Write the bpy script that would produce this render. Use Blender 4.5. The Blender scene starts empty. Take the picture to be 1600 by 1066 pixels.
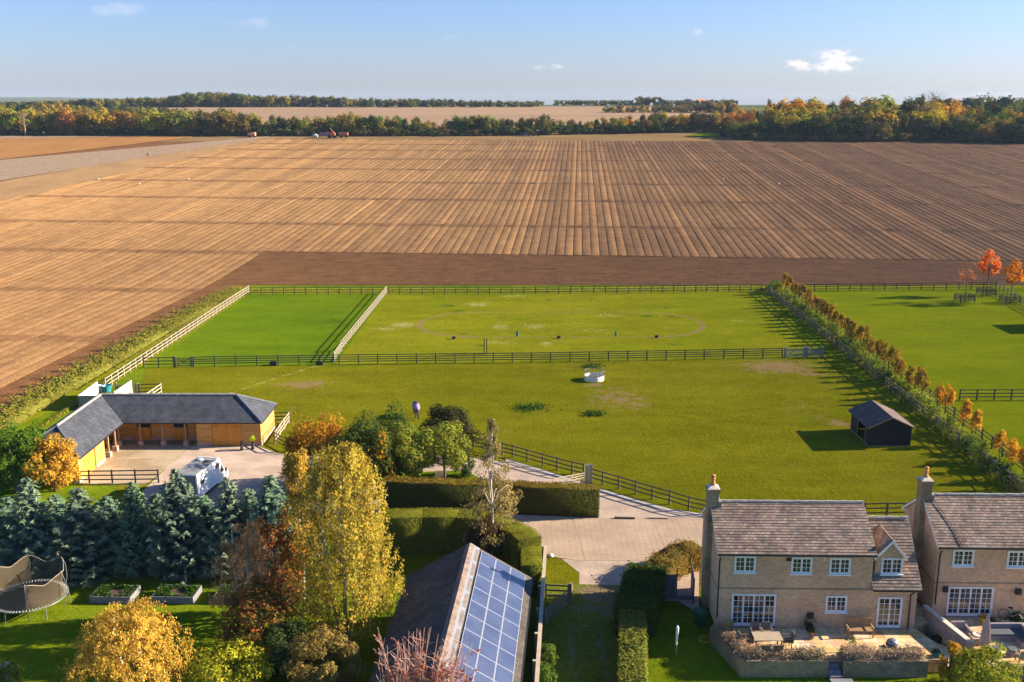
import bpy, math, random
import numpy as np
from mathutils import Vector, Matrix, Quaternion
R = math.radians
rnd = random.Random(7)
rng = np.random.default_rng(7)
scene = bpy.context.scene
col = bpy.data.collections.new("scene_objects"); scene.collection.children.link(col)

# ------------------------------------------------------------------ camera
CAMH, PITCH, FPX = 31.0, R(13.2), 1590.0
cam_data = bpy.data.cameras.new("camera"); cam = bpy.data.objects.new("camera", cam_data)
col.objects.link(cam); scene.camera = cam
cam_data.sensor_width = 36.0; cam_data.lens = 36.0 * FPX / 1600.0
cam_data.clip_start = 0.5; cam_data.clip_end = 30000
cam.location = (0, 0, CAMH); cam.rotation_euler = (R(90) - PITCH, 0, 0)

# ------------------------------------------------------------------ light
SUN_EL, SUN_AZ = 21.0, 8.0            # azimuth measured from +X towards +Y
sd = Vector((math.cos(R(SUN_EL)) * math.cos(R(SUN_AZ)), math.cos(R(SUN_EL)) * math.sin(R(SUN_AZ)), math.sin(R(SUN_EL))))
sun_l = bpy.data.lights.new("sun", 'SUN'); sun_l.energy = 5.0; sun_l.angle = R(0.5); sun_l.color = (1.0, 0.86, 0.66)
sun = bpy.data.objects.new("sun", sun_l); col.objects.link(sun)
sun.rotation_euler = sd.to_track_quat('Z', 'Y').to_euler(); sun.location = (60, 0, 60)
scene.view_settings.view_transform = 'Standard'; scene.view_settings.look = 'None'
scene.view_settings.gamma = 1; scene.view_settings.exposure = 1.75
scene.cycles.use_adaptive_sampling = True
scene.cycles.max_bounces = 5; scene.cycles.diffuse_bounces = 2; scene.cycles.glossy_bounces = 2
scene.cycles.transmission_bounces = 3; scene.cycles.transparent_max_bounces = 8; scene.cycles.volume_bounces = 0

# ------------------------------------------------------------------ node helper
class NT:
    def __init__(s, tree): s.t = tree; s.n = tree.nodes; s.l = tree.links
    def put(s, sock, v):
        if v is None: return
        if isinstance(v, bpy.types.NodeSocket): s.l.new(v, sock)
        elif isinstance(v, (tuple, list)) and len(v) == 3 and sock.type == 'RGBA': sock.default_value = (*v, 1)
        else: sock.default_value = v
    def m(s, op, a, b=None, c=None, clamp=False):
        n = s.n.new('ShaderNodeMath'); n.operation = op; n.use_clamp = clamp
        s.put(n.inputs[0], a); s.put(n.inputs[1], b); s.put(n.inputs[2], c); return n.outputs[0]
    def step(s, x, lo, hi, a=0.0, b=1.0):
        n = s.n.new('ShaderNodeMapRange'); n.interpolation_type = 'SMOOTHSTEP'
        s.put(n.inputs[0], x); s.put(n.inputs[1], lo); s.put(n.inputs[2], hi); s.put(n.inputs[3], a); s.put(n.inputs[4], b); return n.outputs[0]
    def mix(s, f, a, b, mode='MIX'):
        n = s.n.new('ShaderNodeMix'); n.data_type = 'RGBA'; n.blend_type = mode
        s.put(n.inputs[0], f); s.put(n.inputs[6], a); s.put(n.inputs[7], b); return n.outputs[2]
    def noise(s, vec, scale, detail=3, rough=0.55, out=0):
        n = s.n.new('ShaderNodeTexNoise'); s.put(n.inputs['Vector'], vec); n.inputs['Scale'].default_value = scale
        n.inputs['Detail'].default_value = detail; n.inputs['Roughness'].default_value = rough; return n.outputs[out]
    def vmul(s, vec, k):
        n = s.n.new('ShaderNodeVectorMath'); n.operation = 'MULTIPLY'; s.put(n.inputs[0], vec); n.inputs[1].default_value = k; return n.outputs[0]
    def pos(s):
        return s.n.new('ShaderNodeNewGeometry').outputs['Position']
    def uv(s): return s.n.new('ShaderNodeUVMap').outputs[0]
    def sep(s, v):
        n = s.n.new('ShaderNodeSeparateXYZ'); s.put(n.inputs[0], v); return n.outputs
    def attr(s, name, out='Color'):
        n = s.n.new('ShaderNodeAttribute'); n.attribute_name = name; return n.outputs[out]
    def bump(s, h, strength=0.5, dist=0.05):
        n = s.n.new('ShaderNodeBump'); s.put(n.inputs['Height'], h); n.inputs['Strength'].default_value = strength
        n.inputs['Distance'].default_value = dist; return n.outputs[0]

def mat(name, fn):
    m = bpy.data.materials.new(name); m.use_nodes = True; t = NT(m.node_tree)
    for n in list(t.n): t.n.remove(n)
    out = t.n.new('ShaderNodeOutputMaterial'); fn(t, out); return m
def princ(t, out, color, rough=0.85, metal=0.0, spec=0.3, normal=None, drough=None):
    b = t.n.new('ShaderNodeBsdfPrincipled'); t.put(b.inputs['Base Color'], color); t.put(b.inputs['Roughness'], rough)
    b.inputs['Metallic'].default_value = metal; b.inputs['Specular IOR Level'].default_value = spec
    if drough is not None: b.inputs['Diffuse Roughness'].default_value = drough
    if normal is not None: t.put(b.inputs['Normal'], normal)
    t.l.new(b.outputs[0], out.inputs[0]); return b
def simple(name, c, rough=0.7, metal=0.0, spec=0.3, var=0.25, scale=3.0, bump=0.0, stretch=(1, 1, 1)):
    def fn(t, out):
        p = t.vmul(t.pos(), stretch)
        nz = t.noise(p, scale, 4, 0.6); nz2 = t.noise(p, scale * 7, 2, 0.6)
        f = t.m('ADD', t.m('MULTIPLY', nz, 0.7), t.m('MULTIPLY', nz2, 0.3))
        k = t.step(f, 0.3, 0.7, 1 - var, 1 + var)
        cc = t.n.new('ShaderNodeVectorMath'); cc.operation = 'SCALE'; cc.inputs[0].default_value = c; t.put(cc.inputs[3], k)
        princ(t, out, cc.outputs[0], rough, metal, spec, t.bump(f, bump, 0.03) if bump else None)
    return mat(name, fn)

# ------------------------------------------------------------------ world
_p = PITCH
UPV = Vector((0, math.sin(_p), math.cos(_p))); FWV = Vector((0, math.cos(_p), -math.sin(_p)))
def ray(px, py):
    return FWV + Vector(((px - 800) / FPX, 0, 0)) - UPV * ((py - 533) / FPX)
def P(px, py, z=0.0):
    d = ray(px, py); t = (z - CAMH) / d.z; return Vector((d.x * t, d.y * t, z))
world = bpy.data.worlds.new("World"); scene.world = world; world.use_nodes = True
wt = NT(world.node_tree)
for n in list(wt.n): wt.n.remove(n)
wo = wt.n.new('ShaderNodeOutputWorld'); bg = wt.n.new('ShaderNodeBackground'); wt.l.new(bg.outputs[0], wo.inputs[0])
sky = wt.n.new('ShaderNodeTexSky'); sky.sky_type = 'NISHITA'; sky.sun_disc = False
sky.sun_elevation = R(SUN_EL); sky.sun_rotation = R(90 - SUN_AZ); sky.altitude = 50
sky.air_density = 1.0; sky.dust_density = 0.6; sky.ozone_density = 2.5
bg.inputs[1].default_value = 0.05
tc = wt.n.new('ShaderNodeTexCoord'); sx, sy, sz = wt.sep(tc.outputs['Generated'])
az = wt.m('DIVIDE', sx, wt.m('MAXIMUM', sy, 0.05)); el = wt.m('DIVIDE', sz, wt.m('MAXIMUM', sy, 0.05))
comb = wt.n.new('ShaderNodeCombineXYZ'); wt.put(comb.inputs[0], az); wt.put(comb.inputs[1], wt.m('MULTIPLY', el, 1.6))
cn = wt.noise(comb.outputs[0], 75, 5, 0.6); wisp = wt.noise(comb.outputs[0], 28, 5, 0.65)
def cloud(px, py, rx, ry, gain, lo, src, flat=False):
    d = ray(px, py); a0, e0 = d.x / d.y, d.z / d.y
    a = wt.m('DIVIDE', wt.m('SUBTRACT', az, a0), rx / FPX); e = wt.m('DIVIDE', wt.m('SUBTRACT', el, e0), ry / FPX)
    r = wt.m('SQRT', wt.m('ADD', wt.m('MULTIPLY', a, a), wt.m('MULTIPLY', e, e)))
    body = wt.step(r, 0.15, 1.15, 1.0, 0.0)
    v = wt.m('ADD', wt.m('MULTIPLY', body, 0.55), wt.m('MULTIPLY', wt.m('SUBTRACT', src, 0.5), 2.4))
    mk = wt.m('MULTIPLY', wt.step(v, lo - 0.35, lo + 0.25, 0.0, gain), wt.step(body, 0.0, 0.45))
    if flat: mk = wt.m('MULTIPLY', mk, wt.step(e, -0.95, -0.35, 0.0, 1.0))
    return mk
msk = None
for args in ((1305, 97, 50, 23, 1.0, 0.40, cn, True), (1262, 101, 42, 13, 0.9, 0.45, cn, True), (856, 106, 30, 8, 0.6, 0.55, cn, True),
             (1090, 49, 14, 11, 0.35, 0.66, cn), (400, 35, 60, 16, 0.22, 0.60, wisp), (190, 12, 70, 16, 0.22, 0.60, wisp),
             (462, 76, 30, 10, 0.16, 0.66, wisp), (232, 75, 26, 8, 0.13, 0.66, wisp), (690, 58, 40, 9, 0.12, 0.66, wisp), (1545, 150, 70, 11, 0.4, 0.62, cn), (1480, 128, 30, 6, 0.25, 0.64, cn)):
    k = cloud(*args); msk = k if msk is None else wt.m('MAXIMUM', msk, k)
zc = wt.step(el, -0.02, 0.34)
tint = wt.mix(zc, (0.74, 0.80, 1.18), (0.56, 0.86, 1.26))
skyc = wt.mix(1.0, sky.outputs[0], tint, 'MULTIPLY')
cl = wt.mix(msk, skyc, (6.6, 6.2, 6.3))
wt.l.new(cl, bg.inputs[0])

# ------------------------------------------------------------------ terrain
def sm(x): x = min(1.0, max(0.0, x)); return x * x * (3 - 2 * x)
HP = [(-400, 0), (172, 0), (182, 0.25), (200, 1.05), (480, 15.3), (500, 16.2), (700, 20.2), (920, 27.0), (1000, 28.2), (1400, 24), (2500, 20), (14000, 14)]
def terr(x, y):
    if y <= 172: return 0.0
    for (a, ha), (b, hb) in zip(HP, HP[1:]):
        if y <= b:
            h = ha + (hb - ha) * (y - a) / (b - a); break
    if y > 430:   # low swell in the middle right
        h += 1.6 * math.exp(-((x - 95) / 45) ** 2) * math.exp(-((y - 520) / 30) ** 2)
    if y > 2200:
        g = math.exp(-((y - 4200) / 900.0) ** 2)
        h += g * (33 * math.exp(-((x + 2300) / 650.0) ** 2) + 22 * math.exp(-((x + 1350) / 500.0) ** 2)
                  + 2 * math.sin(x / 170.0) + 1.2 * math.sin(x / 61.0))
    return h
def T(px, py):
    d = ray(px, py); t = 40.0; prev = t
    while t < 9000:
        z = CAMH + d.z * t
        if z < terr(d.x * t, d.y * t): break
        prev = t; t *= 1.01
    lo, hi = prev, t
    for _ in range(30):
        mdl = (lo + hi) / 2
        if CAMH + d.z * mdl < terr(d.x * mdl, d.y * mdl): hi = mdl
        else: lo = mdl
    return Vector((d.x * hi, d.y * hi, terr(d.x * hi, d.y * hi)))
def zc_of(p): return p[1] * math.cos(PITCH) + (CAMH - p[2]) * math.sin(PITCH)
def zat(px, py, d):      # height seen at pixel row py over ground distance d
    r = ray(px, py); return CAMH + r.z / r.y * d

# ------------------------------------------------------------------ object helpers
def tag(o, label=None, cat=None, group=None, kind=None):
    if label: o['label'] = label
    if cat: o['category'] = cat
    if group: o['group'] = group
    if kind: o['kind'] = kind
    return o
def empty(name, loc, rz=0.0, label=None, cat=None, group=None):
    o = bpy.data.objects.new(name, None); col.objects.link(o); o.location = loc; o.rotation_euler = (0, 0, rz)
    o.empty_display_size = 0.3; tag(o, label, cat, group); return o
def root_inv(parent):
    p = parent
    while p.parent: p = p.parent
    return (Matrix.Translation(p.location) @ p.rotation_euler.to_matrix().to_4x4()).inverted()

def mesh_np(name, V, F, mats, mi=None, color=None, smooth=False, uv=None):
    me = bpy.data.meshes.new(name); V = np.asarray(V, dtype=np.float32); F = np.asarray(F, dtype=np.int32)
    k = F.shape[1]; me.vertices.add(len(V)); me.vertices.foreach_set('co', V.ravel())
    me.loops.add(F.size); me.loops.foreach_set('vertex_index', F.ravel())
    me.polygons.add(len(F)); me.polygons.foreach_set('loop_start', np.arange(0, F.size, k, dtype=np.int32))
    me.polygons.foreach_set('loop_total', np.full(len(F), k, dtype=np.int32))
    if mi is not None: me.polygons.foreach_set('material_index', np.asarray(mi, dtype=np.int32))
    if smooth: me.polygons.foreach_set('use_smooth', np.ones(len(F), dtype=bool))
    for m in mats: me.materials.append(m)
    me.update(calc_edges=True)
    if color is not None:
        a = me.color_attributes.new('Col', 'FLOAT_COLOR', 'POINT'); c = np.ones((len(V), 4), dtype=np.float32); c[:, :3] = color
        a.data.foreach_set('color', c.ravel())
    return me
def link(name, me, parent=None, loc=None):
    o = bpy.data.objects.new(name, me); col.objects.link(o)
    if parent: o.parent = parent
    if loc is not None: o.location = loc
    return o

class MB:
    def __init__(s, M=None): s.v = []; s.f = []; s.mi = []; s.M = M; s.uv = {}
    def add(s, vs, fs, mi=0, uvs=None):
        b = len(s.v)
        for v in vs:
            v = Vector(v); s.v.append(s.M @ v if s.M else v)
        for k, f in enumerate(fs):
            if uvs: s.uv[len(s.f)] = uvs[k]
            s.f.append([b + i for i in f]); s.mi.append(mi)
    def box(s, x0, y0, z0, x1, y1, z1, mi=0):
        s.add([(x0, y0, z0), (x1, y0, z0), (x1, y1, z0), (x0, y1, z0), (x0, y0, z1), (x1, y0, z1), (x1, y1, z1), (x0, y1, z1)],
              [(0, 3, 2, 1), (4, 5, 6, 7), (0, 1, 5, 4), (1, 2, 6, 5), (2, 3, 7, 6), (3, 0, 4, 7)], mi)
    def beam(s, a, b, w, h, mi=0):     # box along a->b, w sideways, h up
        a = Vector(a); b = Vector(b); d = (b - a).normalized()
        up = Vector((0, 0, 1)) if abs(d.z) < 0.95 else Vector((0, 1, 0))
        sx = d.cross(up).normalized() * w / 2; u = sx.cross(d).normalized() * h / 2
        vs = [a - sx - u, a + sx - u, a + sx + u, a - sx + u, b - sx - u, b + sx - u, b + sx + u, b - sx + u]
        s.add(vs, [(3, 2, 1, 0), (4, 5, 6, 7), (0, 1, 5, 4), (1, 2, 6, 5), (2, 3, 7, 6), (3, 0, 4, 7)], mi)
    def tube(s, pts, rs, n=6, mi=0):
        pts = [Vector(p) for p in pts]; b = []
        for i, p in enumerate(pts):
            d = (pts[min(i + 1, len(pts) - 1)] - pts[max(i - 1, 0)]).normalized()
            a = d.cross(Vector((0.3, 1, 0.1))).normalized(); c = d.cross(a)
            b += [p + (a * math.cos(2 * math.pi * k / n) + c * math.sin(2 * math.pi * k / n)) * rs[i] for k in range(n)]
        fs = []
        for i in range(len(pts) - 1):
            for k in range(n):
                k2 = (k + 1) % n; fs.append((i * n + k, i * n + k2, (i + 1) * n + k2, (i + 1) * n + k))
        fs.append(tuple(range(n - 1, -1, -1))); fs.append(tuple(range((len(pts) - 1) * n, len(pts) * n)))
        s.add(b, fs, mi)
    def lathe(s, c, prof, n=16, mi=0):
        b = []
        for r, z in prof: b += [(c[0] + r * math.cos(2 * math.pi * k / n), c[1] + r * math.sin(2 * math.pi * k / n), c[2] + z) for k in range(n)]
        fs = [(i * n + k, i * n + (k + 1) % n, (i + 1) * n + (k + 1) % n, (i + 1) * n + k) for i in range(len(prof) - 1) for k in range(n)]
        fs.append(tuple(range(n - 1, -1, -1))); fs.append(tuple(range((len(prof) - 1) * n, len(prof) * n)))
        s.add(b, fs, mi)
    def prism(s, poly, off, mi=0):      # polygon (3d points) extruded by vector off
        n = len(poly); poly = [Vector(p) for p in poly]; off = Vector(off)
        s.add(poly + [p + off for p in poly], [tuple(range(n - 1, -1, -1)), tuple(range(n, 2 * n))] + [(i, (i + 1) % n, n + (i + 1) % n, n + i) for i in range(n)], mi)
    def quad(s, a, b, c, d, mi=0): s.add([a, b, c, d], [(0, 1, 2, 3)], mi)
    def mesh(s, name, mats, inv=None, off=None, smooth=False):
        me = bpy.data.meshes.new(name)
        vs = [(inv @ v) if inv else v for v in s.v]
        if off is not None: vs = [v - off for v in vs]
        me.from_pydata([tuple(v) for v in vs], [], s.f)
        for m in (mats if isinstance(mats, (list, tuple)) else [mats]): me.materials.append(m)
        me.polygons.foreach_set('material_index', s.mi)
        if smooth: me.polygons.foreach_set('use_smooth', [True] * len(s.f))
        # metric uv: u horizontal along the face, v up the slope
        uvl = me.uv_layers.new(name='UVMap'); me.update()
        for p in me.polygons:
            if p.index in s.uv:
                for li, q in zip(p.loop_indices, s.uv[p.index]): uvl.data[li].uv = q
                continue
            n = p.normal; u = Vector((0, 0, 1)).cross(n)
            u = Vector((1, 0, 0)) if u.length < 0.05 else u.normalized(); w = n.cross(u)
            for li in p.loop_indices:
                co = me.vertices[me.loops[li].vertex_index].co; uvl.data[li].uv = (co.dot(u), co.dot(w))
        return me
    def build(s, name, mats, parent=None, smooth=False):
        if parent is not None:
            return link(name, s.mesh(name, mats, inv=root_inv(parent), smooth=smooth), parent)
        xs = [v.x for v in s.v]; ys = [v.y for v in s.v]; zs = [v.z for v in s.v]
        o = Vector(((min(xs) + max(xs)) / 2, (min(ys) + max(ys)) / 2, min(zs)))
        return link(name, s.mesh(name, mats, off=o, smooth=smooth), None, o)

def copy_tree(o, parent=None):
    c = o.copy(); col.objects.link(c); c.parent = parent
    for ch in o.children: copy_tree(ch, c)
    return c
# ------------------------------------------------------------------ materials
def grass_mat(name, c1, c2, straw=(0.25, 0.215, 0.06), soil=(0.25, 0.155, 0.075), weed=(0.035, 0.075, 0.012), fine=9.0, cont=0.35, stripe=0.0, leaf=0.0):
    def fn(t, out):
        p = t.pos()
        big = t.noise(p, 0.05, 3, 0.6); mid = t.noise(t.vmul(p, (1, 1.0, 1)), 0.55, 4, 0.62); fn_ = t.noise(t.vmul(p, (1.0, 1.0, 1)), fine, 3, 0.7)
        tex = t.noise(p, 2.6, 3, 0.7)
        c = t.mix(t.step(t.m('ADD', t.m('MULTIPLY', big, 0.5), t.m('MULTIPLY', mid, 0.5)), 0.36, 0.64), c1, c2)
        k = t.m('ADD', t.step(fn_, 0.3, 0.7, 1 - cont, 1 + cont * 0.8), t.step(tex, 0.3, 0.7, -cont * 0.45, cont * 0.45))
        k = t.m('SUBTRACT', k, t.step(t.noise(p, 1.3, 3, 0.75), 0.58, 0.70, 0.0, 0.34))
        k = t.m('ADD', k, t.step(t.noise(t.vmul(p, (0.35, 1, 1)), 0.22, 4, 0.7), 0.35, 0.65, -0.10, 0.10))
        if stripe:
            sx_, sy_, sz_ = t.sep(p); st = t.m('SINE', t.m('MULTIPLY', sx_, 2 * math.pi / 3.2)); k = t.m('ADD', k, t.m('MULTIPLY', st, stripe))
        c = t.mix(1.0, c, k, 'MULTIPLY')
        w = t.n.new('ShaderNodeSeparateColor'); t.l.new(t.attr('Col'), w.inputs[0])
        def msk(ch, nz, lo=0.32): return t.step(t.m('ADD', ch, t.m('MULTIPLY', t.m('SUBTRACT', nz, 0.5), 2.6)), lo + 0.08, lo + 0.66, 0.0, 0.85)
        c = t.mix(msk(w.outputs[1], t.noise(p, 1.4, 4, 0.7)), c, t.mix(fn_, straw, tuple(x * 1.5 for x in straw)))
        c = t.mix(msk(w.outputs[0], t.noise(p, 0.9, 4, 0.7), 0.3), c, t.mix(tex, tuple(x * 0.75 for x in soil), tuple(x * 1.25 for x in soil)))
        c = t.mix(msk(w.outputs[2], t.noise(p, 1.1, 3, 0.7), 0.38), c, weed)
        if leaf:
            lv = t.noise(p, 5.5, 2, 0.8); c = t.mix(t.step(lv, 0.64 - leaf, 0.7 - leaf, 0, 0.8), c, (0.30, 0.19, 0.06))
        princ(t, out, c, 1.0, 0, 0.0, t.bump(t.m('ADD', fn_, t.m('MULTIPLY', tex, 1.2)), 0.75, 0.10), 0.6)
    return mat(name, fn)
M = {}
M['grass_big'] = grass_mat('paddock grass olive', (0.125, 0.130, 0.003), (0.168, 0.158, 0.006), cont=0.34)
M['grass_up'] = grass_mat('paddock grass yellow green', (0.158, 0.175, 0.003), (0.208, 0.205, 0.008), cont=0.38, straw=(0.27, 0.235, 0.075))
M['grass_small'] = grass_mat('paddock grass bright', (0.088, 0.152, 0.003), (0.118, 0.170, 0.004), cont=0.2)
M['grass_right'] = grass_mat('paddock grass right', (0.135, 0.178, 0.003), (0.175, 0.196, 0.004), cont=0.22)
M['grass_lawn'] = grass_mat('lawn', (0.090, 0.150, 0.004), (0.165, 0.198, 0.007), cont=0.30, fine=11)
M['grass_lane'] = grass_mat('lane grass', (0.110, 0.150, 0.012), (0.175, 0.180, 0.020), cont=0.4, soil=(0.25, 0.18, 0.11), leaf=0.03)
def soil_mat(name, bright_left, dim_right, bandc, rows=True):
    def fn(t, out):
        p = t.pos(); sx_, sy_, sz_ = t.sep(p); th = R(3.7)
        v = t.m('ADD', t.m('MULTIPLY', sx_, math.sin(th)), t.m('MULTIPLY', sy_, math.cos(th)))
        n1 = t.noise(p, 0.013, 3, 0.6); n2 = t.noise(p, 0.35, 4, 0.7); n3 = t.noise(p, 2.6, 3, 0.75)
        stp = t.noise(t.vmul(p, (1.0, 0.06, 1)), 0.5, 3, 0.6)
        # sunlight backscatter put into the colour: brighter to the left, dimmer right
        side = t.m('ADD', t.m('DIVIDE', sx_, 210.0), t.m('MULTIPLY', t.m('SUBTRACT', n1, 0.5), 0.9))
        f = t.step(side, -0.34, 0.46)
        c = t.mix(f, bright_left, dim_right)
        c = t.mix(t.step(v, 178, 290, 0.75, 0.0) if rows else 0.0, c, t.mix(f, tuple(0.5 * (a + b) for a, b in zip(bright_left, dim_right)), dim_right))
        k = t.m('ADD', t.step(n2, 0.3, 0.7, 0.82, 1.16), t.step(n3, 0.25, 0.75, -0.26, 0.24))
        k = t.m('ADD', k, t.step(stp, 0.3, 0.7, -0.07, 0.07) if rows else t.step(t.noise(t.vmul(p, (0.16, 1.3, 1)), 0.9, 4, 0.75), 0.3, 0.7, -0.2, 0.2))
        if rows:
            u_ = t.m('SUBTRACT', t.m('MULTIPLY', sx_, math.cos(th)), t.m('MULTIPLY', sy_, math.sin(th)))
            cu = t.n.new('ShaderNodeCombineXYZ'); t.put(cu.inputs[0], t.m('FLOOR', t.m('DIVIDE', t.m('ADD', u_, 0.9), 1.8))); t.put(cu.inputs[1], t.m('MULTIPLY', v, 0.015))
            k = t.m('ADD', k, t.step(t.noise(cu.outputs[0], 0.93, 1, 0.5), 0.3, 0.7, -0.09, 0.09))
            k = t.m('ADD', k, t.m('MULTIPLY', t.m('SINE', t.m('MULTIPLY', u_, 2 * math.pi / 0.6)), 0.05)); tl = t.m('ABSOLUTE', t.m('SUBTRACT', t.m('FRACT', t.m('DIVIDE', u_, 25.2)), 0.5)); k = t.m('SUBTRACT', k, t.step(tl, 0.0, 0.03, 0.10, 0.0))
            bm = None
            for b in BANDS:
                d = t.m('ABSOLUTE', t.m('SUBTRACT', v, t.m('ADD', b, t.m('MULTIPLY', t.m('SUBTRACT', n2, 0.5), 3.0))))
                m1 = t.step(d, 1.2, 2.4, 1.0, 0.0); bm = m1 if bm is None else t.m('MAXIMUM', bm, m1)
            clod = t.step(t.noise(t.vmul(p, (1, 1, 1)), 0.9, 3, 0.8), 0.38, 0.62, 0.5, 1.0)
            c = t.mix(t.m('MULTIPLY', bm, clod), c, t.mix(f, bandc, tuple(x * 0.8 for x in dim_right)))
        c = t.mix(1.0, c, k, 'MULTIPLY')
        princ(t, out, c, 1.0, 0, 0.05, t.bump(t.m('ADD', n3, n2), 0.8, 0.12), 0.8)
    return mat(name, fn)
BANDS = [439, 413, 380, 347, 313, 277, 236, 201, 165, 129, 93]
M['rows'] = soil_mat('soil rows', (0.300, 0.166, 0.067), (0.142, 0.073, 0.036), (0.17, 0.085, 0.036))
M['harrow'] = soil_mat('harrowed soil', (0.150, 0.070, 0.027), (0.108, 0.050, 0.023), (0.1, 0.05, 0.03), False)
M['tan'] = simple('pale headland soil', (0.33, 0.20, 0.095), 1, 0, 0, 0.16, 0.12, 0.4, (1, 0.4, 1))
M['orange'] = simple('orange stubble', (0.31, 0.155, 0.055), 1, 0, 0, 0.14, 0.1, 0.3, (1, 0.3, 1))
M['mauve'] = simple('grey mauve stubble', (0.29, 0.205, 0.135), 1, 0, 0, 0.22, 0.6, 0.6)
M['headland'] = simple('headland soil', (0.21, 0.135, 0.06), 1, 0, 0, 0.2, 0.08, 0.3, (0.3, 1, 1))
M['pink'] = simple('far stubble', (0.30, 0.20, 0.125), 1, 0, 0, 0.12, 0.02, 0, (0.3, 1, 1))
M['far'] = simple('far ground', (0.10, 0.11, 0.05), 1, 0, 0, 0.4, 0.01)
def gravel_fn(c1, c2, sc=14):
    def fn(t, out):
        p = t.pos(); n1 = t.noise(p, sc, 3, 0.8); n2 = t.noise(p, 0.5, 4, 0.6)
        c = t.mix(t.step(n1, 0.3, 0.7), c1, c2); c = t.mix(1.0, c, t.step(n2, 0.3, 0.7, 0.82, 1.12), 'MULTIPLY')
        princ(t, out, c, 0.95, 0, 0.1, t.bump(n1, 0.8, 0.05), 0.5)
    return fn
M['gravel'] = mat('pinkish gravel', gravel_fn((0.36, 0.26, 0.19), (0.60, 0.46, 0.36)))
def conc_fn(t, out):
    p = t.pos(); sx_, sy_, sz_ = t.sep(p)
    rib = t.m('SINE', t.m('MULTIPLY', sx_, 2 * math.pi / 0.42)); n1 = t.noise(p, 0.35, 4, 0.65); n2 = t.noise(p, 9, 3, 0.7)
    jt = t.m('ABSOLUTE', t.m('SUBTRACT', t.m('FRACT', t.m('DIVIDE', t.m('ADD', sy_, 0.35), 3.1)), 0.5))
    jx = t.m('ABSOLUTE', t.m('SUBTRACT', t.m('FRACT', t.m('DIVIDE', t.m('ADD', sx_, t.m('MULTIPLY', sy_, 0.06)), 6.0)), 0.5))
    c = t.mix(t.step(n1, 0.3, 0.7), (0.36, 0.255, 0.175), (0.47, 0.34, 0.235))
    k = t.m('ADD', t.m('MULTIPLY', rib, 0.02), t.step(n2, 0.3, 0.7, 0.9, 1.08)); c = t.mix(1.0, c, k, 'MULTIPLY')
    c = t.mix(t.step(jt, 0.006, 0.013, 0.4, 0.0), c, (0.17, 0.13, 0.09)); c = t.mix(t.step(jx, 0.003, 0.007, 0.5, 0.0), c, (0.16, 0.12, 0.09))
    princ(t, out, c, 0.9, 0, 0.15, t.bump(rib, 0.12, 0.01), 0.4)
M['conc'] = mat('brushed concrete', conc_fn)
def yard_fn(t, out):
    p = t.pos(); n1 = t.noise(p, 0.28, 5, 0.65); n2 = t.noise(t.vmul(p, (0.15, 1.2, 1)), 0.7, 3, 0.6); n3 = t.noise(p, 8, 3, 0.7)
    c = t.mix(t.step(n1, 0.35, 0.65), (0.30, 0.215, 0.125), (0.43, 0.33, 0.215)); c = t.mix(t.step(n2, 0.56, 0.68, 0, 0.6), c, (0.55, 0.43, 0.29))
    sx_, sy_, sz_ = t.sep(p)
    jt = t.m('ABSOLUTE', t.m('SUBTRACT', t.m('FRACT', t.m('DIVIDE', sx_, 4.6)), 0.5)); jy = t.m('ABSOLUTE', t.m('SUBTRACT', t.m('FRACT', t.m('DIVIDE', sy_, 4.4)), 0.5))
    c = t.mix(t.step(t.m('MINIMUM', jt, jy), 0.004, 0.01, 0.55, 0), c, (0.2, 0.15, 0.09))
    c = t.mix(1.0, c, t.step(n3, 0.3, 0.7, 0.9, 1.08), 'MULTIPLY'); princ(t, out, c, 0.9, 0, 0.2, t.bump(n3, 0.2, 0.01))
M['yard'] = mat('yard concrete', yard_fn)
def pave_fn(t, out):
    p = t.uv(); b = t.n.new('ShaderNodeTexBrick'); t.put(b.inputs['Vector'], p); b.inputs['Scale'].default_value = 1
    b.offset = 0.37; b.squash = 0.7; b.squash_frequency = 3
    b.inputs['Brick Width'].default_value = 0.85; b.inputs['Row Height'].default_value = 0.58; b.inputs['Mortar Size'].default_value = 0.013
    t.put(b.inputs['Color1'], (0.58, 0.36, 0.15)); t.put(b.inputs['Color2'], (0.72, 0.55, 0.34)); t.put(b.inputs['Mortar'], (0.16, 0.11, 0.07))
    b2 = t.n.new('ShaderNodeTexVoronoi'); t.put(b2.inputs['Vector'], p); b2.inputs['Scale'].default_value = 1.1
    c = t.mix(0.22, b.outputs[0], b2.outputs['Color'], 'SOFT_LIGHT'); n1 = t.noise(t.pos(), 2.2, 4, 0.7)
    c = t.mix(1.0, c, t.step(n1, 0.3, 0.7, 0.78, 1.12), 'MULTIPLY'); princ(t, out, c, 0.85, 0, 0.2, t.bump(n1, 0.2, 0.01))
M['pave'] = mat('sandstone paving', pave_fn)
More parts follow.
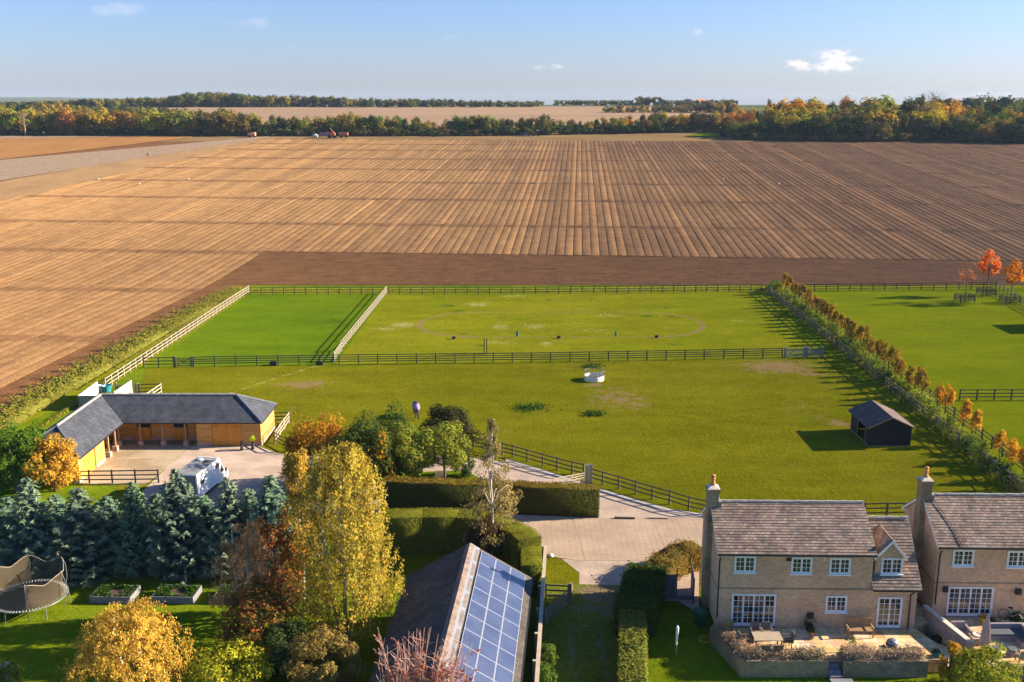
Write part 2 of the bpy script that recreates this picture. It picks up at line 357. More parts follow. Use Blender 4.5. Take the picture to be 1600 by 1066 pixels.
def brick_mat(name, c1, c2, mortar, bw=0.225, rh=0.075, ms=0.008, var=0.25, rough=0.9):
    def fn(t, out):
        p = t.uv(); b = t.n.new('ShaderNodeTexBrick'); t.put(b.inputs['Vector'], p); b.inputs['Scale'].default_value = 1
        b.inputs['Brick Width'].default_value = bw; b.inputs['Row Height'].default_value = rh; b.inputs['Mortar Size'].default_value = ms
        t.put(b.inputs['Color1'], c1); t.put(b.inputs['Color2'], c2); t.put(b.inputs['Mortar'], mortar)
        n1 = t.noise(t.pos(), 0.7, 4, 0.65); n2 = t.noise(t.pos(), 6, 3, 0.7)
        c = t.mix(1.0, b.outputs[0], t.m('ADD', t.step(n1, 0.3, 0.7, 1 - var, 1 + var * 0.7), t.step(n2, 0.3, 0.7, -0.1, 0.1)), 'MULTIPLY')
        princ(t, out, c, rough, 0, 0.15, t.bump(t.m('ADD', b.outputs[1], t.m('MULTIPLY', n2, -0.6)), 0.4, 0.012))
    return mat(name, fn)
M['brick'] = brick_mat('buff brick', (0.56, 0.315, 0.18), (0.68, 0.42, 0.255), (0.50, 0.40, 0.29), var=0.14)
M['brick_dark'] = brick_mat('weathered brick', (0.25, 0.175, 0.10), (0.34, 0.25, 0.15), (0.28, 0.23, 0.16), var=0.3)
M['brick_red'] = brick_mat('pinkish brick', (0.46, 0.27, 0.2), (0.55, 0.36, 0.27), (0.5, 0.42, 0.35))
def tile_mat(name, pal, bw, rh, ms, mortar, lichen=0.0):
    def fn(t, out):
        p = t.uv(); b = t.n.new('ShaderNodeTexBrick'); t.put(b.inputs['Vector'], p); b.inputs['Scale'].default_value = 1
        b.inputs['Brick Width'].default_value = bw; b.inputs['Row Height'].default_value = rh; b.inputs['Mortar Size'].default_value = ms
        t.put(b.inputs['Color1'], (0, 0, 0)); t.put(b.inputs['Color2'], (1, 1, 1)); t.put(b.inputs['Mortar'], (0.5, 0.5, 0.5))
        r = t.n.new('ShaderNodeValToRGB'); t.l.new(b.outputs[0], r.inputs[0])
        while len(r.color_ramp.elements) < len(pal): r.color_ramp.elements.new(0.5)
        for i, c in enumerate(pal): r.color_ramp.elements[i].position = i / (len(pal) - 1); r.color_ramp.elements[i].color = (*c, 1)
        n1 = t.noise(t.pos(), 0.8, 4, 0.7); n2 = t.noise(t.pos(), 5, 4, 0.75)
        c = t.mix(1.0, r.outputs[0], t.m('ADD', t.step(n1, 0.3, 0.7, 0.66, 1.2), t.step(n2, 0.3, 0.7, -0.18, 0.18)), 'MULTIPLY')
        if lichen: c = t.mix(t.step(n2, 0.56, 0.7, 0, lichen), c, (0.42, 0.37, 0.24))
        c = t.mix(t.m('MULTIPLY', b.outputs[1], 0.75), c, mortar)
        princ(t, out, c, 0.85, 0, 0.25, t.bump(n2, 0.3, 0.015))
    return mat(name, fn)
M['tile'] = tile_mat('stone roof tile', [(0.15, 0.115, 0.10), (0.26, 0.19, 0.145), (0.22, 0.14, 0.12), (0.33, 0.25, 0.19), (0.13, 0.11, 0.105), (0.33, 0.22, 0.16), (0.18, 0.115, 0.10)], 0.27, 0.2, 0.016, (0.09, 0.07, 0.06), 0.35)
M['slate'] = tile_mat('blue grey slate', [(0.056, 0.063, 0.082), (0.074, 0.08, 0.098), (0.062, 0.068, 0.08), (0.088, 0.092, 0.107)], 0.30, 0.2, 0.008, (0.04, 0.042, 0.055), 0.05)
M['slate_barn'] = tile_mat('barn slate', [(0.065, 0.053, 0.045), (0.09, 0.072, 0.06), (0.075, 0.062, 0.055), (0.105, 0.082, 0.066)], 0.30, 0.20, 0.008, (0.03, 0.028, 0.03), 0.12)
M['ridge'] = simple('ridge tile', (0.33, 0.30, 0.26), 0.85, var=0.25, scale=3)
M['ridge_dark'] = simple('dark ridge tile', (0.10, 0.105, 0.125), 0.7, var=0.2)
M['flash_brown'] = simple('weathered flashing', (0.15, 0.12, 0.11), 0.9, var=0.3)
M['ridge_pink'] = simple('clay ridge', (0.20, 0.145, 0.115), 0.85, var=0.35, scale=2)
def clad_mat(name, c1, c2, w=0.15, vert=False, dark=0.35, rough=0.75):
    def fn(t, out):
        u = t.sep(t.uv()); a = u[0] if vert else u[1]; o = u[1] if vert else u[0]
        k = t.m('FRACT', t.m('DIVIDE', a, w)); idx = t.m('FLOOR', t.m('DIVIDE', a, w))
        cb = t.n.new('ShaderNodeCombineXYZ'); t.put(cb.inputs[0], t.m('MULTIPLY', idx, 3.7)); t.put(cb.inputs[1], t.m('MULTIPLY', o, 0.35))
        n1 = t.noise(cb.outputs[0], 1.0, 2, 0.6); n2 = t.noise(t.pos(), 5, 3, 0.7)
        c = t.mix(t.step(n1, 0.3, 0.7), c1, c2); c = t.mix(1.0, c, t.step(n2, 0.3, 0.7, 0.85, 1.12), 'MULTIPLY')
        c = t.mix(t.step(k, 0.02, 0.14, 1 - dark, 0.0), c, tuple(x * 0.25 for x in c1))
        princ(t, out, c, rough, 0, 0.25, t.bump(k, 0.5, 0.02))
    return mat(name, fn)
M['clad'] = clad_mat('golden larch cladding', (0.50, 0.245, 0.06), (0.66, 0.37, 0.11), 0.17)
M['clad_door'] = clad_mat('orange timber door', (0.56, 0.235, 0.03), (0.68, 0.31, 0.045), 0.12, True, 0.5)
M['black_wood'] = clad_mat('black stained boards', (0.012, 0.012, 0.016), (0.022, 0.021, 0.026), 0.17)
M['felt'] = simple('brown felt roof', (0.11, 0.075, 0.065), 0.95, var=0.35, scale=1.5, bump=0.3)
M['fence'] = simple('weathered rail', (0.22, 0.17, 0.12), 0.85, var=0.25, scale=1.5)
M['fence_pale'] = simple('sunlit pale rail', (0.43, 0.345, 0.25), 0.8, var=0.15, scale=1.5)  # same wood, with sunlight on the right-facing rails put into the colour
M['fence_dark'] = simple('shaded dark rail', (0.075, 0.060, 0.045), 0.85, var=0.25, scale=1.5)  # same wood, with shade on the camera-facing rails put into the colour
M['timber'] = simple('oak timber', (0.34, 0.205, 0.095), 0.75, var=0.25, scale=2)
M['grey_wood'] = clad_mat('grey close boards', (0.13, 0.125, 0.13), (0.19, 0.18, 0.185), 0.14, True, 0.5)
M['old_wood'] = clad_mat('old sleeper board', (0.15, 0.145, 0.16), (0.23, 0.22, 0.24), 0.2)
M['white'] = simple('white paint', (0.78, 0.78, 0.78), 0.45, var=0.04)
M['white_vehicle'] = simple('white vehicle paint', (0.80, 0.80, 0.81), 0.3, spec=0.5, var=0.03)
M['gutter'] = simple('black plastic', (0.02, 0.02, 0.022), 0.5, var=0.1)
M['lead'] = simple('lead flashing', (0.19, 0.20, 0.23), 0.6, var=0.15)
M['glass'] = mat('window glass', lambda t, o: princ(t, o, t.mix(t.step(t.noise(t.pos(), 1.3, 2), 0.4, 0.6), (0.012, 0.014, 0.022), (0.05, 0.05, 0.055)), 0.06, 0, 0.9))
M['terracotta'] = simple('terracotta', (0.52, 0.20, 0.075), 0.85, var=0.25, scale=6)
M['render_pale'] = simple('cement flaunching', (0.58, 0.50, 0.40), 0.9, var=0.2)
M['metal'] = simple('galvanised metal', (0.22, 0.23, 0.24), 0.5, 0.4, 0.5, 0.15)
M['panel_white'] = clad_mat('white profiled sheet', (0.62, 0.60, 0.58), (0.70, 0.68, 0.66), 0.2, True, 0.7, 0.5)
M['galv'] = simple('pale galvanised sheet', (.66, .64, .62), .5, .2)
M['rubber'] = simple('black rubber', (0.018, 0.018, 0.02), 0.8, var=0.1)
M['grey_roof'] = simple('grey vehicle roof', (0.22, 0.215, 0.21), 0.7, var=0.25, scale=1)
M['green_plastic'] = simple('green plastic', (0.02, 0.09, 0.05), 0.5, var=0.1)
M['teal'] = simple('teal plastic', (0.03, 0.22, 0.26), 0.5, var=0.1)
M['yellow'] = simple('yellow hose', (0.40, 0.29, 0.02), 0.5, var=0.2)
M['rattan'] = simple('brown rattan', (0.16, 0.12, 0.085), 0.8, var=0.35, scale=9, bump=0.4)
M['rattan_grey'] = simple('grey mauve rattan', (0.23, 0.20, 0.22), 0.8, var=0.3, scale=9, bump=0.4)
M['cushion'] = simple('grey cushion', (0.085, 0.10, 0.11), 0.95, var=0.1)
M['table_top'] = simple('tan table top', (0.36, 0.28, 0.20), 0.6, var=0.12)
M['pink_cloth'] = simple('faded pink cloth', (0.55, 0.38, 0.38), 0.95, var=0.12, scale=2)
M['bark'] = simple('bark', (0.10, 0.075, 0.055), 0.95, var=0.4, scale=4, bump=0.5)
M['bark_white'] = simple('silver birch bark', (0.52, 0.46, 0.40), 0.8, var=0.35, scale=2.5, stretch=(1, 1, 3))
M['twig'] = simple('reddish twig', (0.42, 0.24, 0.19), 0.9, var=0.3)
M['soil_bed'] = simple('bed soil', (0.07, 0.05, 0.035), 1, var=0.4, scale=5, bump=0.6)
M['hay'] = simple('hay', (0.35, 0.27, 0.12), 1, var=0.35, scale=8, bump=0.6)
M['red_machine'] = simple('red machine paint', (0.38, 0.12, 0.08), 0.5, var=0.2)
M['orange_machine'] = simple('orange crate paint', (0.62, 0.30, 0.16), 0.7, var=0.15)
M['blue_machine'] = simple('dark blue paint', (0.05, 0.08, 0.16), 0.4, var=0.1)
M['purple_machine'] = simple('purple grey metal', (0.22, 0.12, 0.18), 0.6, var=0.2)
M['rug'] = simple('lilac horse rug', (0.24, 0.19, 0.40), 0.85, var=0.15, scale=2)
M['rug_dark'] = simple('navy rug trim', (0.03, 0.025, 0.08), 0.8, var=0.1)
M['horse'] = simple('dark bay coat', (0.035, 0.022, 0.018), 0.7, var=0.2)
M['skin_cloth'] = simple('dark coat', (0.03, 0.025, 0.03), 0.9, var=0.1)
M['skin'] = simple('skin', (0.45, 0.27, 0.2), 0.6, var=0.05)
M['stone_blue'] = simple('flint tower', (0.10, 0.16, 0.28), 0.9, var=0.2, scale=0.3)
M['stonewhite'] = simple('white pebble', (0.75, 0.72, 0.66), 0.9, var=0.1)
def net_fn(t, out):
    b = t.n.new('ShaderNodeBsdfDiffuse'); t.put(b.inputs[0], (0.12, 0.095, 0.06)); tr = t.n.new('ShaderNodeBsdfTransparent')
    mx = t.n.new('ShaderNodeMixShader'); mx.inputs[0].default_value = 0.52; t.l.new(tr.outputs[0], mx.inputs[1]); t.l.new(b.outputs[0], mx.inputs[2]); t.l.new(mx.outputs[0], out.inputs[0])
M['net'] = mat('safety net', net_fn)
def solar_fn(t, out):
    u = t.sep(t.uv())
    def grid(a, w, lw): return t.step(t.m('ABSOLUTE', t.m('SUBTRACT', t.m('FRACT', t.m('DIVIDE', a, w)), 0.5)), 0.5 - lw, 0.5 - lw * 0.4)
    g = t.m('MAXIMUM', grid(u[0], 0.158, 0.06), t.m('MULTIPLY', grid(u[1], 0.158, 0.06), 0.6))
    nz = t.noise(t.pos(), 0.9, 2)
    c = t.mix(t.step(nz, 0.3, 0.7), (0.035, 0.046, 0.095), (0.055, 0.068, 0.125)); c = t.mix(t.m('MULTIPLY', g, 0.45), c, (0.16, 0.20, 0.34))
    princ(t, out, c, 0.28, 0, 0.7)
M['solar'] = mat('photovoltaic cells', solar_fn)
M['alu'] = simple('aluminium frame', (0.45, 0.45, 0.47), 0.35, 0.3, 0.5, 0.05)
def leaf_fn(tr=0.3, sp=0.0):
    def fn(t, out):
        oi = t.n.new('ShaderNodeObjectInfo')
        c = t.mix(1.0, oi.outputs['Color'], t.attr('Col'), 'MULTIPLY')
        d = t.n.new('ShaderNodeBsdfDiffuse'); t.put(d.inputs[0], c); d.inputs['Roughness'].default_value = 0.5
        tl = t.n.new('ShaderNodeBsdfTranslucent'); t.put(tl.inputs[0], c)
        mx = t.n.new('ShaderNodeMixShader'); mx.inputs[0].default_value = tr; t.l.new(d.outputs[0], mx.inputs[1]); t.l.new(tl.outputs[0], mx.inputs[2]); t.l.new(mx.outputs[0], out.inputs[0])
    return fn
M['leaf'] = mat('leaves', leaf_fn(0.32)); M['needle'] = mat('needles', leaf_fn(0.08))

# ------------------------------------------------------------------ ground and fields
def sheet_grid(name, xs, ys, z, m, colf=None, kind='structure'):
    X, Y = np.meshgrid(xs, ys); V = np.stack([X.ravel(), Y.ravel(), np.zeros(X.size)], 1)
    V[:, 2] = [terr(a, b) for a, b in V[:, :2]]; V[:, 2] += z
    nx, ny = len(xs), len(ys); i = np.arange(nx * ny).reshape(ny, nx)
    F = np.stack([i[:-1, :-1].ravel(), i[:-1, 1:].ravel(), i[1:, 1:].ravel(), i[1:, :-1].ravel()], 1)
    me = mesh_np(name, V, F, [m], color=(colf(V) if colf else np.zeros((len(V), 3)))); o = link(name, me); o['kind'] = kind; return o
xs = np.concatenate([np.arange(-3380, -300, 110), np.arange(-300, 301, 20), np.arange(410, 3400, 110)])
ys = np.concatenate([[-40, 0, 60, 100, 140], np.arange(172, 560, 7), np.arange(560, 1050, 30), np.arange(1050, 2200, 90), np.arange(2200, 5850, 130)])
gr_ = sheet_grid('ground', xs, ys, -0.012, M['grass_lawn'])
for v_ in gr_.data.vertices:
    if 173 < v_.co.y < 500: v_.co.z -= 0.12
sheet_grid('far_farmland', xs, np.concatenate([[516], ys[ys >= 520]]), 0.05, M['far'])
sheet_grid('far_headland', np.arange(-360, 361, 12), np.arange(458, 521, 6.2), 0.028, M['headland'])
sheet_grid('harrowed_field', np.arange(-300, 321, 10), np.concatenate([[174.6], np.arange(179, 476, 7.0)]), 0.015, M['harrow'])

def inside(px_pts, X, Y):
    n = len(px_pts); r = np.zeros(len(X), bool)
    for i in range(n):
        x1, y1 = px_pts[i]; x2, y2 = px_pts[(i + 1) % n]
        c = ((y1 > Y) != (y2 > Y)) & (X < (x2 - x1) * (Y - y1) / (y2 - y1 + 1e-12) + x1); r ^= c
    return r
def polysheet(name, pts, m, z=0.004, kind='structure', thick=0.0, px=True, zb=0.0):
    w = [P(a, b, zb) if px else Vector((a, b, zb)) for a, b in pts]
    mb = MB()
    if thick: mb.prism([Vector((p.x, p.y, zb + z - thick)) for p in w], (0, 0, thick))
    else: mb.add([Vector((p.x, p.y, zb + z)) for p in w], [tuple(range(len(w)))])
    o = mb.build(name, m)
    if kind: o['kind'] = kind
    return o
# paddocks: fine grids so wear marks can be stored on them
def blobs(V, lst, ch, C):
    for px, py, rx, ry, g in lst:
        c = P(px, py); zc = zc_of(c); ax = rx * zc / FPX; e = P(px, py - ry); ay = e.y - c.y
        d = ((V[:, 0] - c.x) / ax) ** 2 + ((V[:, 1] - c.y) / ay) ** 2
        C[:, ch] = np.maximum(C[:, ch], g * np.exp(-d * 0.9))
def paddock(name, quad, m, step, z, soil=(), straw=(), weeds=(), extra=None):
    a, b, c, d = [P(*q) for q in quad]     # near-left, near-right, far-right, far-left
    nu = max(2, int((b - a).length / step)); nv = max(2, int((d - a).length / step))
    u = np.linspace(0, 1, nu + 1); v = np.linspace(0, 1, nv + 1); U, W = np.meshgrid(u, v); U = U.ravel()[:, None]; W = W.ravel()[:, None]
    A, B, C_, D = [np.array(p) for p in (a, b, c, d)]
    V = (A * (1 - U) + B * U) * (1 - W) + (D * (1 - U) + C_ * U) * W; V[:, 2] = z
    C = np.zeros((len(V), 3)); blobs(V, soil, 0, C); blobs(V, straw, 1, C); blobs(V, weeds, 2, C)
    if extra: extra(V, C)
    i = np.arange((nu + 1) * (nv + 1)).reshape(nv + 1, nu + 1)
    F = np.stack([i[:-1, :-1].ravel(), i[:-1, 1:].ravel(), i[1:, 1:].ravel(), i[1:, :-1].ravel()], 1)
    o = link(name, mesh_np(name, V, F, [m], color=C)); o['kind'] = 'structure'
def oval(V, C):
    l, r_ = P(655, 508), P(1098, 507); yb, yt = P(870, 527).y, P(870, 488).y; cy = (yb + yt) / 2; ry = (yt - yb) / 2
    hx = (r_.x - l.x) / 2 - ry; cx = (l.x + r_.x) / 2
    qx = np.maximum(np.abs(V[:, 0] - cx) - hx, 0); dd = np.abs(np.sqrt(qx ** 2 + (V[:, 1] - cy) ** 2) - ry)
    g = np.where(qx > 0, 1.0, 0.72); C[:, 0] = np.maximum(C[:, 0], g * np.exp(-(dd / 0.42) ** 2) * 1.15)
def worn(V, C):
    a, b = P(352, 617), P(496, 571); ab = np.array(b - a)[:2]; L = np.linalg.norm(ab); ab /= L
    q = V[:, :2] - np.array(a)[:2]; s = q @ ab; dd = np.abs(q[:, 0] * ab[1] - q[:, 1] * ab[0])
    C[:, 1] = np.maximum(C[:, 1], np.where((s > 0) & (s < L), np.exp(-(dd / 0.2) ** 2) * 1.1, 0))
paddock('small_paddock', [(228, 574), (524, 569), (604, 459), (390, 459.5)], M['grass_small'], 0.8, 0.006,
        weeds=[(395, 520, 10, 2, .8), (520, 502, 22, 4, .9), (440, 543, 8, 1.5, .7)], straw=[(480, 520, 14, 3, .5)])
paddock('upper_paddock', [(524, 569), (1290, 556), (1192, 455), (604, 459)], M['grass_up'], 0.3, 0.008, extra=oval,
        soil=[(1190, 470, 10, 2, .5), (1090, 520, 12, 5, .35)],
        straw=[(632, 508, 26, 5, 1), (600, 514, 26, 4, .8), (745, 476, 26, 4, .9), (805, 463, 30, 2.5, .8), (782, 511, 18, 6, .8), (835, 510, 26, 6, .75), (780, 535, 28, 4, .75), (852, 537, 12, 5, .9), (950, 493, 34, 4, .6), (905, 505, 30, 5, .5), (925, 516, 40, 5, .55), (1150, 501, 20, 5, .6), (1040, 512, 16, 4, .45), (700, 462, 20, 2, .4)],
        weeds=[(700, 478, 22, 2.5, .9), (715, 486, 20, 2, .8), (725, 522, 16, 2.5, .8), (712, 524, 8, 2, .7), (750, 540, 14, 3, .8), (925, 466, 10, 1.5, .8), (985, 467, 8, 1.5, .8), (1040, 481, 12, 1.5, .9), (1010, 494, 22, 2.5, .9), (1046, 495, 12, 2, .9), (1050, 538, 22, 2, .9), (905, 545, 16, 2, .7), (1125, 484, 10, 1.5, .6), (1100, 553, 22, 2.5, .8), (858, 470, 8, 3, .7), (596, 500, 10, 2, .7), (640, 535, 14, 3, .5), (1175, 505, 30, 6, .35)])
paddock('big_paddock', [(150, 900), (1870, 1000), (1296, 557), (228, 575)], M['grass_big'], 0.5, 0.004, extra=worn,
        soil=[(476, 601, 46, 8, .95), (430, 600, 34, 3, .5), (1215, 573, 70, 12, 1.0), (1262, 582, 30, 8, .8), (965, 622, 55, 20, .75), (1000, 632, 24, 8, .7), (930, 602, 24, 4, .9), (1310, 662, 16, 8, 1.0), (1290, 655, 24, 8, .6), (445, 655, 16, 30, .55), (780, 668, 30, 8, .5), (1240, 640, 30, 14, .4), (1180, 575, 24, 6, .7), (480, 610, 60, 16, .3), (340, 605, 50, 8, .3), (640, 600, 50, 10, .2)],
        straw=[(395, 597, 20, 2, .6), (990, 617, 14, 2, .6)],
        weeds=[(830, 638, 30, 5, 1.0), (925, 648, 20, 3.5, 1.0), (905, 577, 26, 3, .8), (925, 570, 20, 3, .8), (1240, 700, 30, 10, .35), (1225, 720, 25, 8, .3)])
paddock('right_paddock', [(1640, 782), (2200, 782), (1780, 455), (1222, 457)], M['grass_right'], 1.2, 0.006,
        weeds=[(1340, 465, 40, 2, .5), (1575, 645, 14, 2, .6)])
paddock('field_verge', [(390, 460), (1700, 451), (1700, 445.5), (392, 449.5)], M['grass_up'], 1.5, 0.018, straw=[(900, 455, 900, 3, .45)])

paddock('left_verge', [(-60, 700), (160, 612), (390, 459), (374, 452)], M['grass_up'], 1.5, 0.012)
paddock('strip_verge', [(1590, 790), (1625, 770), (1232, 456), (1196, 456)], M['grass_up'], 1.5, 0.016)
# ploughed beds: real ridges and furrows following the rise of the field
TH = R(3.7); CT, ST = math.cos(TH), math.sin(TH)
def uv2xy(u, v): return u * CT + v * ST, -u * ST + v * CT
L1a, L1b = T(-60, 324), T(400, 219.5)
U0 = (lambda p: p.x * CT - p.y * ST)(T(338, 440))
vl = []
b_ = sorted(BANDS)
for i, b in enumerate(b_):
    vl += [b - 2.2, b - 1.4, b + 1.4, b + 2.2]
    nxt = b_[i + 1] if i + 1 < len(b_) else 463
    k = max(1, int((nxt - b - 4.4) / 7)); vl += [b + 2.2 + (nxt - b - 4.4) * j / (k + 1) for j in range(1, k + 1)]
vl = np.array(sorted(v for v in vl if v < 463) + [463])
amp = np.array([0.25 if min(abs(v - b) for b in b_) < 1.5 else 1.0 for v in vl])
Vs, Fs, Mi = [], [], []
nb = 0
for r in range(-175, 175):
    u = r * 1.8
    sel = []
    for j, v in enumerate(vl):
        x, y = uv2xy(u, v)
        if y < 60 or abs(x) > 0.56 * y + 22: continue
        if u > U0 and v < 201: continue
        # left limit
        s = (L1b.x - L1a.x) * (y - L1a.y) - (L1b.y - L1a.y) * (x - L1a.x)
        if s > 0: continue
        sel.append(j)
    if len(sel) < 2: continue
    sel = list(range(sel[0], sel[-1] + 1)); n = len(sel)
    wob = rnd.uniform(-0.08, 0.08); hh = rnd.uniform(0.85, 1.15)
    for j in sel:
        for du, h in ((-0.9, 0.0), (-0.82, 0.065), (-0.68, 0.085), (0.82, 0.065), (0.9, 0.0)):
            x, y = uv2xy(u + du + (wob if h else 0), vl[j]); a = amp[j]
            Vs.append((x, y, terr(x, y) + 0.03 + h * a * hh + (rnd.uniform(0, 0.10) if a < 0.5 else rnd.uniform(-0.015, 0.015))))
    for j in range(n - 1):
        for k in range(4):
            o_ = nb + j * 5 + k; Fs.append((o_, o_ + 1, o_ + 6, o_ + 5))
    nb += n * 5
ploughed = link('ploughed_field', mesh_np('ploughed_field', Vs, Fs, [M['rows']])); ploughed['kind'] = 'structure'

def patch(name, q, n, m, off, mt, kind='structure'):
    a, b, c, d = [np.array(T(*p)) for p in q]
    U, W = np.meshgrid(np.linspace(0, 1, n + 1), np.linspace(0, 1, m + 1)); U = U.ravel()[:, None]; W = W.ravel()[:, None]
    V = (a * (1 - U) + b * U) * (1 - W) + (d * (1 - U) + c * U) * W
    V[:, 2] = [terr(x, y) + off for x, y in V[:, :2]]
    i = np.arange((n + 1) * (m + 1)).reshape(m + 1, n + 1); F = np.stack([i[:-1, :-1].ravel(), i[:-1, 1:].ravel(), i[1:, 1:].ravel(), i[1:, :-1].ravel()], 1)
    o = link(name, mesh_np(name, V, F, [mt])); o['kind'] = kind; return o
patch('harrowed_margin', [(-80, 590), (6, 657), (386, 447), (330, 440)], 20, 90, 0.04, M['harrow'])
patch('tan_headland', [(-60, 330), (405, 221), (404, 214.5), (-60, 295)], 40, 30, 0.12, M['tan'])
patch('stubble_strip', [(-60, 293), (420, 215.5), (420, 213.5), (-60, 256)], 40, 30, 0.17, M['mauve'])
patch('orange_field', [(-60, 257), (300, 215.5), (300, 213.2), (-60, 213.2)], 40, 30, 0.22, M['orange'])
patch('pale_track', [(-60, 218), (250, 213.8), (250, 212.6), (-60, 212.6)], 30, 6, 0.27, M['mauve'])
patch('field_headland', [(390, 219), (1300, 222), (1300, 219), (390, 213.4)], 60, 12, 0.10, M['headland'])
patch('grass_corner', [(1068, 213.5), (1134, 215), (1134, 208.5), (1095, 208)], 12, 8, 0.3, M['grass_right'])
o = sheet_grid('far_stubble_field', np.arange(-330, 170, 20), np.concatenate([np.arange(530, 940, 20)]), 0.35, M['pink'])

# drives, yards and paths
polysheet('gravel_drive', [(222, 768), (297, 697), (404, 697), (418, 703), (436, 709), (466, 712), (560, 716), (700, 712), (748, 716), (800, 723), (870, 745), (935, 767), (1000, 787), (1050, 800), (1096, 807), (1100, 813), (700, 813), (560, 800), (420, 800), (232, 800)], M['gravel'], 0.012)
polysheet('drive_kerb', [(790, 722), (800, 723), (870, 745.5), (940, 769), (1000, 787.5), (1050, 800.5), (1096, 807.5), (1096, 803.5), (1050, 796.5), (1000, 783.5), (940, 765), (870, 742), (800, 720), (790, 718)], simple('grey kerb stone', (0.33, 0.29, 0.27), 0.9), 0.05, thick=0.05)
polysheet('drive_verge', [(600, 740), (728, 735), (750, 748), (745, 800), (596, 800)], M['grass_lawn'], 0.018)
polysheet('stable_yard', [(110, 790), (128, 757), (128, 700), (190, 697), (303, 697), (235, 752), (228, 757), (128, 757)][1:-1], M['yard'], 0.02)
polysheet('concrete_road', [(780, 811.5), (1100, 809), (1260, 806), (1260, 850), (1010, 882), (1008, 877), (900, 876), (872, 872), (853, 866), (780, 860)], M['conc'], 0.03, thick=0.03)
polysheet('lane_mouth', [(878, 874), (1014, 874), (1030, 900), (1000, 960), (905, 960), (905, 895)], M['gravel'], 0.016)
paddock('grass_lane', [(838, 1120), (985, 1120), (985, 915), (849, 912)], M['grass_lane'], 0.2, 0.020, soil=[(893, 1010, 10, 60, .75), (940, 1010, 10, 60, .75), (900, 950, 14, 30, .6), (945, 940, 14, 30, .8), (940, 922, 46, 26, 1.1), (930, 955, 40, 24, .75), (915, 1000, 30, 50, .35)], straw=[(870, 1040, 12, 20, .4), (915, 1045, 8, 30, .4)])
polysheet('gravel_court', [(1025, 920), (1040, 885), (1092, 872), (1092, 960), (1060, 940), (1025, 940)], M['gravel'], 0.045)
# ------------------------------------------------------------------ foliage
def unit(n, g=rng):
    v = g.normal(size=(n, 3)); return v / np.linalg.norm(v, axis=1)[:, None]
def quads(C, N, size, asp=1.6, jit=0.6, down=None):
    n = len(C); Nn = N + unit(n) * jit; Nn /= np.linalg.norm(Nn, axis=1)[:, None] + 1e-9
    rv = unit(n) if down is None else down + unit(n) * 0.35
    a = rv - (rv * Nn).sum(1)[:, None] * Nn; a /= np.linalg.norm(a, axis=1)[:, None] + 1e-9
    b = np.cross(Nn, a); s = np.asarray(size).reshape(-1, 1) if np.ndim(size) else np.full((n, 1), size)
    s = s * rng.uniform(0.65, 1.35, (n, 1)); la = a * s * asp / 2; lb = b * s / 2
    V = np.stack([C - la, C + lb * 0.9 - la * 0.1, C + la, C - lb * 0.9 + la * 0.1], 1).reshape(-1, 3)
    return V
def tints(n, pal, bright=0.25, clump=None):
    pal = np.array(pal); i = rng.integers(0, len(pal), n) if clump is None else clump % len(pal)
    c = pal[i] * rng.uniform(1 - bright, 1 + bright, (n, 1)); return c
def leafmesh(name, V, col3, m=None):
    n = len(V) // 4; F = np.arange(4 * n).reshape(n, 4)
    return mesh_np(name, V, F, [m or M['leaf']], color=np.repeat(col3, 4, axis=0))
GREYS = [(1, 1, 1)]
def crown_blob(rx, ry, rz, zc, nblob, nleaf, lsize, pal, lump=0.34, low=-0.75, taper=0.0, asp=1.5, shell=0.45):
    """clumped crown: sub-blobs spread through an uneven ellipsoid, leaves on and in each"""
    d = unit(nblob * 3); d = d[d[:, 2] > low][:nblob]; nb_ = len(d)
    rr = rng.uniform(shell, 1.0, (nb_, 1)) ** 0.6; cen = d * rr
    if taper: cen[:, :2] *= (1 - taper * (cen[:, 2:3] + 1) / 2)
    cen += rng.normal(size=cen.shape) * 0.05
    br = lump * rng.uniform(0.6, 1.3, nb_)
    w = br ** 2; idx = rng.choice(nb_, nleaf, p=w / w.sum())
    dd = unit(nleaf); rad = br[idx][:, None] * rng.uniform(0.25, 1.0, (nleaf, 1)) ** 0.5
    pt = cen[idx] + dd * rad
    nrm = dd * 0.8 + cen[idx] * 0.6 + np.array([0, 0, 0.35])
    S = np.array([rx, ry, rz]); C = pt * S; C[:, 2] += zc
    V = quads(C, nrm, lsize, asp, 0.7)
    cl = tints(nleaf, pal, 0.22) * (0.82 + 0.36 * rng.random(nb_)[idx])[:, None]
    return V, cl, cen * S + np.array([0, 0, zc])
def trunk_mb(h, r, limbs, lean=0.0, n=6, base=0.0):
    mb = MB(); top = Vector((lean * h, 0, h))
    pts = [Vector((0, 0, base)), Vector((lean * h * 0.25 + 0.02 * h, 0.01 * h, h * 0.33)), Vector((lean * h * 0.6 - 0.01 * h, -0.01 * h, h * 0.66)), top]
    mb.tube(pts, [r * 1.25, r * 0.9, r * 0.6, r * 0.22], n)
    for c in limbs:
        c = Vector(c); t = max(0.25, min(0.92, (c.z / h) * 0.62)); s = pts[0].lerp(pts[3], t)
        m_ = s.lerp(c, 0.5) + Vector((0, 0, -0.06 * (c - s).length)); mb.tube([s, m_, c], [r * 0.36, r * 0.22, r * 0.06], 4)
    return mb
def make_tree(name, loc, V, cl, tb, color, label, cat='tree', group=None, bark=None, leafm=None, sub='trunk'):
    r = empty(name, loc, 0, label, cat, group)
    c = link('crown', leafmesh('crown', V, cl, leafm), r); c.color = (*color, 1)
    if tb is not None: link(sub, tb.mesh(sub, bark or M['bark'], smooth=True), r)
    return r
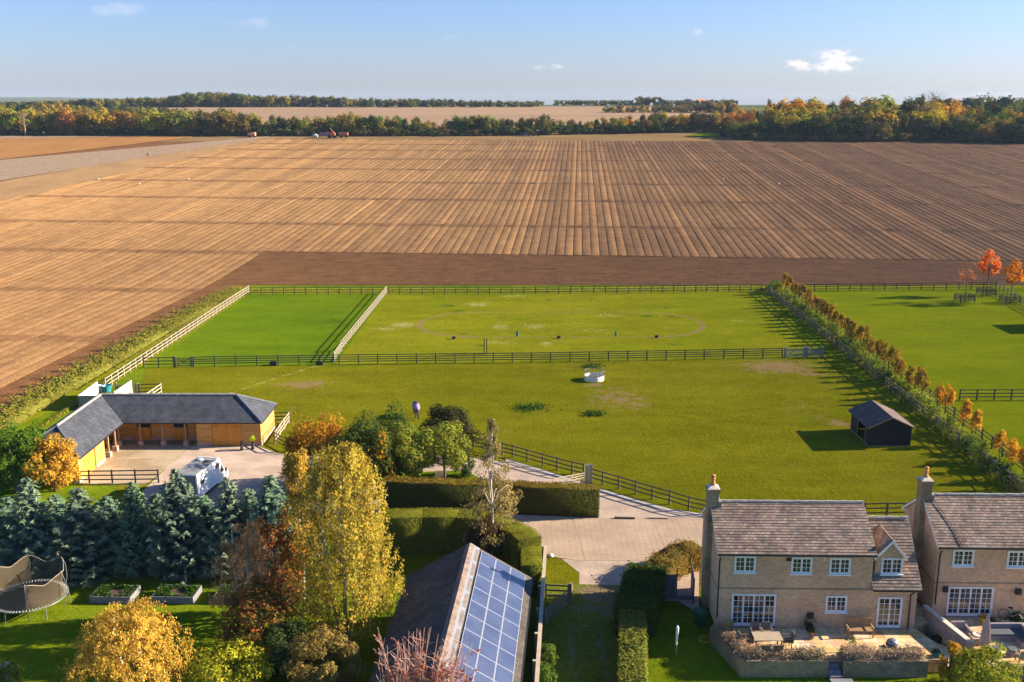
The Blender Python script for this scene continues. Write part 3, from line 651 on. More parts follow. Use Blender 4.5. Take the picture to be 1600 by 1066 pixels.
def inst(root, loc, s, rz, color, label=None, sz=None, group=None):
    o = copy_tree(root); o.location = loc; o.scale = (s, s, sz or s); o.rotation_euler = (0, 0, rz)
    if label: o['label'] = label
    if group: o['group'] = group
    for ch in o.children:
        if ch.name.startswith('crown'): ch.color = (*color, 1)
    return o

AUT = [(1, 1, 1), (1.15, 1.08, 0.8), (0.85, 0.95, 1.0), (1.08, 0.95, 0.8)]
# --- far trees -----------------------------------------------------------
def far_template(i, kind):
    if kind == 'round': V, cl, ce = crown_blob(4.6, 4.6, 4.6, 5.6, 30, 1500, 0.62, AUT, 0.36, -0.95)
    elif kind == 'tall': V, cl, ce = crown_blob(3.2, 3.2, 6.2, 7.2, 26, 1500, 0.60, AUT, 0.36, -0.95, 0.35)
    elif kind == 'wide': V, cl, ce = crown_blob(6.0, 5.4, 4.4, 5.2, 34, 1700, 0.66, AUT, 0.32, -0.95)
    else: V, cl, ce = crown_blob(2.0, 2.0, 7.0, 7.4, 22, 1100, 0.55, AUT, 0.4, -0.95, 0.7)
    tb = trunk_mb(7, 0.28, ce[:5]); return V, cl, tb
FT = []
COLS = {'green': (0.115, 0.135, 0.026), 'dark': (0.040, 0.070, 0.024), 'yellow': (0.42, 0.34, 0.035), 'gold': (0.50, 0.30, 0.03), 'olive': (0.25, 0.21, 0.04),
        'russet': (0.27, 0.165, 0.04), 'lime': (0.28, 0.32, 0.03), 'brown': (0.17, 0.13, 0.055), 'ochre': (0.38, 0.24, 0.04)}
WORD = {'green': 'mid green', 'dark': 'dark green', 'yellow': 'bright yellow', 'gold': 'golden orange', 'olive': 'olive green', 'russet': 'russet brown', 'lime': 'yellow green', 'brown': 'dull brown', 'ochre': 'ochre yellow'}
def far_tree(kind, p, h, colr, where, group):
    key = kind
    for k, root in FT:
        if k == key: break
    else:
        V, cl, tb = far_template(len(FT), kind)
        root = make_tree('broadleaf_tree', p, V, cl, tb, COLS[colr], 'x', 'tree', group); FT.append((key, root)); first = True
        nat = {'round': 10.2, 'tall': 13.4, 'wide': 9.6, 'spire': 14.4}[kind]; s = h / nat; root.scale = (s, s, s)
        root['label'] = KW[kind] + ' ' + WORD[colr] + ' ' + where; return root
    nat = {'round': 10.2, 'tall': 13.4, 'wide': 9.6, 'spire': 14.4}[kind]; s = h / nat
    c = tuple(x * rnd.uniform(0.8, 1.2) for x in COLS[colr])
    w = s * rnd.uniform(0.95, 1.25); o = inst(root, p, w, rnd.uniform(0, 6.28), c, KW[kind] + ' ' + WORD[colr] + ' ' + where, s, group); return o
KW = {'round': 'round', 'tall': 'tall', 'wide': 'broad', 'spire': 'spire shaped'}
def seg(x):
    for lim, s in ((75, 'at the left end of the field belt'), (190, 'in the left part of the field belt'), (300, 'in the field belt above the walking figure'), (375, 'in the field belt left of the orange trailer'), (440, 'in the field belt behind the orange trailer'),
                   (500, 'in the field belt between trailer and harvester'), (560, 'in the field belt behind the red harvester'), (625, 'in the field belt right of the harvester'), (692, 'in the field belt just left of the gap'), (760, 'in the field belt just right of the gap'),
                   (812, 'in the field belt left of the blue car'), (870, 'in the field belt behind the red tractor'), (935, 'in the field belt right of the tractor'), (1000, 'in the field belt right of its middle'), (1065, 'in the field belt below the church'), (1140, 'in the field belt by the small grass corner')):
        if x < lim: return s
def wseg(x):
    for lim, s in ((1185, 'at the left corner of the autumn wood'), (1235, 'left of centre in the autumn wood'), (1290, 'in the autumn wood under the cloud'), (1345, 'in the autumn wood below the cloud end'), (1395, 'in the middle of the autumn wood'),
                   (1440, 'in the autumn wood left of the bare tree'), (1490, 'in the autumn wood near the bare tree'), (1545, 'in the autumn wood near the radio mast'), (1590, 'in the autumn wood right of the radio mast'), (1700, 'at the right end of the autumn wood')):
        if x < lim: return s
_used = {}
def uniq(lab, x):
    return lab
def jc(c):
    k = rnd.uniform(0.85, 1.15); return tuple(x * k * rnd.uniform(0.94, 1.06) for x in c)
# belt behind the ploughed field: base row and top row as read from the photo
def interp(tab, x):
    for (a, va), (b, vb) in zip(tab, tab[1:]):
        if x <= b: return va + (vb - va) * (x - a) / (b - a)
    return tab[-1][1]
BASE = [(-40, 212.5), (300, 213), (700, 213), (800, 212), (900, 210.5), (1000, 208.5), (1080, 206.5), (1150, 208)]
TOPS = [(-40, 170), (120, 170), (250, 172), (300, 176), (350, 171), (420, 182), (480, 180), (550, 177), (600, 180), (650, 184), (690, 191), (720, 178), (790, 184), (810, 186), (850, 177), (885, 189), (940, 184), (990, 183), (1030, 171), (1080, 177), (1110, 172), (1150, 175)]
def belt_col(x, front):
    if x < 260: w = ['yellow', 'ochre', 'olive', 'green', 'lime', 'ochre', 'russet']
    elif x < 700: w = ['olive', 'green', 'ochre', 'olive', 'green', 'lime', 'brown']
    elif x < 900: w = ['olive', 'green', 'lime', 'green', 'brown']
    else: w = ['olive', 'ochre', 'green', 'dark', 'yellow', 'brown']
    return rnd.choice(w if not front else w + ['dark', 'green', 'olive'])
def place_far(x, base_y, top_y, dd, kinds, colr, where, group):
    b = T(x, base_y); d = b.y + dd; xx = b.x * d / b.y; z = terr(xx, d); h = max(3.0, zat(x, top_y, d) - z)
    return far_tree(rnd.choice(kinds), (xx, d, z - 0.2), h, colr, where, group)
x = -30
while x < 1140:
    if not (686 < x < 697): place_far(x, interp(BASE, x), interp(TOPS, x) + rnd.uniform(-1, 9), rnd.uniform(3.5, 6), ['round', 'wide', 'tall'], belt_col(x, True), 'front row tree ' + seg(x), 'trees in the belt behind the ploughed field')
    x += rnd.uniform(12, 17)
x = -30
while x < 1140:
    place_far(x, interp(BASE, x), interp(TOPS, x) + rnd.uniform(-3, 4), rnd.uniform(11, 20), ['round', 'round', 'tall'], belt_col(x, False), 'back row tree ' + seg(x), 'trees in the belt behind the ploughed field')
    x += rnd.uniform(14, 20)
# low growth that closes the foot of the belt and wood, and the distant tree lines, each one mass
_mass = {}
def mass_tree(key, p, h, wf, colr, kind, n):
    if kind not in _mass: _mass[kind] = crown_blob(*{'round': (4.6, 4.6, 4.6, 5.0), 'wide': (6.0, 5.4, 4.4, 4.6), 'tall': (3.2, 3.2, 6.2, 6.4)}[kind], 30, n, 0.85, AUT, 0.34, -0.95)
    V, cl, ce = _mass[kind]; nat = {'round': 9.6, 'wide': 9.0, 'tall': 12.6}[kind]; s = h / nat; a = rnd.uniform(0, 6.28)
    Rm = np.array([[math.cos(a), -math.sin(a), 0], [math.sin(a), math.cos(a), 0], [0, 0, 1]]); W = (V * np.array([s * wf, s * wf, s])) @ Rm.T + np.array(p)
    MASS.setdefault(key, []).append((W, cl * np.array(colr) * rnd.uniform(0.85, 1.15)))
MASS = {}
for x0_, x1_, tab in ((-30, 1085, BASE), (1132, 1640, [(1130, 214), (1160, 219), (1300, 221.5), (1400, 221.5), (1460, 219.5), (1500, 223), (1640, 226)])):
    x = x0_
    while x < x1_:
        b = T(x, interp(tab, x)); d = b.y + rnd.uniform(0.5, 2.5); X = b.x * d / b.y; z = terr(X, d); h = max(2.5, zat(x, interp(tab, x) - rnd.uniform(10, 17), d) - z)
        if not 686 < x < 697: mass_tree('undergrowth', (X, d, z - 0.3), h, 1.25, COLS[rnd.choice(['dark', 'green', 'dark', 'brown', 'dark'])], 'wide', 900)
        x += rnd.uniform(9, 13)
# the wood on the right
WB = [(1130, 214), (1160, 219), (1300, 221.5), (1400, 221.5), (1460, 219.5), (1500, 223), (1640, 226)]
WT = [(1130, 176), (1160, 165), (1200, 163), (1260, 154), (1300, 157), (1400, 152), (1440, 150), (1470, 158), (1500, 163), (1560, 164), (1640, 166)]
for row, (dd, drop, st) in enumerate(((3, 30, 17), (9, 22, 18), (20, 12, 20), (34, 5, 22), (52, 0, 24))):
    x = 1138 + row * 4
    while x < 1635:
        if row == 0: cs = ['dark', 'dark', 'brown', 'green', 'olive', 'dark']
        elif row == 1: cs = ['olive', 'green', 'brown', 'dark', 'yellow', 'lime']
        elif x < 1260: cs = ['gold', 'gold', 'ochre', 'yellow', 'russet']
        else: cs = ['ochre', 'russet', 'olive', 'yellow', 'brown', 'lime', 'green', 'gold']
        top = interp(WT, x) + drop + rnd.uniform(-4, 6)
        kd = ['round', 'wide', 'tall'] if row < 4 else ['round', 'tall']
        if row and rnd.random() < 0.10: kd, cs, top = ['spire'], ['dark'], top - 4
        place_far(x, interp(WB, x), top, dd, kd, rnd.choice(cs), ['edge', 'second row', 'inner', 'high', 'topmost'][row] + ' tree ' + wseg(x), 'trees of the wood on the right')
        x += st * rnd.uniform(0.8, 1.2)
# skyline rows far away
def skyline(x0, x1, d, tops, step, cols_, where, group, kinds=('round', 'wide')):
    x = x0
    while x < x1:
        dd = d + rnd.uniform(-12, 12); r = ray(x, 160); X = r.x / r.y * dd; z = terr(X, dd)
        h = max(5, zat(x, interp(tops, x) + rnd.uniform(-1.5, 2), dd) - z); mass_tree(where, (X, dd, z - 0.3), h, rnd.uniform(0.85, 1.2), COLS[rnd.choice(cols_)], rnd.choice(kinds), 900); x += step * rnd.uniform(0.75, 1.3)
ST_ = [(-20, 165), (80, 158), (110, 156), (250, 153), (290, 148), (330, 145), (400, 150), (480, 150), (520, 152), (560, 154), (700, 156), (845, 158)]
skyline(-20, 845, 915, ST_, 5.5, ['green', 'dark', 'olive', 'green', 'brown', 'olive'], 'far_tree_line', 'trees on the far skyline')
skyline(60, 420, 930, ST_, 8, ['green', 'olive', 'dark', 'ochre'], 'far_tree_line', 'trees on the far skyline')
skyline(-20, 300, 640, [(-20, 165), (60, 163), (150, 166), (300, 170)], 11, ['green', 'olive', 'ochre', 'dark'], 'far_woodland', 'trees behind the left end of the belt')
SR = [(868, 163), (900, 159), (930, 160), (980, 159), (1000, 152), (1030, 151), (1048, 160), (1090, 158), (1110, 157), (1160, 155), (1200, 155)]
skyline(868, 1150, 1000, SR, 5, ['green', 'dark', 'olive', 'brown', 'green'], 'far_tree_line', 'trees on the skyline left of the wood')
skyline(950, 1150, 800, [(950, 166), (1060, 163), (1100, 160), (1150, 160)], 8, ['green', 'olive', 'ochre', 'brown'], 'far_woodland', 'trees on the slope left of the wood')
skyline(1470, 1640, 700, [(1470, 156), (1530, 154), (1570, 152), (1640, 154)], 13, ['green', 'dark', 'brown'], 'far_woodland', 'trees above the right end of the wood')

for key, lst in MASS.items():
    V = np.concatenate([a for a, b in lst]); cl = np.concatenate([b for a, b in lst]); o0 = V.mean(0)
    o = link(key, leafmesh(key, V - o0, cl), None, tuple(o0)); o['kind'] = 'stuff'
# --- paddock saplings -----------------------------------------------------
sap_t = []
for k in range(3):
    V, cl, ce = crown_blob(0.62, 0.62, 1.05, 2.15, 16, 420, 0.17, [(1, 1, 1), (1.3, 1.1, 0.8), (0.7, 0.8, 0.9), (1.1, 0.85, 0.7)], 0.42, -0.9, 0.5)
    tb = trunk_mb(2.4, 0.045, ce[:5]); sap_t.append((V, cl, tb))
SA, SB = P(1224, 456), P(1612, 765)
n = 41
sap_roots = []
for i in range(n):
    f = i / (n - 1); p = SA.lerp(SB, f) + Vector((rnd.uniform(-0.25, 0.25), rnd.uniform(-0.3, 0.3), 0))
    if i in (30, 33, 36): continue
    c = jc(rnd.choice([(0.36, 0.22, 0.035), (0.30, 0.20, 0.03), (0.40, 0.25, 0.035), (0.25, 0.17, 0.03)])) if i < 30 else jc((0.62, 0.34, 0.035))
    if i == 0: lab = 'orange young tree at the far end of the row between the paddock fences'
    elif i >= 31: lab = ['first', '', 'second', 'third', '', 'fourth', '', '', ''][0:0] and '' or '%s of the bright golden young trees at the near end of the fenced row' % {31: 'farthest', 32: 'second farthest', 34: 'third farthest', 35: 'fourth', 37: 'fourth nearest', 38: 'third nearest', 39: 'second nearest', 40: 'nearest'}[i]
    else: lab = rnd.choice(['slim ', 'bushy ', 'small ', 'full ']) + rnd.choice(['orange ', 'tawny ', 'brownish ', 'rusty ']) + 'young tree in the fenced row ' + ('near its far end' if i < 8 else 'level with the oval track' if i < 15 else 'level with the end of the cross fence' if i < 21 else 'level with the brown worn patch' if i < 26 else 'right of the black field shelter')
    if i < 3:
        V, cl, tb = sap_t[i]; r = make_tree('young_tree', p, V, cl, tb, c, lab, 'tree', 'young trees in a row between the paddock fences'); sap_roots.append(r)
        s = rnd.uniform(0.9, 1.15); r.scale = (s, s, s * 1.05)
    else: inst(rnd.choice(sap_roots), p, rnd.uniform(0.85, 1.2), rnd.uniform(0, 6), c, lab, rnd.uniform(0.85, 1.2))
# loose green shrubs between the fence and the saplings
V, cl, ce = crown_blob(1.0, 0.9, 0.85, 0.75, 18, 700, 0.13, [(1, 1, 1), (1.4, 1.3, 0.9), (0.7, 0.85, 0.9)], 0.4, -0.6)
GA, GB = P(1206, 452), P(1606, 782)
sh0 = None
for i in range(60):
    f = (i + rnd.uniform(-0.3, 0.3)) / 59; i = int(i * 0.8); p = GA.lerp(GB, max(0, f)) + Vector((rnd.uniform(-0.2, 0.5), 0, 0)); p.z = -0.05
    c = jc(rnd.choice([(0.24, 0.26, 0.04), (0.32, 0.30, 0.045), (0.17, 0.21, 0.035), (0.10, 0.15, 0.03)])) if i < 30 else jc(rnd.choice([(0.26, 0.28, 0.045), (0.08, 0.13, 0.03), (0.18, 0.22, 0.04)]))
    lab = rnd.choice(['low ', 'round ', 'loose ']) + ('yellow green' if c[0] > .15 else 'mid green' if c[0] > .09 else 'dark green') + ' shrub in the fenced strip ' + ('near its far end' if i < 9 else 'level with the oval track' if i < 18 else 'level with the cross fence gates' if i < 26 else 'level with the brown worn patch' if i < 32 else 'right of the field shelter' if i < 40 else 'behind the second house')
    if sh0 is None: sh0 = make_tree('green_shrub', p, V, cl, None, c, lab, 'shrub', 'green shrubs in the fenced strip')
    else: inst(sh0, p, rnd.uniform(0.8, 1.3), rnd.uniform(0, 6), c, lab, rnd.uniform(0.6, 1.25))
# three guarded trees, top right
def guarded(px, py, top, w, colr, lab, leaves, size=0.28):
    b = P(px, py); h = zat(px, top, b.y); V, cl, ce = crown_blob(w * .72, w * .72, h * 0.25, h * 0.66, 22, leaves, size, [(1, 1, 1), (1.25, 1.2, 0.9), (0.8, 0.7, 0.7)], 0.36, -0.9, 0.3)
    make_tree('autumn_tree', b, V, cl, trunk_mb(h * 0.75, 0.09, ce[:9]), colr, lab); return b, h
GT = [guarded(1507, 472, 401, 2.1, (0.40, 0.15, 0.075), 'thin leafed rusty young tree inside the left wooden guard', 210, 0.24),
      guarded(1541, 462, 385, 2.4, (0.78, 0.23, 0.055), 'tallest orange tree of the three in the top corner of the right paddock', 800),
      guarded(1578, 474, 403, 2.2, (0.72, 0.28, 0.02), 'orange tree beside the angled fence at the right edge', 700)]

# --- blue conifers --------------------------------------------------------
def conifer(h, r, whorls, per, seed, tip=(2.5, 2.1, 1.45)):
    C, Nn, S, K, D = [], [], [], [], []
    for w in range(whorls):
        f = (w + 0.5) / whorls; z = 0.15 + f * (h - 0.25); R_ = r * (1 - f) ** 0.72 * (1 - 0.20 * (1 - f) ** 6) * (0.9 + 0.2 * rng.random()) + 0.06
        nbr = max(4, int(per * (0.35 + 0.65 * (1 - f)))); a0 = rng.random() * 6.28
        for b in range(nbr):
            a = a0 + 6.283 * b / nbr + rng.normal() * 0.18; L = R_ * rng.uniform(0.62, 1.22); ns = max(4, int(L * 9)); sh = rng.uniform(0.7, 1.15)
            for q in range(ns):
                t = 0.25 + 0.75 * q / (ns - 1); rad = L * t; zz = z - 0.34 * L * t + 0.42 * L * t * t * t
                side = (1 - t) * 0.42 * L + 0.07
                for e in range(3):
                    o = rng.uniform(-side, side); c = (math.cos(a) * rad - math.sin(a) * o, math.sin(a) * rad + math.cos(a) * o, zz + rng.normal() * 0.05 - abs(o) * 0.25)
                    C.append(c); D.append((math.cos(a + np.sign(o) * 0.6), math.sin(a + np.sign(o) * 0.6), 0.15)); Nn.append((math.cos(a) * 0.35, math.sin(a) * 0.35, 1)); S.append(0.15); K.append(1 if t > 0.66 else 0)
    C, Nn, D, K = map(np.array, (C, Nn, D, K)); V = quads(C, Nn, np.array(S), 2.7, 0.45, D)
    cl = tints(len(C), [(1, 1, 1), (0.8, 0.95, 1.05), (1.1, 1.05, 0.9)], 0.2); cl[K == 1] *= np.array(tip); return V, cl
con_roots = []
names = ['leftmost blue conifer, cut by the left edge of the photo', 'second blue conifer from the left, above the trampoline', 'third blue conifer from the left in the row', 'low topped blue conifer between the rail fence and the raised beds',
         'tall blue conifer in front of the back of the horse lorry', 'blue conifer just right of the white horse lorry cab', 'rightmost blue conifer of the row, beside the golden birch']
spec = [(-14, 772, 2.5), (58, 744, 2.3), (135, 760, 2.6), (218, 751, 1.9), (286, 730, 2.3), (364, 746, 2.1), (430, 740, 2.3)]
base_y = 893
for i, (px, top, rr) in enumerate(spec):
    b = P(px, base_y + rnd.uniform(-3, 3)); h = zat(px, top, b.y)
    if i < 2:
        V, cl = conifer(6.8, 2.6, 27, 14, i); tb = MB(); tb.tube([(0, 0, 0), (0, 0, 6.3)], [0.16, 0.03], 6)
        r = make_tree('blue_conifer', b, V, cl, tb, (0.082, 0.130, 0.108), names[i], 'conifer', 'blue conifers in a row behind the lawn', leafm=M['needle']); r.scale = (rr / 2.3, rr / 2.3, h / 6.8); con_roots.append(r)
    else:
        o = inst(con_roots[i % 2], b, rr / 2.3, rnd.uniform(0, 6), jc((0.080, 0.127, 0.104)), names[i], h / 6.8)
# second row filling the base of the belt
for i, (px, top) in enumerate([(22, 775), (96, 772), (176, 774), (252, 770), (325, 772), (394, 762), (462, 790)]):
    b = P(px, 876); h = zat(px, top, b.y)
    inst(con_roots[i % 2], b, 0.92, rnd.uniform(0, 6), jc((0.068, 0.118, 0.098)), ['blue conifer in the back row behind the gap above the trampoline net', 'back row conifer below the golden tree by the stable', 'back row conifer left of the low topped one', 'back row conifer in front of the yard rail fence end',
         'back row conifer under the lorry side windows', 'back row conifer under the gravel drive', 'half hidden conifer tucked behind the golden birch'][i], h / 6.8, 'blue conifers in a row behind the lawn')

# --- single garden trees --------------------------------------------------
def bush(name, px, py, top, wpx, colr, lab, nleaf=2600, ls=0.16, pal=AUT, asp=1.5, cat='bush', blobs_=30, lump=0.34, low=-0.8, dy=1.0, bark=None, trunk=True, clear=0.0, taper=0.0, group=None, shell=0.45):
    b = P(px, py); zc = zc_of(b); w = wpx / 2 * zc / FPX; h = zat(px, top, b.y)
    V, cl, ce = crown_blob(w * 0.86, w * 0.86 * dy, (h - clear) * 0.46, clear + (h - clear) * 0.5, blobs_, nleaf, ls, pal, lump, low, taper, asp, shell)
    tb = trunk_mb(h * 0.7, 0.03 + h * 0.018, ce[:8]) if trunk else None
    return make_tree(name, b, V, cl, tb, colr, lab, cat, group, bark)
MIXY = [(1, 1, 1), (1.35, 1.25, 0.9), (0.7, 0.75, 0.8), (1.1, 0.85, 0.7), (0.95, 1.1, 0.9)]
bush('hornbeam', 86, 768, 682, 94, (0.60, 0.35, 0.045), 'golden orange tree beside the near end of the stable', 9000, 0.14, MIXY, blobs_=60, lump=0.28, cat='tree')
bush('green_tree', 26, 766, 660, 118, (0.085, 0.16, 0.018), 'bright green tree at the left edge behind the golden one', 8500, 0.15, AUT, blobs_=60, lump=0.28, cat='tree')
bush('orange_tree', 505, 766, 640, 112, (0.46, 0.225, 0.025), 'orange topped tree right of the stable by the curved fence', 7500, 0.15, MIXY, blobs_=50, cat='tree')
bush('dark_shrub', 470, 762, 668, 55, (0.21, 0.15, 0.04), 'brown green bush at the corner of the gravel beside the orange tree', 3500, 0.14, MIXY)
bush('green_tree', 575, 772, 648, 120, (0.070, 0.105, 0.022), 'dark green tree between the orange tree and the apple trees', 8500, 0.16, AUT, blobs_=50, cat='tree')
bush('holly_tree', 618, 745, 638, 95, (0.06, 0.105, 0.02), 'green tree behind the dark one, below the grazing horse', 5500, 0.16, AUT, cat='tree')
bush('orange_shrub', 588, 780, 662, 62, (0.42, 0.25, 0.03), 'orange leafed tree in front of the dark green tree', 2600, 0.15, MIXY, blobs_=16)
bush('apple_tree', 643, 763, 662, 100, (0.21, 0.24, 0.035), 'left yellow green apple tree on the lawn behind the hedge', 5200, 0.16, MIXY, clear=1.3, cat='tree', bark=M['bark'])
bush('apple_tree', 694, 760, 662, 100, (0.25, 0.27, 0.04), 'right yellow green apple tree with a forked pale trunk', 5200, 0.16, MIXY, clear=1.3, cat='tree', bark=M['bark'])
bush('plum_tree', 697, 716, 638, 100, (0.045, 0.052, 0.022), 'dark purplish green tree just right of the grazing horse', 6500, 0.16, [(1, 1, 1), (1.5, 1.5, 1.2), (1.6, 0.9, 0.9), (0.7, 0.7, 0.8)], cat='tree')
bush('green_shrub', 722, 745, 708, 40, (0.06, 0.10, 0.03), 'small green bush right of the apple trees', 1500, 0.13, AUT)
bush('laurel_bush', 607, 775, 726, 52, (0.05, 0.10, 0.018), 'green bush at the left end of the hedge below the dark tree', 2800, 0.15, AUT)

def birch(name, px, py, top, wpx, colr, lab, strands, per, ls, lean=0.0, hang=2.4, low=0.25, stems=1, clear=0.15, pal=MIXY, bark=None, dens=1.0, group=None, tr=0.13, cat='birch', round_=0.5):
    b = P(px, py); zc = zc_of(b); w = wpx / 2 * zc / FPX; h = zat(px, top, b.y)
    C, K = [], []
    tips = []; ncl = max(8, strands // 11); CL = [(rng.uniform(low, 1.0) ** 0.9, rng.uniform(0, 6.283), 0.72 + 0.55 * rng.random(), rng.uniform(.55, 1.08)) for _ in range(ncl)]
    for i in range(strands):
        q_ = CL[rng.integers(0, ncl)] if i % 3 else (rng.uniform(low, 1.0), rng.uniform(0, 6.283), 0.7 + 0.5 * rng.random(), rng.uniform(.5, 1.0)); f = min(1.0, max(low, q_[0] + rng.normal() * 0.035)); ang = q_[1] + rng.normal() * 0.30; prof = q_[3] * w * (math.sin(min(1, (1 - f) * 1.25 + 0.10) * math.pi / 2) ** round_) * rng.uniform(0.35, 1.08) ** 0.5
        x0, y0, z0 = prof * math.cos(ang) + lean * h * f, prof * math.sin(ang), h * f; tips.append((x0, y0, z0))
        L = hang * rng.uniform(0.4, 1.0) * (0.5 + 0.5 * (1 - f)); m_ = max(3, int(per * rng.uniform(0.6, 1.3)))
        t = rng.random(m_); sw = rng.normal(size=2) * 0.12
        cx = x0 + sw[0] * t * L + rng.normal(size=m_) * 0.10; cy = y0 + sw[1] * t * L + rng.normal(size=m_) * 0.10; cz = np.maximum(z0 - t * L + rng.normal(size=m_) * 0.05, h * clear * rng.uniform(0.6, 1.2))
        C.append(np.stack([cx, cy, cz], 1)); K.append(np.full(m_, q_[2] * (0.85 + 0.3 * rng.random())))
    C = np.concatenate(C); K = np.concatenate(K); out = C * np.array([1, 1, 0]); out /= np.linalg.norm(out, axis=1)[:, None] + 1e-6
    V = quads(C, out + np.array([0, 0, 0.5]), ls, 1.5, 0.9, np.tile([0, 0, -1.0], (len(C), 1))); cl = tints(len(C), pal, 0.25) * K[:, None]
    mb = MB()
    for s_ in range(stems):
        dx = (s_ - (stems - 1) / 2) * w * 0.55; pts = [(dx * 0.1, 0, 0), (dx * 0.5 + 0.1, 0.05, h * 0.35), (dx * 0.6 - 0.05, -0.05, h * 0.7), (dx * .6 + lean * h, 0, h * (0.97 - 0.05 * s_))]
        mb.tube(pts, [tr * 1.2, tr * 0.85, tr * 0.5, 0.02], 6)
    for tpt in [q for q in tips if q[2] > h * 0.5][:int(22 * dens)]:
        z = tpt[2] * 0.8; s0 = (lean * z, 0, z * 0.95); mb.tube([s0, ((s0[0] + tpt[0]) / 2, (s0[1] + tpt[1]) / 2, (z + tpt[2]) / 2 + 0.35), tpt], [0.035, 0.022, 0.008], 4)
    return make_tree(name, b, V, cl, mb, colr, lab, cat, group, bark or M['bark_white'])
birch('birch_tree', 540, 1014, 700, 176, (0.46, 0.36, 0.06), 'tallest golden weeping birch in the centre left foreground', 1200, 38, 0.09, hang=2.6, low=0.22, stems=3, pal=[(1, 1, 1), (1.3, 1.2, 0.9), (0.62, 0.68, 0.7), (1.1, 0.85, 0.7), (0.8, 0.95, 0.8)], clear=0.05, round_=0.42)
birch('birch_tree', 475, 960, 705, 70, (0.44, 0.30, 0.05), 'slimmer golden birch leaning against the left of the tallest birch', 230, 42, 0.11, hang=1.8, low=0.35, stems=1, lean=0.0)
birch('russet_tree', 395, 1010, 822, 125, (0.46, 0.31, 0.15), 'thin buff birch with bare silvery twigs left of the golden birch', 300, 34, 0.095, hang=1.1, low=0.3, stems=3, pal=[(1, 1, 1), (1.2, 1.1, 0.9), (1.2, 0.7, 0.5)])
bush('red_maple', 435, 968, 800, 105, (0.38, 0.20, 0.07), 'red and green leafed tree between the conifers and golden birch', 8000, 0.13, [(1, 1, 1), (1.6, 0.55, 0.5), (0.5, 1.0, 0.5), (1.3, 1.2, 0.7), (0.6, 0.8, 0.5)], blobs_=60, lump=0.26, cat='tree')
bush('red_maple', 415, 1035, 905, 145, (0.32, 0.18, 0.06), 'dusky russet and green bush below the red leafed tree', 10000, 0.12, [(1, 1, 1), (1.8, 0.8, 0.6), (0.4, 0.8, 0.4), (0.5, 0.8, 0.5), (1.2, 1.1, 0.7)], blobs_=70, lump=0.24)
bush('dark_shrub', 455, 1062, 975, 90, (0.06, 0.085, 0.025), 'dark green shrub at the foot of the russet bush', 4500, 0.13, AUT)
birch('birch_tree', 210, 1108, 950, 215, (0.60, 0.39, 0.075), 'orange gold birch crown at the bottom left of the photo', 900, 34, 0.072, dens=0.0, hang=0.9, low=0.30, stems=2, pal=[(1, 1, 1), (1.2, 1.2, 0.9), (0.9, 0.7, 0.6), (1.0, 1.1, 0.8)], round_=0.55)
bush('yellow_shrub', 370, 1085, 1003, 150, (0.40, 0.40, 0.03), 'bright yellow green shrub at the bottom edge beside the gold birch', 6500, 0.11, MIXY, blobs_=45)
bush('brown_shrub', 508, 1090, 985, 135, (0.27, 0.20, 0.06), 'olive brown shrub at the bottom edge under the golden birch', 8000, 0.105, MIXY, blobs_=60, lump=0.26)
birch('birch_tree', 15, 1100, 1035, 70, (0.20, 0.24, 0.04), 'green birch tip in the bottom left corner', 120, 26, 0.09, hang=0.7, low=0.4)
birch('birch_tree', 768, 884, 655, 86, (0.31, 0.24, 0.10), 'slender thinly leafed birch with a white trunk near the barn', 250, 20, 0.10, hang=1.1, low=0.25, stems=1, dens=1.0, tr=0.07, pal=[(1, 1, 1), (1.2, 1.1, 0.8), (0.8, 0.9, 0.7)], round_=1.3)
birch('weeping_shrub', 762, 880, 812, 92, (0.13, 0.085, 0.045), 'dark brown weeping shrub against the barn roof corner', 340, 26, 0.10, hang=1.3, low=0.45, stems=2, pal=[(1, 1, 1), (1.5, 1.2, 0.9), (0.5, 0.6, 0.5)], bark=M['bark'], cat='shrub')
bush('brown_shrub', 775, 822, 745, 84, (0.27, 0.20, 0.085), 'tawny thin shrub around the slender birch above the clipped hedge', 2600, 0.10, MIXY, blobs_=40, lump=0.22)

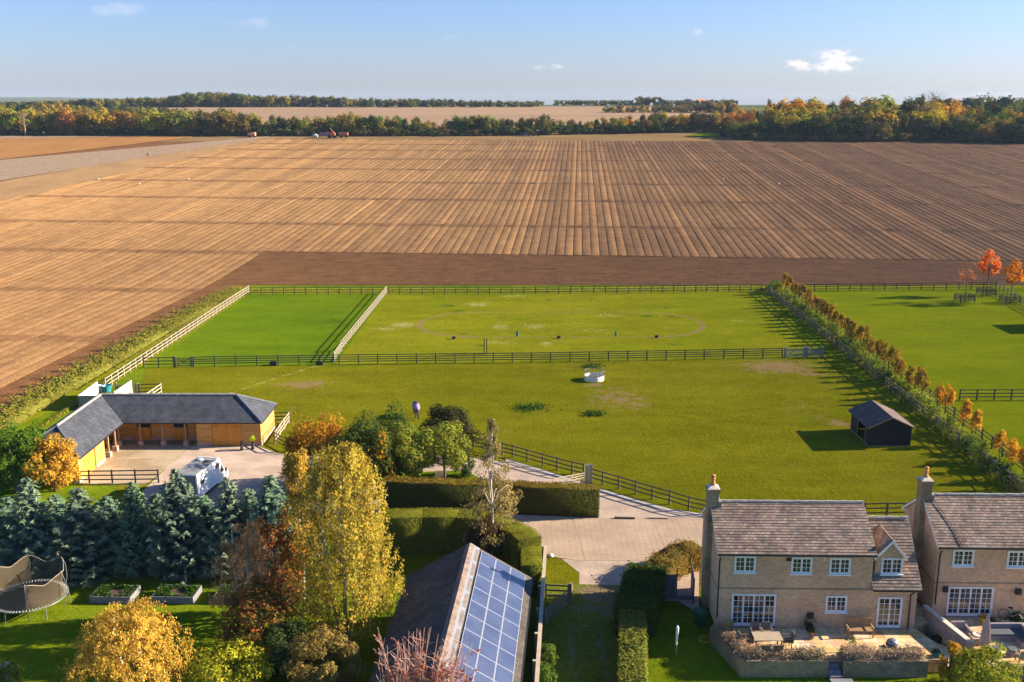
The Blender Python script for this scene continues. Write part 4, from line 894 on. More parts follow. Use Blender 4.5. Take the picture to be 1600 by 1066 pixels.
# bare twiggy shrub in front of the barn roof
def twiggy():
    b = Vector((-4.4, 39.0, 0)); r = empty('bare_shrub', b, 0, 'bare reddish twigs with a few leaves in front of the barn roof', 'shrub'); mb = MB(); C = []
    for i in range(85):
        px = rnd.uniform(588, 742); top = rnd.uniform(1005, 1062) if rnd.random() < 0.7 else rnd.uniform(978, 1010)
        dd = b.y + rnd.uniform(-0.9, 0.9); h = zat(px, top, dd); rx = ray(px, top); tip = Vector((rx.x / rx.y * dd - b.x, dd - b.y, h))
        s = Vector((tip.x * 0.08, tip.y * 0.3, 0)); s = s.lerp(tip, rnd.uniform(0.3, 0.6)); m_ = s.lerp(tip, 0.5) + Vector((rnd.uniform(-.3, .3), rnd.uniform(-.2, .2), 0.1)); mb.tube([s, m_, tip], [0.038, 0.022, 0.010], 4)
        for q in range(4):
            a = m_.lerp(tip, rnd.uniform(0.1, 0.8)); e = a + Vector((rnd.uniform(-0.6, 0.6), rnd.uniform(-0.3, 0.3), rnd.uniform(0.15, 0.6))); mb.tube([a, e], [0.013, 0.007], 3)
            if top > 1022 or rnd.random() < .12:
                for w in range(10): C.append(a.lerp(e, rnd.random()) + Vector((rnd.uniform(-.12, .12), rnd.uniform(-.12, .12), rnd.uniform(-.1, .1))))
    link('twigs', mb.mesh('twigs', M['twig']), r); C = np.array([tuple(c) for c in C]); V = quads(C, np.tile([0, 0, 1.0], (len(C), 1)), 0.085, 1.4, 1.0)
    c = link('crown', leafmesh('crown', V, tints(len(C), [(1, 1, 1), (1.6, 1.0, 0.7), (0.8, 0.7, 0.9), (1.2, 1.8, 1)], 0.3)), r); c.color = (0.28, 0.09, 0.06, 1)
twiggy()
bush('orange_shrub', 1482, 1070, 1002, 40, (0.52, 0.30, 0.04), 'slim orange and green shrub at the end of the patio wall', 1500, 0.10, MIXY, blobs_=22, taper=0.4)
bush('yellow_shrub', 1532, 1082, 1014, 110, (0.30, 0.32, 0.035), 'yellow green shrub below the second terrace at the lower right', 5200, 0.105, MIXY, blobs_=40)
bush('green_shrub', 1462, 1012, 990, 26, (0.05, 0.09, 0.025), 'small dark shrub at the foot of the dividing wall', 500, 0.09, AUT, trunk=False)
bush('green_shrub', 1590, 985, 958, 44, (0.055, 0.085, 0.03), 'dark shrub at the right edge beside the house wall and bicycle', 1500, 0.10, AUT, trunk=False)
bush('green_shrub', 1545, 990, 962, 30, (0.045, 0.075, 0.025), 'low dark shrub below the second garden door', 700, 0.09, AUT, trunk=False)
bush('green_shrub', 857, 1040, 1008, 34, (0.13, 0.20, 0.03), 'light green shrub at the foot of the board wall by the barn', 1100, 0.10, AUT, trunk=False)
bush('green_shrub', 852, 1078, 1040, 40, (0.12, 0.19, 0.03), 'second light green shrub at the board wall, at the bottom edge', 1300, 0.10, AUT, trunk=False)

# --- hedges ---------------------------------------------------------------
def hedge(name, pts, w, h, colr, lab, dens=130, ls=0.075, pal=AUT, zb=0.0, rough=0.05, top=None, top_sun=None, cat='hedge', leafm=None, core=True, coreh=0.96, hvar=0.0, nup=0.5, wr=1.0):
    """pts: ground points along the centre line; leaf clad box following it"""
    pts = [Vector((p[0], p[1], 0)) for p in pts]; hs = h if isinstance(h, (list, tuple)) else [h] * len(pts)
    nr = []
    for i in range(len(pts)):
        d = (pts[min(i + 1, len(pts) - 1)] - pts[max(i - 1, 0)]).normalized(); nr.append(Vector((-d.y, d.x, 0)))
    mb = MB(); Cs, Ns, Tp = [], [], []
    for i in range(len(pts) - 1):
        a, b = pts[i], pts[i + 1]; L = (b - a).length; ha, hb = hs[i], hs[i + 1]
        k = 0.93; A = [a - nr[i] * w / 2 * k, a + nr[i] * w / 2 * k, b + nr[i + 1] * w / 2 * k, b - nr[i + 1] * w / 2 * k]
        if core:
            lo = [Vector((q.x, q.y, zb)) for q in A]; hi = [Vector((q.x, q.y, zb + (hh_ * coreh))) for q, hh_ in zip(A, (ha, ha, hb, hb))]
            mb.add(lo + hi, [(0, 1, 2, 3), (7, 6, 5, 4), (0, 4, 5, 1), (1, 5, 6, 2), (2, 6, 7, 3), (3, 7, 4, 0)], 1)
        def surf(n_, mode):
            t = rng.random(n_); s = rng.random(n_)
            for q in range(n_):
                ce = a.lerp(b, t[q]); nn = nr[i].lerp(nr[i + 1], t[q]); hh_ = ha + (hb - ha) * t[q]
                hh_ *= 1 + hvar * math.sin(ce.x * 2.1 + ce.y * 1.7) + hvar * math.sin(ce.x * 5.3 - ce.y * 4.1) * 0.6
                ww = w * (1 + hvar * 0.5 * math.sin(ce.x * 3.1 + ce.y * 2.3))
                if mode == 'top': p = ce + nn * (s[q] - 0.5) * ww; p.z = zb + hh_; no = (0, 0, 1)
                else:
                    sg = 1 if mode == 'L' else -1; p = ce + nn * sg * ww / 2 * (1 if wr == 1 else (1 - (1 - wr) * s[q])); p.z = zb + s[q] * hh_; no = (nn.x * sg, nn.y * sg, 0.25)
                Cs.append((p.x, p.y, p.z)); Ns.append(no); Tp.append(mode == 'top')
        surf(int(dens * L * w), 'top'); surf(int(dens * L * (ha + hb) / 2), 'L'); surf(int(dens * L * (ha + hb) / 2), 'R')
    for e, q in ((0, -1), (len(pts) - 1, 1)):
        d = (pts[min(e + 1, len(pts) - 1)] - pts[max(e - 1, 0)]).normalized() * q
        for _ in range(int(dens * w * hs[e])):
            p = pts[e] + nr[e] * (rnd.random() - 0.5) * w + d * 0.03; Cs.append((p.x, p.y, zb + rnd.random() * hs[e])); Ns.append((d.x, d.y, 0.2)); Tp.append(False)
    C = np.array(Cs); N_ = np.array(Ns); C = C + rng.normal(size=C.shape) * rough; Tp = np.array(Tp)
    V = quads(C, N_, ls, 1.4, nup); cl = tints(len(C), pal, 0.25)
    if top_sun is not None: cl[Tp] *= np.array(top_sun)  # sunlit top put into the leaf colour
    nl = len(C); nv = len(V); cv = np.array([tuple(v) for v in mb.v]).reshape(-1, 3)
    me_v = np.concatenate([V, cv]) if core else V; F = np.arange(4 * nl).reshape(nl, 4); mi = np.zeros(nl, int)
    if core: F = np.concatenate([F, np.array(mb.f) + nv]); mi = np.concatenate([mi, np.zeros(len(mb.f), int)])
    cc = np.repeat(cl, 4, axis=0)
    if core: cc = np.concatenate([cc, np.full((len(cv), 3), 0.7)])
    o0 = np.array([pts[0].x, pts[0].y, zb]); o = link(name, mesh_np(name, me_v - o0, F, [leafm or M['leaf']], mi, cc), None, tuple(o0)); o.color = (*colr, 1)
    tag(o, lab, cat); return o
g = lambda px, py, z: P(px, py, z)
BE = [(1, 1, 1), (1.3, 1.1, 0.8), (0.7, 0.75, 0.7), (1.2, 0.8, 0.6)]
a, b = P(600, 797), P(936, 810)
h1a, h1b = Vector((a.x, a.y + 0.75)), Vector((b.x, b.y + 0.7))
hedge('beech_hedge', [h1a, h1a.lerp(h1b, 0.5), h1b], 1.35, 2.3, (0.085, 0.095, 0.022), 'long square clipped beech hedge along the top of the concrete road', 230, 0.075, BE, top_sun=(3.0, 2.0, 1.4), hvar=0.015, leafm=M['needle'], rough=0.03, nup=0.35)
hp = [P(598, 802, 2.9), P(660, 799.5, 2.9), P(715, 800, 2.9), P(755, 805, 2.9), P(792, 817, 2.85), P(815, 829, 2.8), P(828, 841, 2.8)]
hedge('clipped_hedge', hp, 1.75, 2.85, (0.155, 0.165, 0.022), 'smooth clipped green hedge curving round behind the barn', 300, 0.055, [(1, 1, 1), (1.15, 1.1, 0.9), (0.85, 0.9, 0.9)], rough=0.01, top_sun=(1.6, 1.45, 1), nup=0.2, leafm=M['needle'])
hp2 = [P(830, 851, 2.3), P(830, 866, 2.3), P(831, 882, 2.3)]
hedge('clipped_hedge', hp2, 1.35, 2.25, (0.19, 0.20, 0.022), 'lower block of clipped hedge stepping down to the barn corner', 300, 0.055, [(1, 1, 1), (1.15, 1.1, 0.9), (0.85, 0.9, 0.9)], rough=0.01, nup=0.2, top_sun=(1.4, 1.3, 1), leafm=M['needle'])
LA = [(1, 1, 1), (1.5, 1.35, 1.0), (0.7, 0.8, 0.7), (1.2, 0.8, 0.6)]
hedge('laurel_hedge', [P(1012, 878, 2.2), P(1003, 905, 2.25), P(992, 940, 2.3)], 2.3, [1.9, 2.3, 2.2], (0.062, 0.105, 0.022), 'dark green laurel hedge with a rounded top in the house shadow', 170, 0.11, LA, hvar=0.05, rough=0.10)  # house shadow is put into the darker leaf colour
hedge('laurel_hedge', [P(989, 953, 1.7), P(989, 1010, 1.7), P(989, 1085, 1.7)], 1.35, 1.7, (0.20, 0.23, 0.045), 'sunlit flat topped laurel hedge beside the grass lane', 230, 0.10, LA, hvar=0.03, rough=0.07)  # sunlight is put into the brighter leaf colour
hedge('photinia_hedge', [P(1022, 893, 1.1), P(1040, 872, 1.3), P(1062, 859, 1.4), P(1092, 853, 1.4)], 1.9, [1.2, 1.4, 1.5, 1.5], (0.25, 0.19, 0.05), 'red tinged hedge bending round the gravel beside the house', 170, 0.10, [(1, 1, 1), (1.4, 0.75, 0.6), (0.8, 1.0, 0.7), (1.3, 1.2, 0.8)], hvar=0.08, rough=0.10)
# rough verge hedge along the left side of the paddocks
vg = [P(-30, 690, 0), P(60, 632, 0), P(160, 576, 0), P(250, 523, 0), P(330, 479, 0), P(372, 455, 0)]
hedge('field_hedge', vg, 2.6, [1.2, 1.2, 1.1, 1.0, 1.0, 0.7], (0.27, 0.26, 0.045), 'shaggy yellow green hedge between the ploughed field and the left paddock fence', 42, 0.17, [(1, 1, 1), (1.3, 1.2, 0.9), (0.6, 0.75, 0.6), (1.2, 0.9, 0.7)], rough=0.2, hvar=0.4, wr=0.35, nup=0.9, coreh=0.55)
def tufts(name, poly, n, h, colr, lab, w=0.05, zb=0.0, kind='stuff'):
    C = []; 
    while len(C) < n:
        f, g_ = rnd.random(), rnd.random(); a, b, c, d = [P(*q, zb) for q in poly]; p = (a.lerp(b, f)).lerp(d.lerp(c, f), g_); C.append((p.x, p.y, zb + rnd.uniform(0.1, 0.6) * h))
    C = np.array(C); V = quads(C, unit(n) * np.array([1, 1, 0.3]), w, h / w * 0.8, 0.3, np.tile([0, 0, 1.0], (n, 1))); o0 = C[0].copy(); o0[2] = zb
    o = link(name, leafmesh(name, V - o0, tints(n, [(1, 1, 1), (1.3, 1.15, 0.9), (0.7, 0.8, 0.7)], 0.3)), None, tuple(o0)); o.color = (*colr, 1); o['kind'] = kind
    if lab: o['label'] = lab
    return o
tufts('long_grass', [(20, 700), (168, 603), (389, 457), (375, 457)], 9000, 0.5, (0.27, 0.26, 0.04), None, 0.09)
tufts('long_grass', [(1204, 455), (1222, 457), (1612, 775), (1590, 785)], 9000, 0.45, (0.23, 0.24, 0.04), None, 0.08)
tufts('long_grass', [(392, 459), (1200, 455), (1195, 449), (392, 452)], 3000, 0.35, (0.24, 0.26, 0.04), None, 0.10)
# nettle clumps in the big paddock
def weed(px, py, wpx, hpx, n, lab):
    c = P(px, py); C = np.zeros((n, 3)); sx_ = wpx / 2 * zc_of(c) / FPX; sy_ = abs(P(px, py - hpx / 2).y - c.y)
    C[:, 0] = rng.normal(size=n) * sx_ * 0.5; C[:, 1] = rng.normal(size=n) * sy_ * 0.5; C[:, 2] = rng.uniform(0.03, 0.3, n)
    o = link('nettle_clump', leafmesh('nettle_clump', quads(C, np.tile([0, 0, 1.0], (n, 1)), 0.16, 1.5, 1.0), tints(n, [(1, 1, 1), (1.8, 1.5, 1), (0.7, 0.8, 0.7)], 0.3)), None, c); o.color = (0.055, 0.11, 0.018, 1)
    tag(o, lab, 'weeds', kind='stuff'); del o['category']; del o['label']
weed(830, 638, 58, 12, 420, 'widest dark nettle clump in the middle of the big paddock')
weed(928, 648, 36, 7, 260, 'small dark nettle clump below the hay feeder')
weed(926, 573, 34, 6, 240, 'dark nettle clump just behind the hay feeder')
# ------------------------------------------------------------------ fences
_posts = {}
def post_mesh(w, h, m):
    k = (w, h, m.name)
    if k not in _posts:
        mb = MB(); a = w / 2
        mb.add([(-a, -a, 0), (a, -a, 0), (a, a, 0), (-a, a, 0), (-a, -a, h), (a, -a, h), (a, a, h + 0.02), (-a, a, h + 0.02)],
               [(0, 3, 2, 1), (4, 5, 6, 7), (0, 1, 5, 4), (1, 2, 6, 5), (2, 3, 7, 6), (3, 0, 4, 7)]); _posts[k] = mb.mesh('post', m)
    return _posts[k]
def fence(pts, bay, h, rails, label, m='fence', side=1, pw=0.12, zb=0.0, px=True, group=None, rail_h=0.10, name='rail_fence'):
    w = [P(a, b, zb) for a, b in pts] if px else [Vector(p) for p in pts]
    r = empty(name, w[0], 0, label, 'fence', group); mt = M[m]; pm = post_mesh(pw, h, mt); nodes = []
    for i in range(len(w) - 1):
        a, b = w[i], w[i + 1]; n = max(1, round((b - a).length / bay))
        for k in range(n + (1 if i == len(w) - 2 else 0)): nodes.append(a.lerp(b, k / n))
    for i, p in enumerate(nodes):
        d = (nodes[min(i + 1, len(nodes) - 1)] - nodes[max(i - 1, 0)]); o = link('post', pm, r, p - w[0] + Vector((0, 0, -0.02)))
        o.rotation_euler = (rnd.uniform(-.015, .015), rnd.uniform(-.015, .015), math.atan2(d.y, d.x))
    for j in range(rails):
        z = h * (0.93 - (j / max(1, rails - 1)) * 0.62) if rails > 1 else h * 0.9; mb = MB()
        for a, b in zip(nodes, nodes[1:]):
            d = (b - a).normalized(); s = Vector((d.y, -d.x, 0)) * (pw / 2 + 0.022) * side
            mb.beam(a + s + Vector((0, 0, z + rnd.uniform(-.012, .012))), b + s + Vector((0, 0, z + rnd.uniform(-.012, .012))), 0.036, rail_h)
        mb.build('rail', mt, r)
    return r
def five_bar(a, b, h, label, m='fence_pale', zb=0.0, brace=True, posts=(True, True), name='field_gate', pw=0.2, bars=5, ph=1.35, post_m=None):
    a, b = Vector(a), Vector(b); r = empty(name, a, math.atan2(b.y - a.y, b.x - a.x), label, 'gate'); L = (b - a).length; mt = M[m]
    def mk(nm, f):
        mb = MB(); f(mb); return link(nm, mb.mesh(nm, M[post_m] if (post_m and 'post' in nm) else mt), r)
    if posts[0]: mk('gate_post', lambda q: q.box(-pw, -pw / 2, 0, 0, pw / 2, ph))
    if posts[1]: mk('gate_post', lambda q: q.box(L, -pw / 2, 0, L + pw, pw / 2, ph))
    x0, x1 = 0.05, L - 0.05
    for i in range(bars):
        z = 0.18 + (h - 0.26) * (i / (bars - 1)) ** 0.9; mk('bar', lambda q: q.box(x0 + 0.074, -0.02, z - 0.038, x1 - 0.074, 0.02, z + 0.038))
    mk('end_stile', lambda q: q.box(x0, -0.035, 0.1, x0 + 0.07, 0.035, h + 0.12)); mk('end_stile', lambda q: q.box(x1 - 0.07, -0.035, 0.1, x1, 0.035, h + 0.02))
    if brace == 'x':
        mk('brace', lambda q: q.beam((x0 + .05, -0.045, .15), (x1 - .05, -0.045, h - .05), 0.03, 0.06)); mk('brace', lambda q: q.beam((x0 + .05, -0.075, h - .05), (x1 - .05, -0.075, .15), 0.03, 0.06))
    elif brace: mk('brace', lambda q: q.beam((x0 + .05, -0.045, .15), (L * 0.52, -0.045, h - .05), 0.03, 0.07))
    return r
fence([(391, 460.5), (600, 460)], 1.87, 1.25, 3, 'dark three rail fence along the far side of the small bright paddock', 'fence_dark', 1)
fence([(607, 460), (800, 459.7), (1000, 457.8), (1190, 455.5)], 1.87, 1.25, 3, 'long dark rail fence between the oval track paddock and the ploughed field', 'fence_dark', 1)
fence([(1254, 455.3), (1400, 453.5), (1556, 451.5)], 2.1, 1.25, 3, 'dark rail fence along the far side of the right paddock', 'fence_dark', 1)
fence([(1556, 451.5), (1650, 505)], 2.0, 1.25, 3, 'pale rail fence running down at an angle in the top right corner', 'fence', -1)
fence([(389, 458), (165, 608)], 1.75, 1.3, 3, 'long pale rail fence along the left side of the paddocks', 'fence_pale', -1, 0.1, rail_h=0.075)
fence([(604, 459), (533, 548)], 1.8, 1.3, 3, 'pale rail fence dividing the small bright paddock from the oval track paddock', 'fence_pale', -1, 0.1, rail_h=0.075)
fence([(225, 574.5), (272, 573.8)], 2.36, 1.3, 3, 'short dark rail fence left of the braced field gate', 'fence_dark')
fence([(303, 573), (500, 570), (530, 569.6), (860, 566), (1100, 561.5), (1222, 559)], 2.36, 1.3, 4, 'long four rail fence crossing the middle of the paddocks', 'fence_dark')
five_bar(P(276, 573.8), P(299, 573.2), 1.15, 'dark field gate with crossed braces in the left part of the cross fence', 'fence_dark', brace='x', posts=(True, True), post_m='fence')
five_bar(P(533, 549), P(522, 566), 1.2, 'short pale gate at the near end of the dividing paddock fence', 'fence_pale', brace=False, bars=4)
five_bar(P(1227, 559), P(1256, 558.4), 1.15, 'grey metal gate with post at the right end of the cross fence', 'metal', brace=True, bars=6)
five_bar(P(1261, 558.4), P(1284, 558), 1.15, 'second grey metal gate touching the long hedge side fence', 'metal', brace=True, bars=6)
fence([(1196, 456), (1594, 776)], 1.75, 1.3, 3, 'long rail fence with pale posts on the paddock side of the young trees', 'fence', -1, 0.12, rail_h=0.08)
fence([(1228, 452), (1640, 772)], 2.2, 1.3, 3, 'dark rail fence on the far side of the young trees', 'fence_dark', 1)
fence([(1499, 625.5), (1660, 625)], 2.0, 1.25, 3, 'dark rail fence crossing the right paddock at the photo edge', 'fence_dark')
fence([(429, 693), (453, 705.5), (500, 709), (590, 704), (700, 700), (740, 702), (785, 711), (801, 715), (824, 721.5), (848, 728.5), (871, 735), (894, 741), (912, 745)], 2.2, 1.2, 3, 'curving dark rail fence behind the shrubs and gravel drive', 'fence_dark')
fence([(924, 752), (942, 757.5), (967, 764.5), (993, 772.5), (1019, 780.5), (1046, 788), (1076, 797.5), (1105, 804), (1200, 808), (1350, 808), (1420, 807)], 2.0, 1.2, 3, 'dark rail fence from the white gate down past the back of the houses', 'fence_dark')
fence([(426, 662), (451, 661)], 1.6, 1.2, 3, 'short dark rail fence behind the right end of the stable', 'fence_dark')
fence([(451, 662), (430, 692)], 1.8, 1.2, 3, 'short pale rail fence beside the right end of the stable', 'fence_pale', -1)
fence([(104, 756), (248, 754.5)], 2.1, 1.2, 3, 'three rail fence between the stable yard and the grass strip', 'fence_dark')
fence([(218, 617), (250, 616)], 2.0, 1.25, 3, 'short dark rail fence behind the stable ridge', 'fence_dark')
fence([(252, 616), (226, 634)], 1.8, 1.25, 3, 'short pale rail fence end behind the stable roof', 'fence_pale', -1)
five_bar(P(184, 617), P(214, 617), 1.15, 'dark field gate between posts behind the stable ridge', 'fence_dark', bars=5, post_m='fence')
five_bar(P(918, 757), P(864, 768), 1.15, 'open white five bar gate at the bend of the drive', 'fence_pale', posts=(False, False))
mb = MB(); p = P(917, 757); mb.box(p.x - .12, p.y - .12, 0, p.x + .12, p.y + .12, 1.7); mb.box(p.x + .20, p.y - .05, 0, p.x + .42, p.y + .17, 1.75)
tag(mb.build('gate_post', M['metal']), 'pair of stout grey gate posts at the hinge of the open white gate', 'gate post')
five_bar(P(850, 981), P(890, 943), 1.15, 'open grey five bar gate beside the board wall by the barn', 'fence', posts=(False, True), post_m='fence')
fence([(853, 937), (888, 939)], 1.3, 1.15, 3, 'very short dark rail fence joining the board wall to the open grey gate', 'fence_dark')
# tree guards
for (b, h), lab in zip(GT, ('wooden guard of posts and rails round the thin rusty tree', 'wooden guard round the tallest orange tree', 'wooden guard round the orange tree at the photo edge')):
    q = 1.15; cs = [b + Vector((-q, -q, 0)), b + Vector((q, -q, 0)), b + Vector((q, q, 0)), b + Vector((-q, q, 0)), b + Vector((-q, -q, 0))]
    fence(cs, 2.3, 1.25, 4, lab, 'fence_dark', 1, 0.11, px=False, name='tree_guard')['category'] = 'tree guard'

# ------------------------------------------------------------------ roofs built in courses
def slope(mb, e0, e1, r1, r0, course=0.19, th=0.03, mi=0):
    """eave e0->e1, ridge r0->r1; overlapping courses, each lifted at its lower edge"""
    e0, e1, r0, r1 = map(Vector, (e0, e1, r0, r1)); L = max((r0 - e0).length, (r1 - e1).length)
    hL = ((r0 + r1) / 2 - (e0 + e1) / 2).length; n = max(2, int(hL / course)); nr = (e1 - e0).cross(r0 - e0)
    if nr.length < 1e-6: nr = (e1 - e0).cross(r1 - e0)
    nr.normalize(); nr = nr if nr.z > 0 else -nr
    for i in range(n):
        f0, f1 = i / n, (i + 1) / n; a, b = e0.lerp(r0, f0), e1.lerp(r1, f0); c, d = e1.lerp(r1, f1), e0.lerp(r0, f1)
        du = (e1 - e0).normalized(); U = [(p - e0).dot(du) + i * 0.0 for p in (a, b, c, d)]; v0 = i * 0.2
        mb.add([a + nr * th, b + nr * th, c + nr * 0.004, d + nr * 0.004, a, b], [(0, 1, 2, 3), (4, 5, 1, 0)], mi,
               [[(U[0], v0), (U[1], v0), (U[2], v0 + .199), (U[3], v0 + .199)], [(U[0], v0 + .05), (U[1], v0 + .05), (U[1], v0 + .06), (U[0], v0 + .06)]])
def ridge_run(mb, a, b, w=0.22, h=0.10, seg=0.45, mi=0):
    a, b = Vector(a), Vector(b); n = max(1, int((b - a).length / seg)); d = (b - a) / n; u = d.normalized(); s = u.cross(Vector((0, 0, 1))).normalized() * w / 2
    for i in range(n):
        p = a + d * i + u * 0.006; q = a + d * (i + 1) - u * 0.006; dz = Vector((0, 0, h)); k = Vector((0, 0, 0.012 * (i % 2)))
        mb.add([p - s - dz * .3, p - s * .5 + dz * .6 + k, p + s * .5 + dz * .6 + k, p + s - dz * .3, q - s - dz * .3, q - s * .5 + dz * .6 + k, q + s * .5 + dz * .6 + k, q + s - dz * .3],
               [(0, 1, 2, 3), (7, 6, 5, 4), (0, 4, 5, 1), (1, 5, 6, 2), (2, 6, 7, 3)], mi)

# ------------------------------------------------------------------ houses
def fr(o, yaw): return Matrix.Translation(o) @ Matrix.Rotation(yaw, 4, 'Z')
def to_wall(Mx, px, py, y=0.0):
    inv = Mx.inverted(); o = inv @ Vector((0, 0, CAMH)); d = inv.to_3x3() @ ray(px, py); t = (y - o.y) / d.y; return o.x + d.x * t, o.z + d.z * t
def window(root, Mx, rect, cols, rows, lights, y=0.0, label=None, name='window', door=False, sill=True):
    x0, z1 = to_wall(Mx, rect[0], rect[1], y); x1, z0 = to_wall(Mx, rect[2], rect[3], y)
    if door: z0 = max(z0, 0.06)
    fwd = MB(Mx); fw = 0.065
    fwd.box(x0, y - 0.045, z0, x0 + fw, y + 0.06, z1); fwd.box(x1 - fw, y - 0.045, z0, x1, y + 0.06, z1)
    fwd.box(x0 + fw, y - 0.045, z1 - fw, x1 - fw, y + 0.06, z1); fwd.box(x0 + fw, y - 0.045, z0, x1 - fw, y + 0.06, z0 + fw * (2.2 if door else 1))
    wz0 = z0 + fw * (2.2 if door else 1); lw = (x1 - x0 - 2 * fw) / lights
    for i in range(lights):
        a = x0 + fw + i * lw; b = a + lw; s = 0.05
        fwd.box(a + .003, y - 0.03, wz0, a + s, y + 0.05, z1 - fw); fwd.box(b - s, y - 0.03, wz0, b - .003, y + 0.05, z1 - fw)
        fwd.box(a + s, y - 0.028, wz0, b - s, y + 0.05, wz0 + s * 0.8); fwd.box(a + s, y - 0.028, z1 - fw - s * 0.8, b - s, y + 0.05, z1 - fw)
        for c in range(1, cols):
            xx = a + s + (lw - 2 * s) * c / cols; fwd.box(xx - .014, y - 0.018, wz0 + s * .8, xx + .014, y + 0.03, z1 - fw - s * .8)
        for r_ in range(1, rows):
            zz = wz0 + (z1 - fw - wz0) * r_ / rows; fwd.box(a + s, y - 0.016, zz - .013, b - s, y + 0.028, zz + .013)
    w = fwd.build(name, M['white'], root)
    if label: w['label'] = label
    g_ = MB(Mx); g_.quad((x0 + .02, y - 0.004, z0 + .02), (x1 - .02, y - 0.004, z0 + .02), (x1 - .02, y - 0.004, z1 - .02), (x0 + .02, y - 0.004, z1 - .02)); g_.build('pane', M['glass'], w)
    if sill:
        s_ = MB(Mx); s_.box(x0 - .06, y - .11, z0 - .075, x1 + .06, y + .02, z0 - .003); s_.build('sill', M['lead'] if door else M['white'], w)
    if door:
        h_ = MB(Mx); xm = x0 + fw + lw * (lights // 2); zh = z0 + 1.0; h_.box(xm - .03, y - .09, zh, xm - .01, y - .046, zh + .16); h_.build('handle', M['metal'], w)
    return w
def chimney_pot(mb, x, y, z, mi=0):
    mb.lathe((x, y, z), [(.17, 0), (.17, .06), (.125, .10), (.105, .32), (.125, .35), (.13, .40), (.10, .42), (.10, .48), (.15, .54), (.14, .60), (.05, .64)], 14, mi)
def house(Mx, loc, yaw, W, D, ez, rz, label, annex=None):
    r = empty('detached_house', loc, yaw, label, 'house'); oh = 0.3; yr = D / 2; k = (rz - ez) / (yr + oh)
    def roofz(y): return ez + (min(y, D - y) + oh) * k
    wz = ez + oh * k - 0.02
    w = MB(Mx); yb = D
    # shell as five wall faces (gables follow the roof)
    w.prism([(0, 0, 0), (0, D, 0), (0, D, wz - .05), (0, yr, roofz(yr) - .07), (0, 0, wz - .05)], (0.25, 0, 0)); w.prism([(W - .25, 0, 0), (W - .25, D, 0), (W - .25, D, wz - .05), (W - .25, yr, roofz(yr) - .07), (W - .25, 0, wz - .05)], (0.25, 0, 0))
    w.box(.25, 0, 0, W - .25, .25, wz - .06); w.box(.25, D - .25, 0, W - .25, D, wz - .06)
    w.build('wall', M['brick'], r)
    s = MB(Mx); zs = to_wall(Mx, 1230, 920)[1] if annex is not None else to_wall(Mx, 1530, 911)[1]
    s.box(-.03, -.03, zs - .035, W + .03, .0, zs + .035); s.box(-.03, 0, zs - .035, -.001, D, zs + .035); s.build('string_course', M['brick_dark'], r)
    rf = MB(Mx); v = 0.12
    slope(rf, (-v, -oh, ez), (W + v, -oh, ez), (W + v, yr, rz), (-v, yr, rz)); slope(rf, (W + v, D + oh, ez), (-v, D + oh, ez), (-v, yr, rz), (W + v, yr, rz))
    ro = rf.build('roof', M['tile'], r)
    ud = MB(Mx)
    for x in (-v + .005, W + v - .035): ud.prism([(x, -oh, ez - .16), (x, yr, rz - .17), (x, D + oh, ez - .16), (x, D + oh, ez - .01), (x, yr, rz - .02), (x, -oh, ez - .01)], (.03, 0, 0))
    ud.build('barge_board', M['white'], r)
    fb = MB(Mx); fb.box(-v + .04, -oh + .03, ez - .15, W + v - .04, -oh + .055, ez - .015); fb.box(-v + .04, -oh + .06, ez - .15, W + v - .04, -.002, ez - .13); fb.box(-v + .04, D + .002, ez - .15, W + v - .04, D + oh - .03, ez - .13); fb.build('fascia', M['white'], r)
    rr = MB(Mx); ridge_run(rr, (-v, yr, rz + .03), (W + v, yr, rz + .03)); rr.build('ridge_tiles', M['ridge'], ro)
    gt = MB(Mx); gt.beam((-v, -oh - .03, ez - .045), (W + v, -oh - .03, ez - .045), .11, .085); gt.build('gutter', M['gutter'], r)
    return r, roofz
YAW = R(-1.2)
PZ = 0.8
o1 = P(1119, 982, PZ); o1 = Vector((12.02, 54.75, PZ)); M1 = fr(o1, YAW)
h1, rz1 = house(M1, o1, YAW, 8.95, 5.6, 4.78, 6.78, 'brick house with a side annex and dormer, nearest the centre', True)
def downpipe(r, Mx, px, py0, py1, y=-0.07, jog=None):
    mb = MB(Mx); x, z1 = to_wall(Mx, px, py0, y); _, z0 = to_wall(Mx, px, py1, y); z0 = max(z0, 0.02)
    pts = [(x, y, z0), (x, y, z1 - .35), (x + (jog or 0), y - .16, z1 - 0.05)]; mb.tube(pts, [.04] * 3, 8); mb.build('downpipe', M['gutter'], r)
downpipe(h1, M1, 1125, 869, 966)
for rc, lab in (((1148, 869, 1180, 894), None), ((1237, 871, 1268, 896), None), ((1297, 872, 1328, 897), None)): window(h1, M1, rc, 2, 3, 2)
window(h1, M1, (1291, 931, 1322, 956), 2, 3, 2)
window(h1, M1, (1144, 928, 1210, 978), 2, 5, 4, name='french_door', door=True)
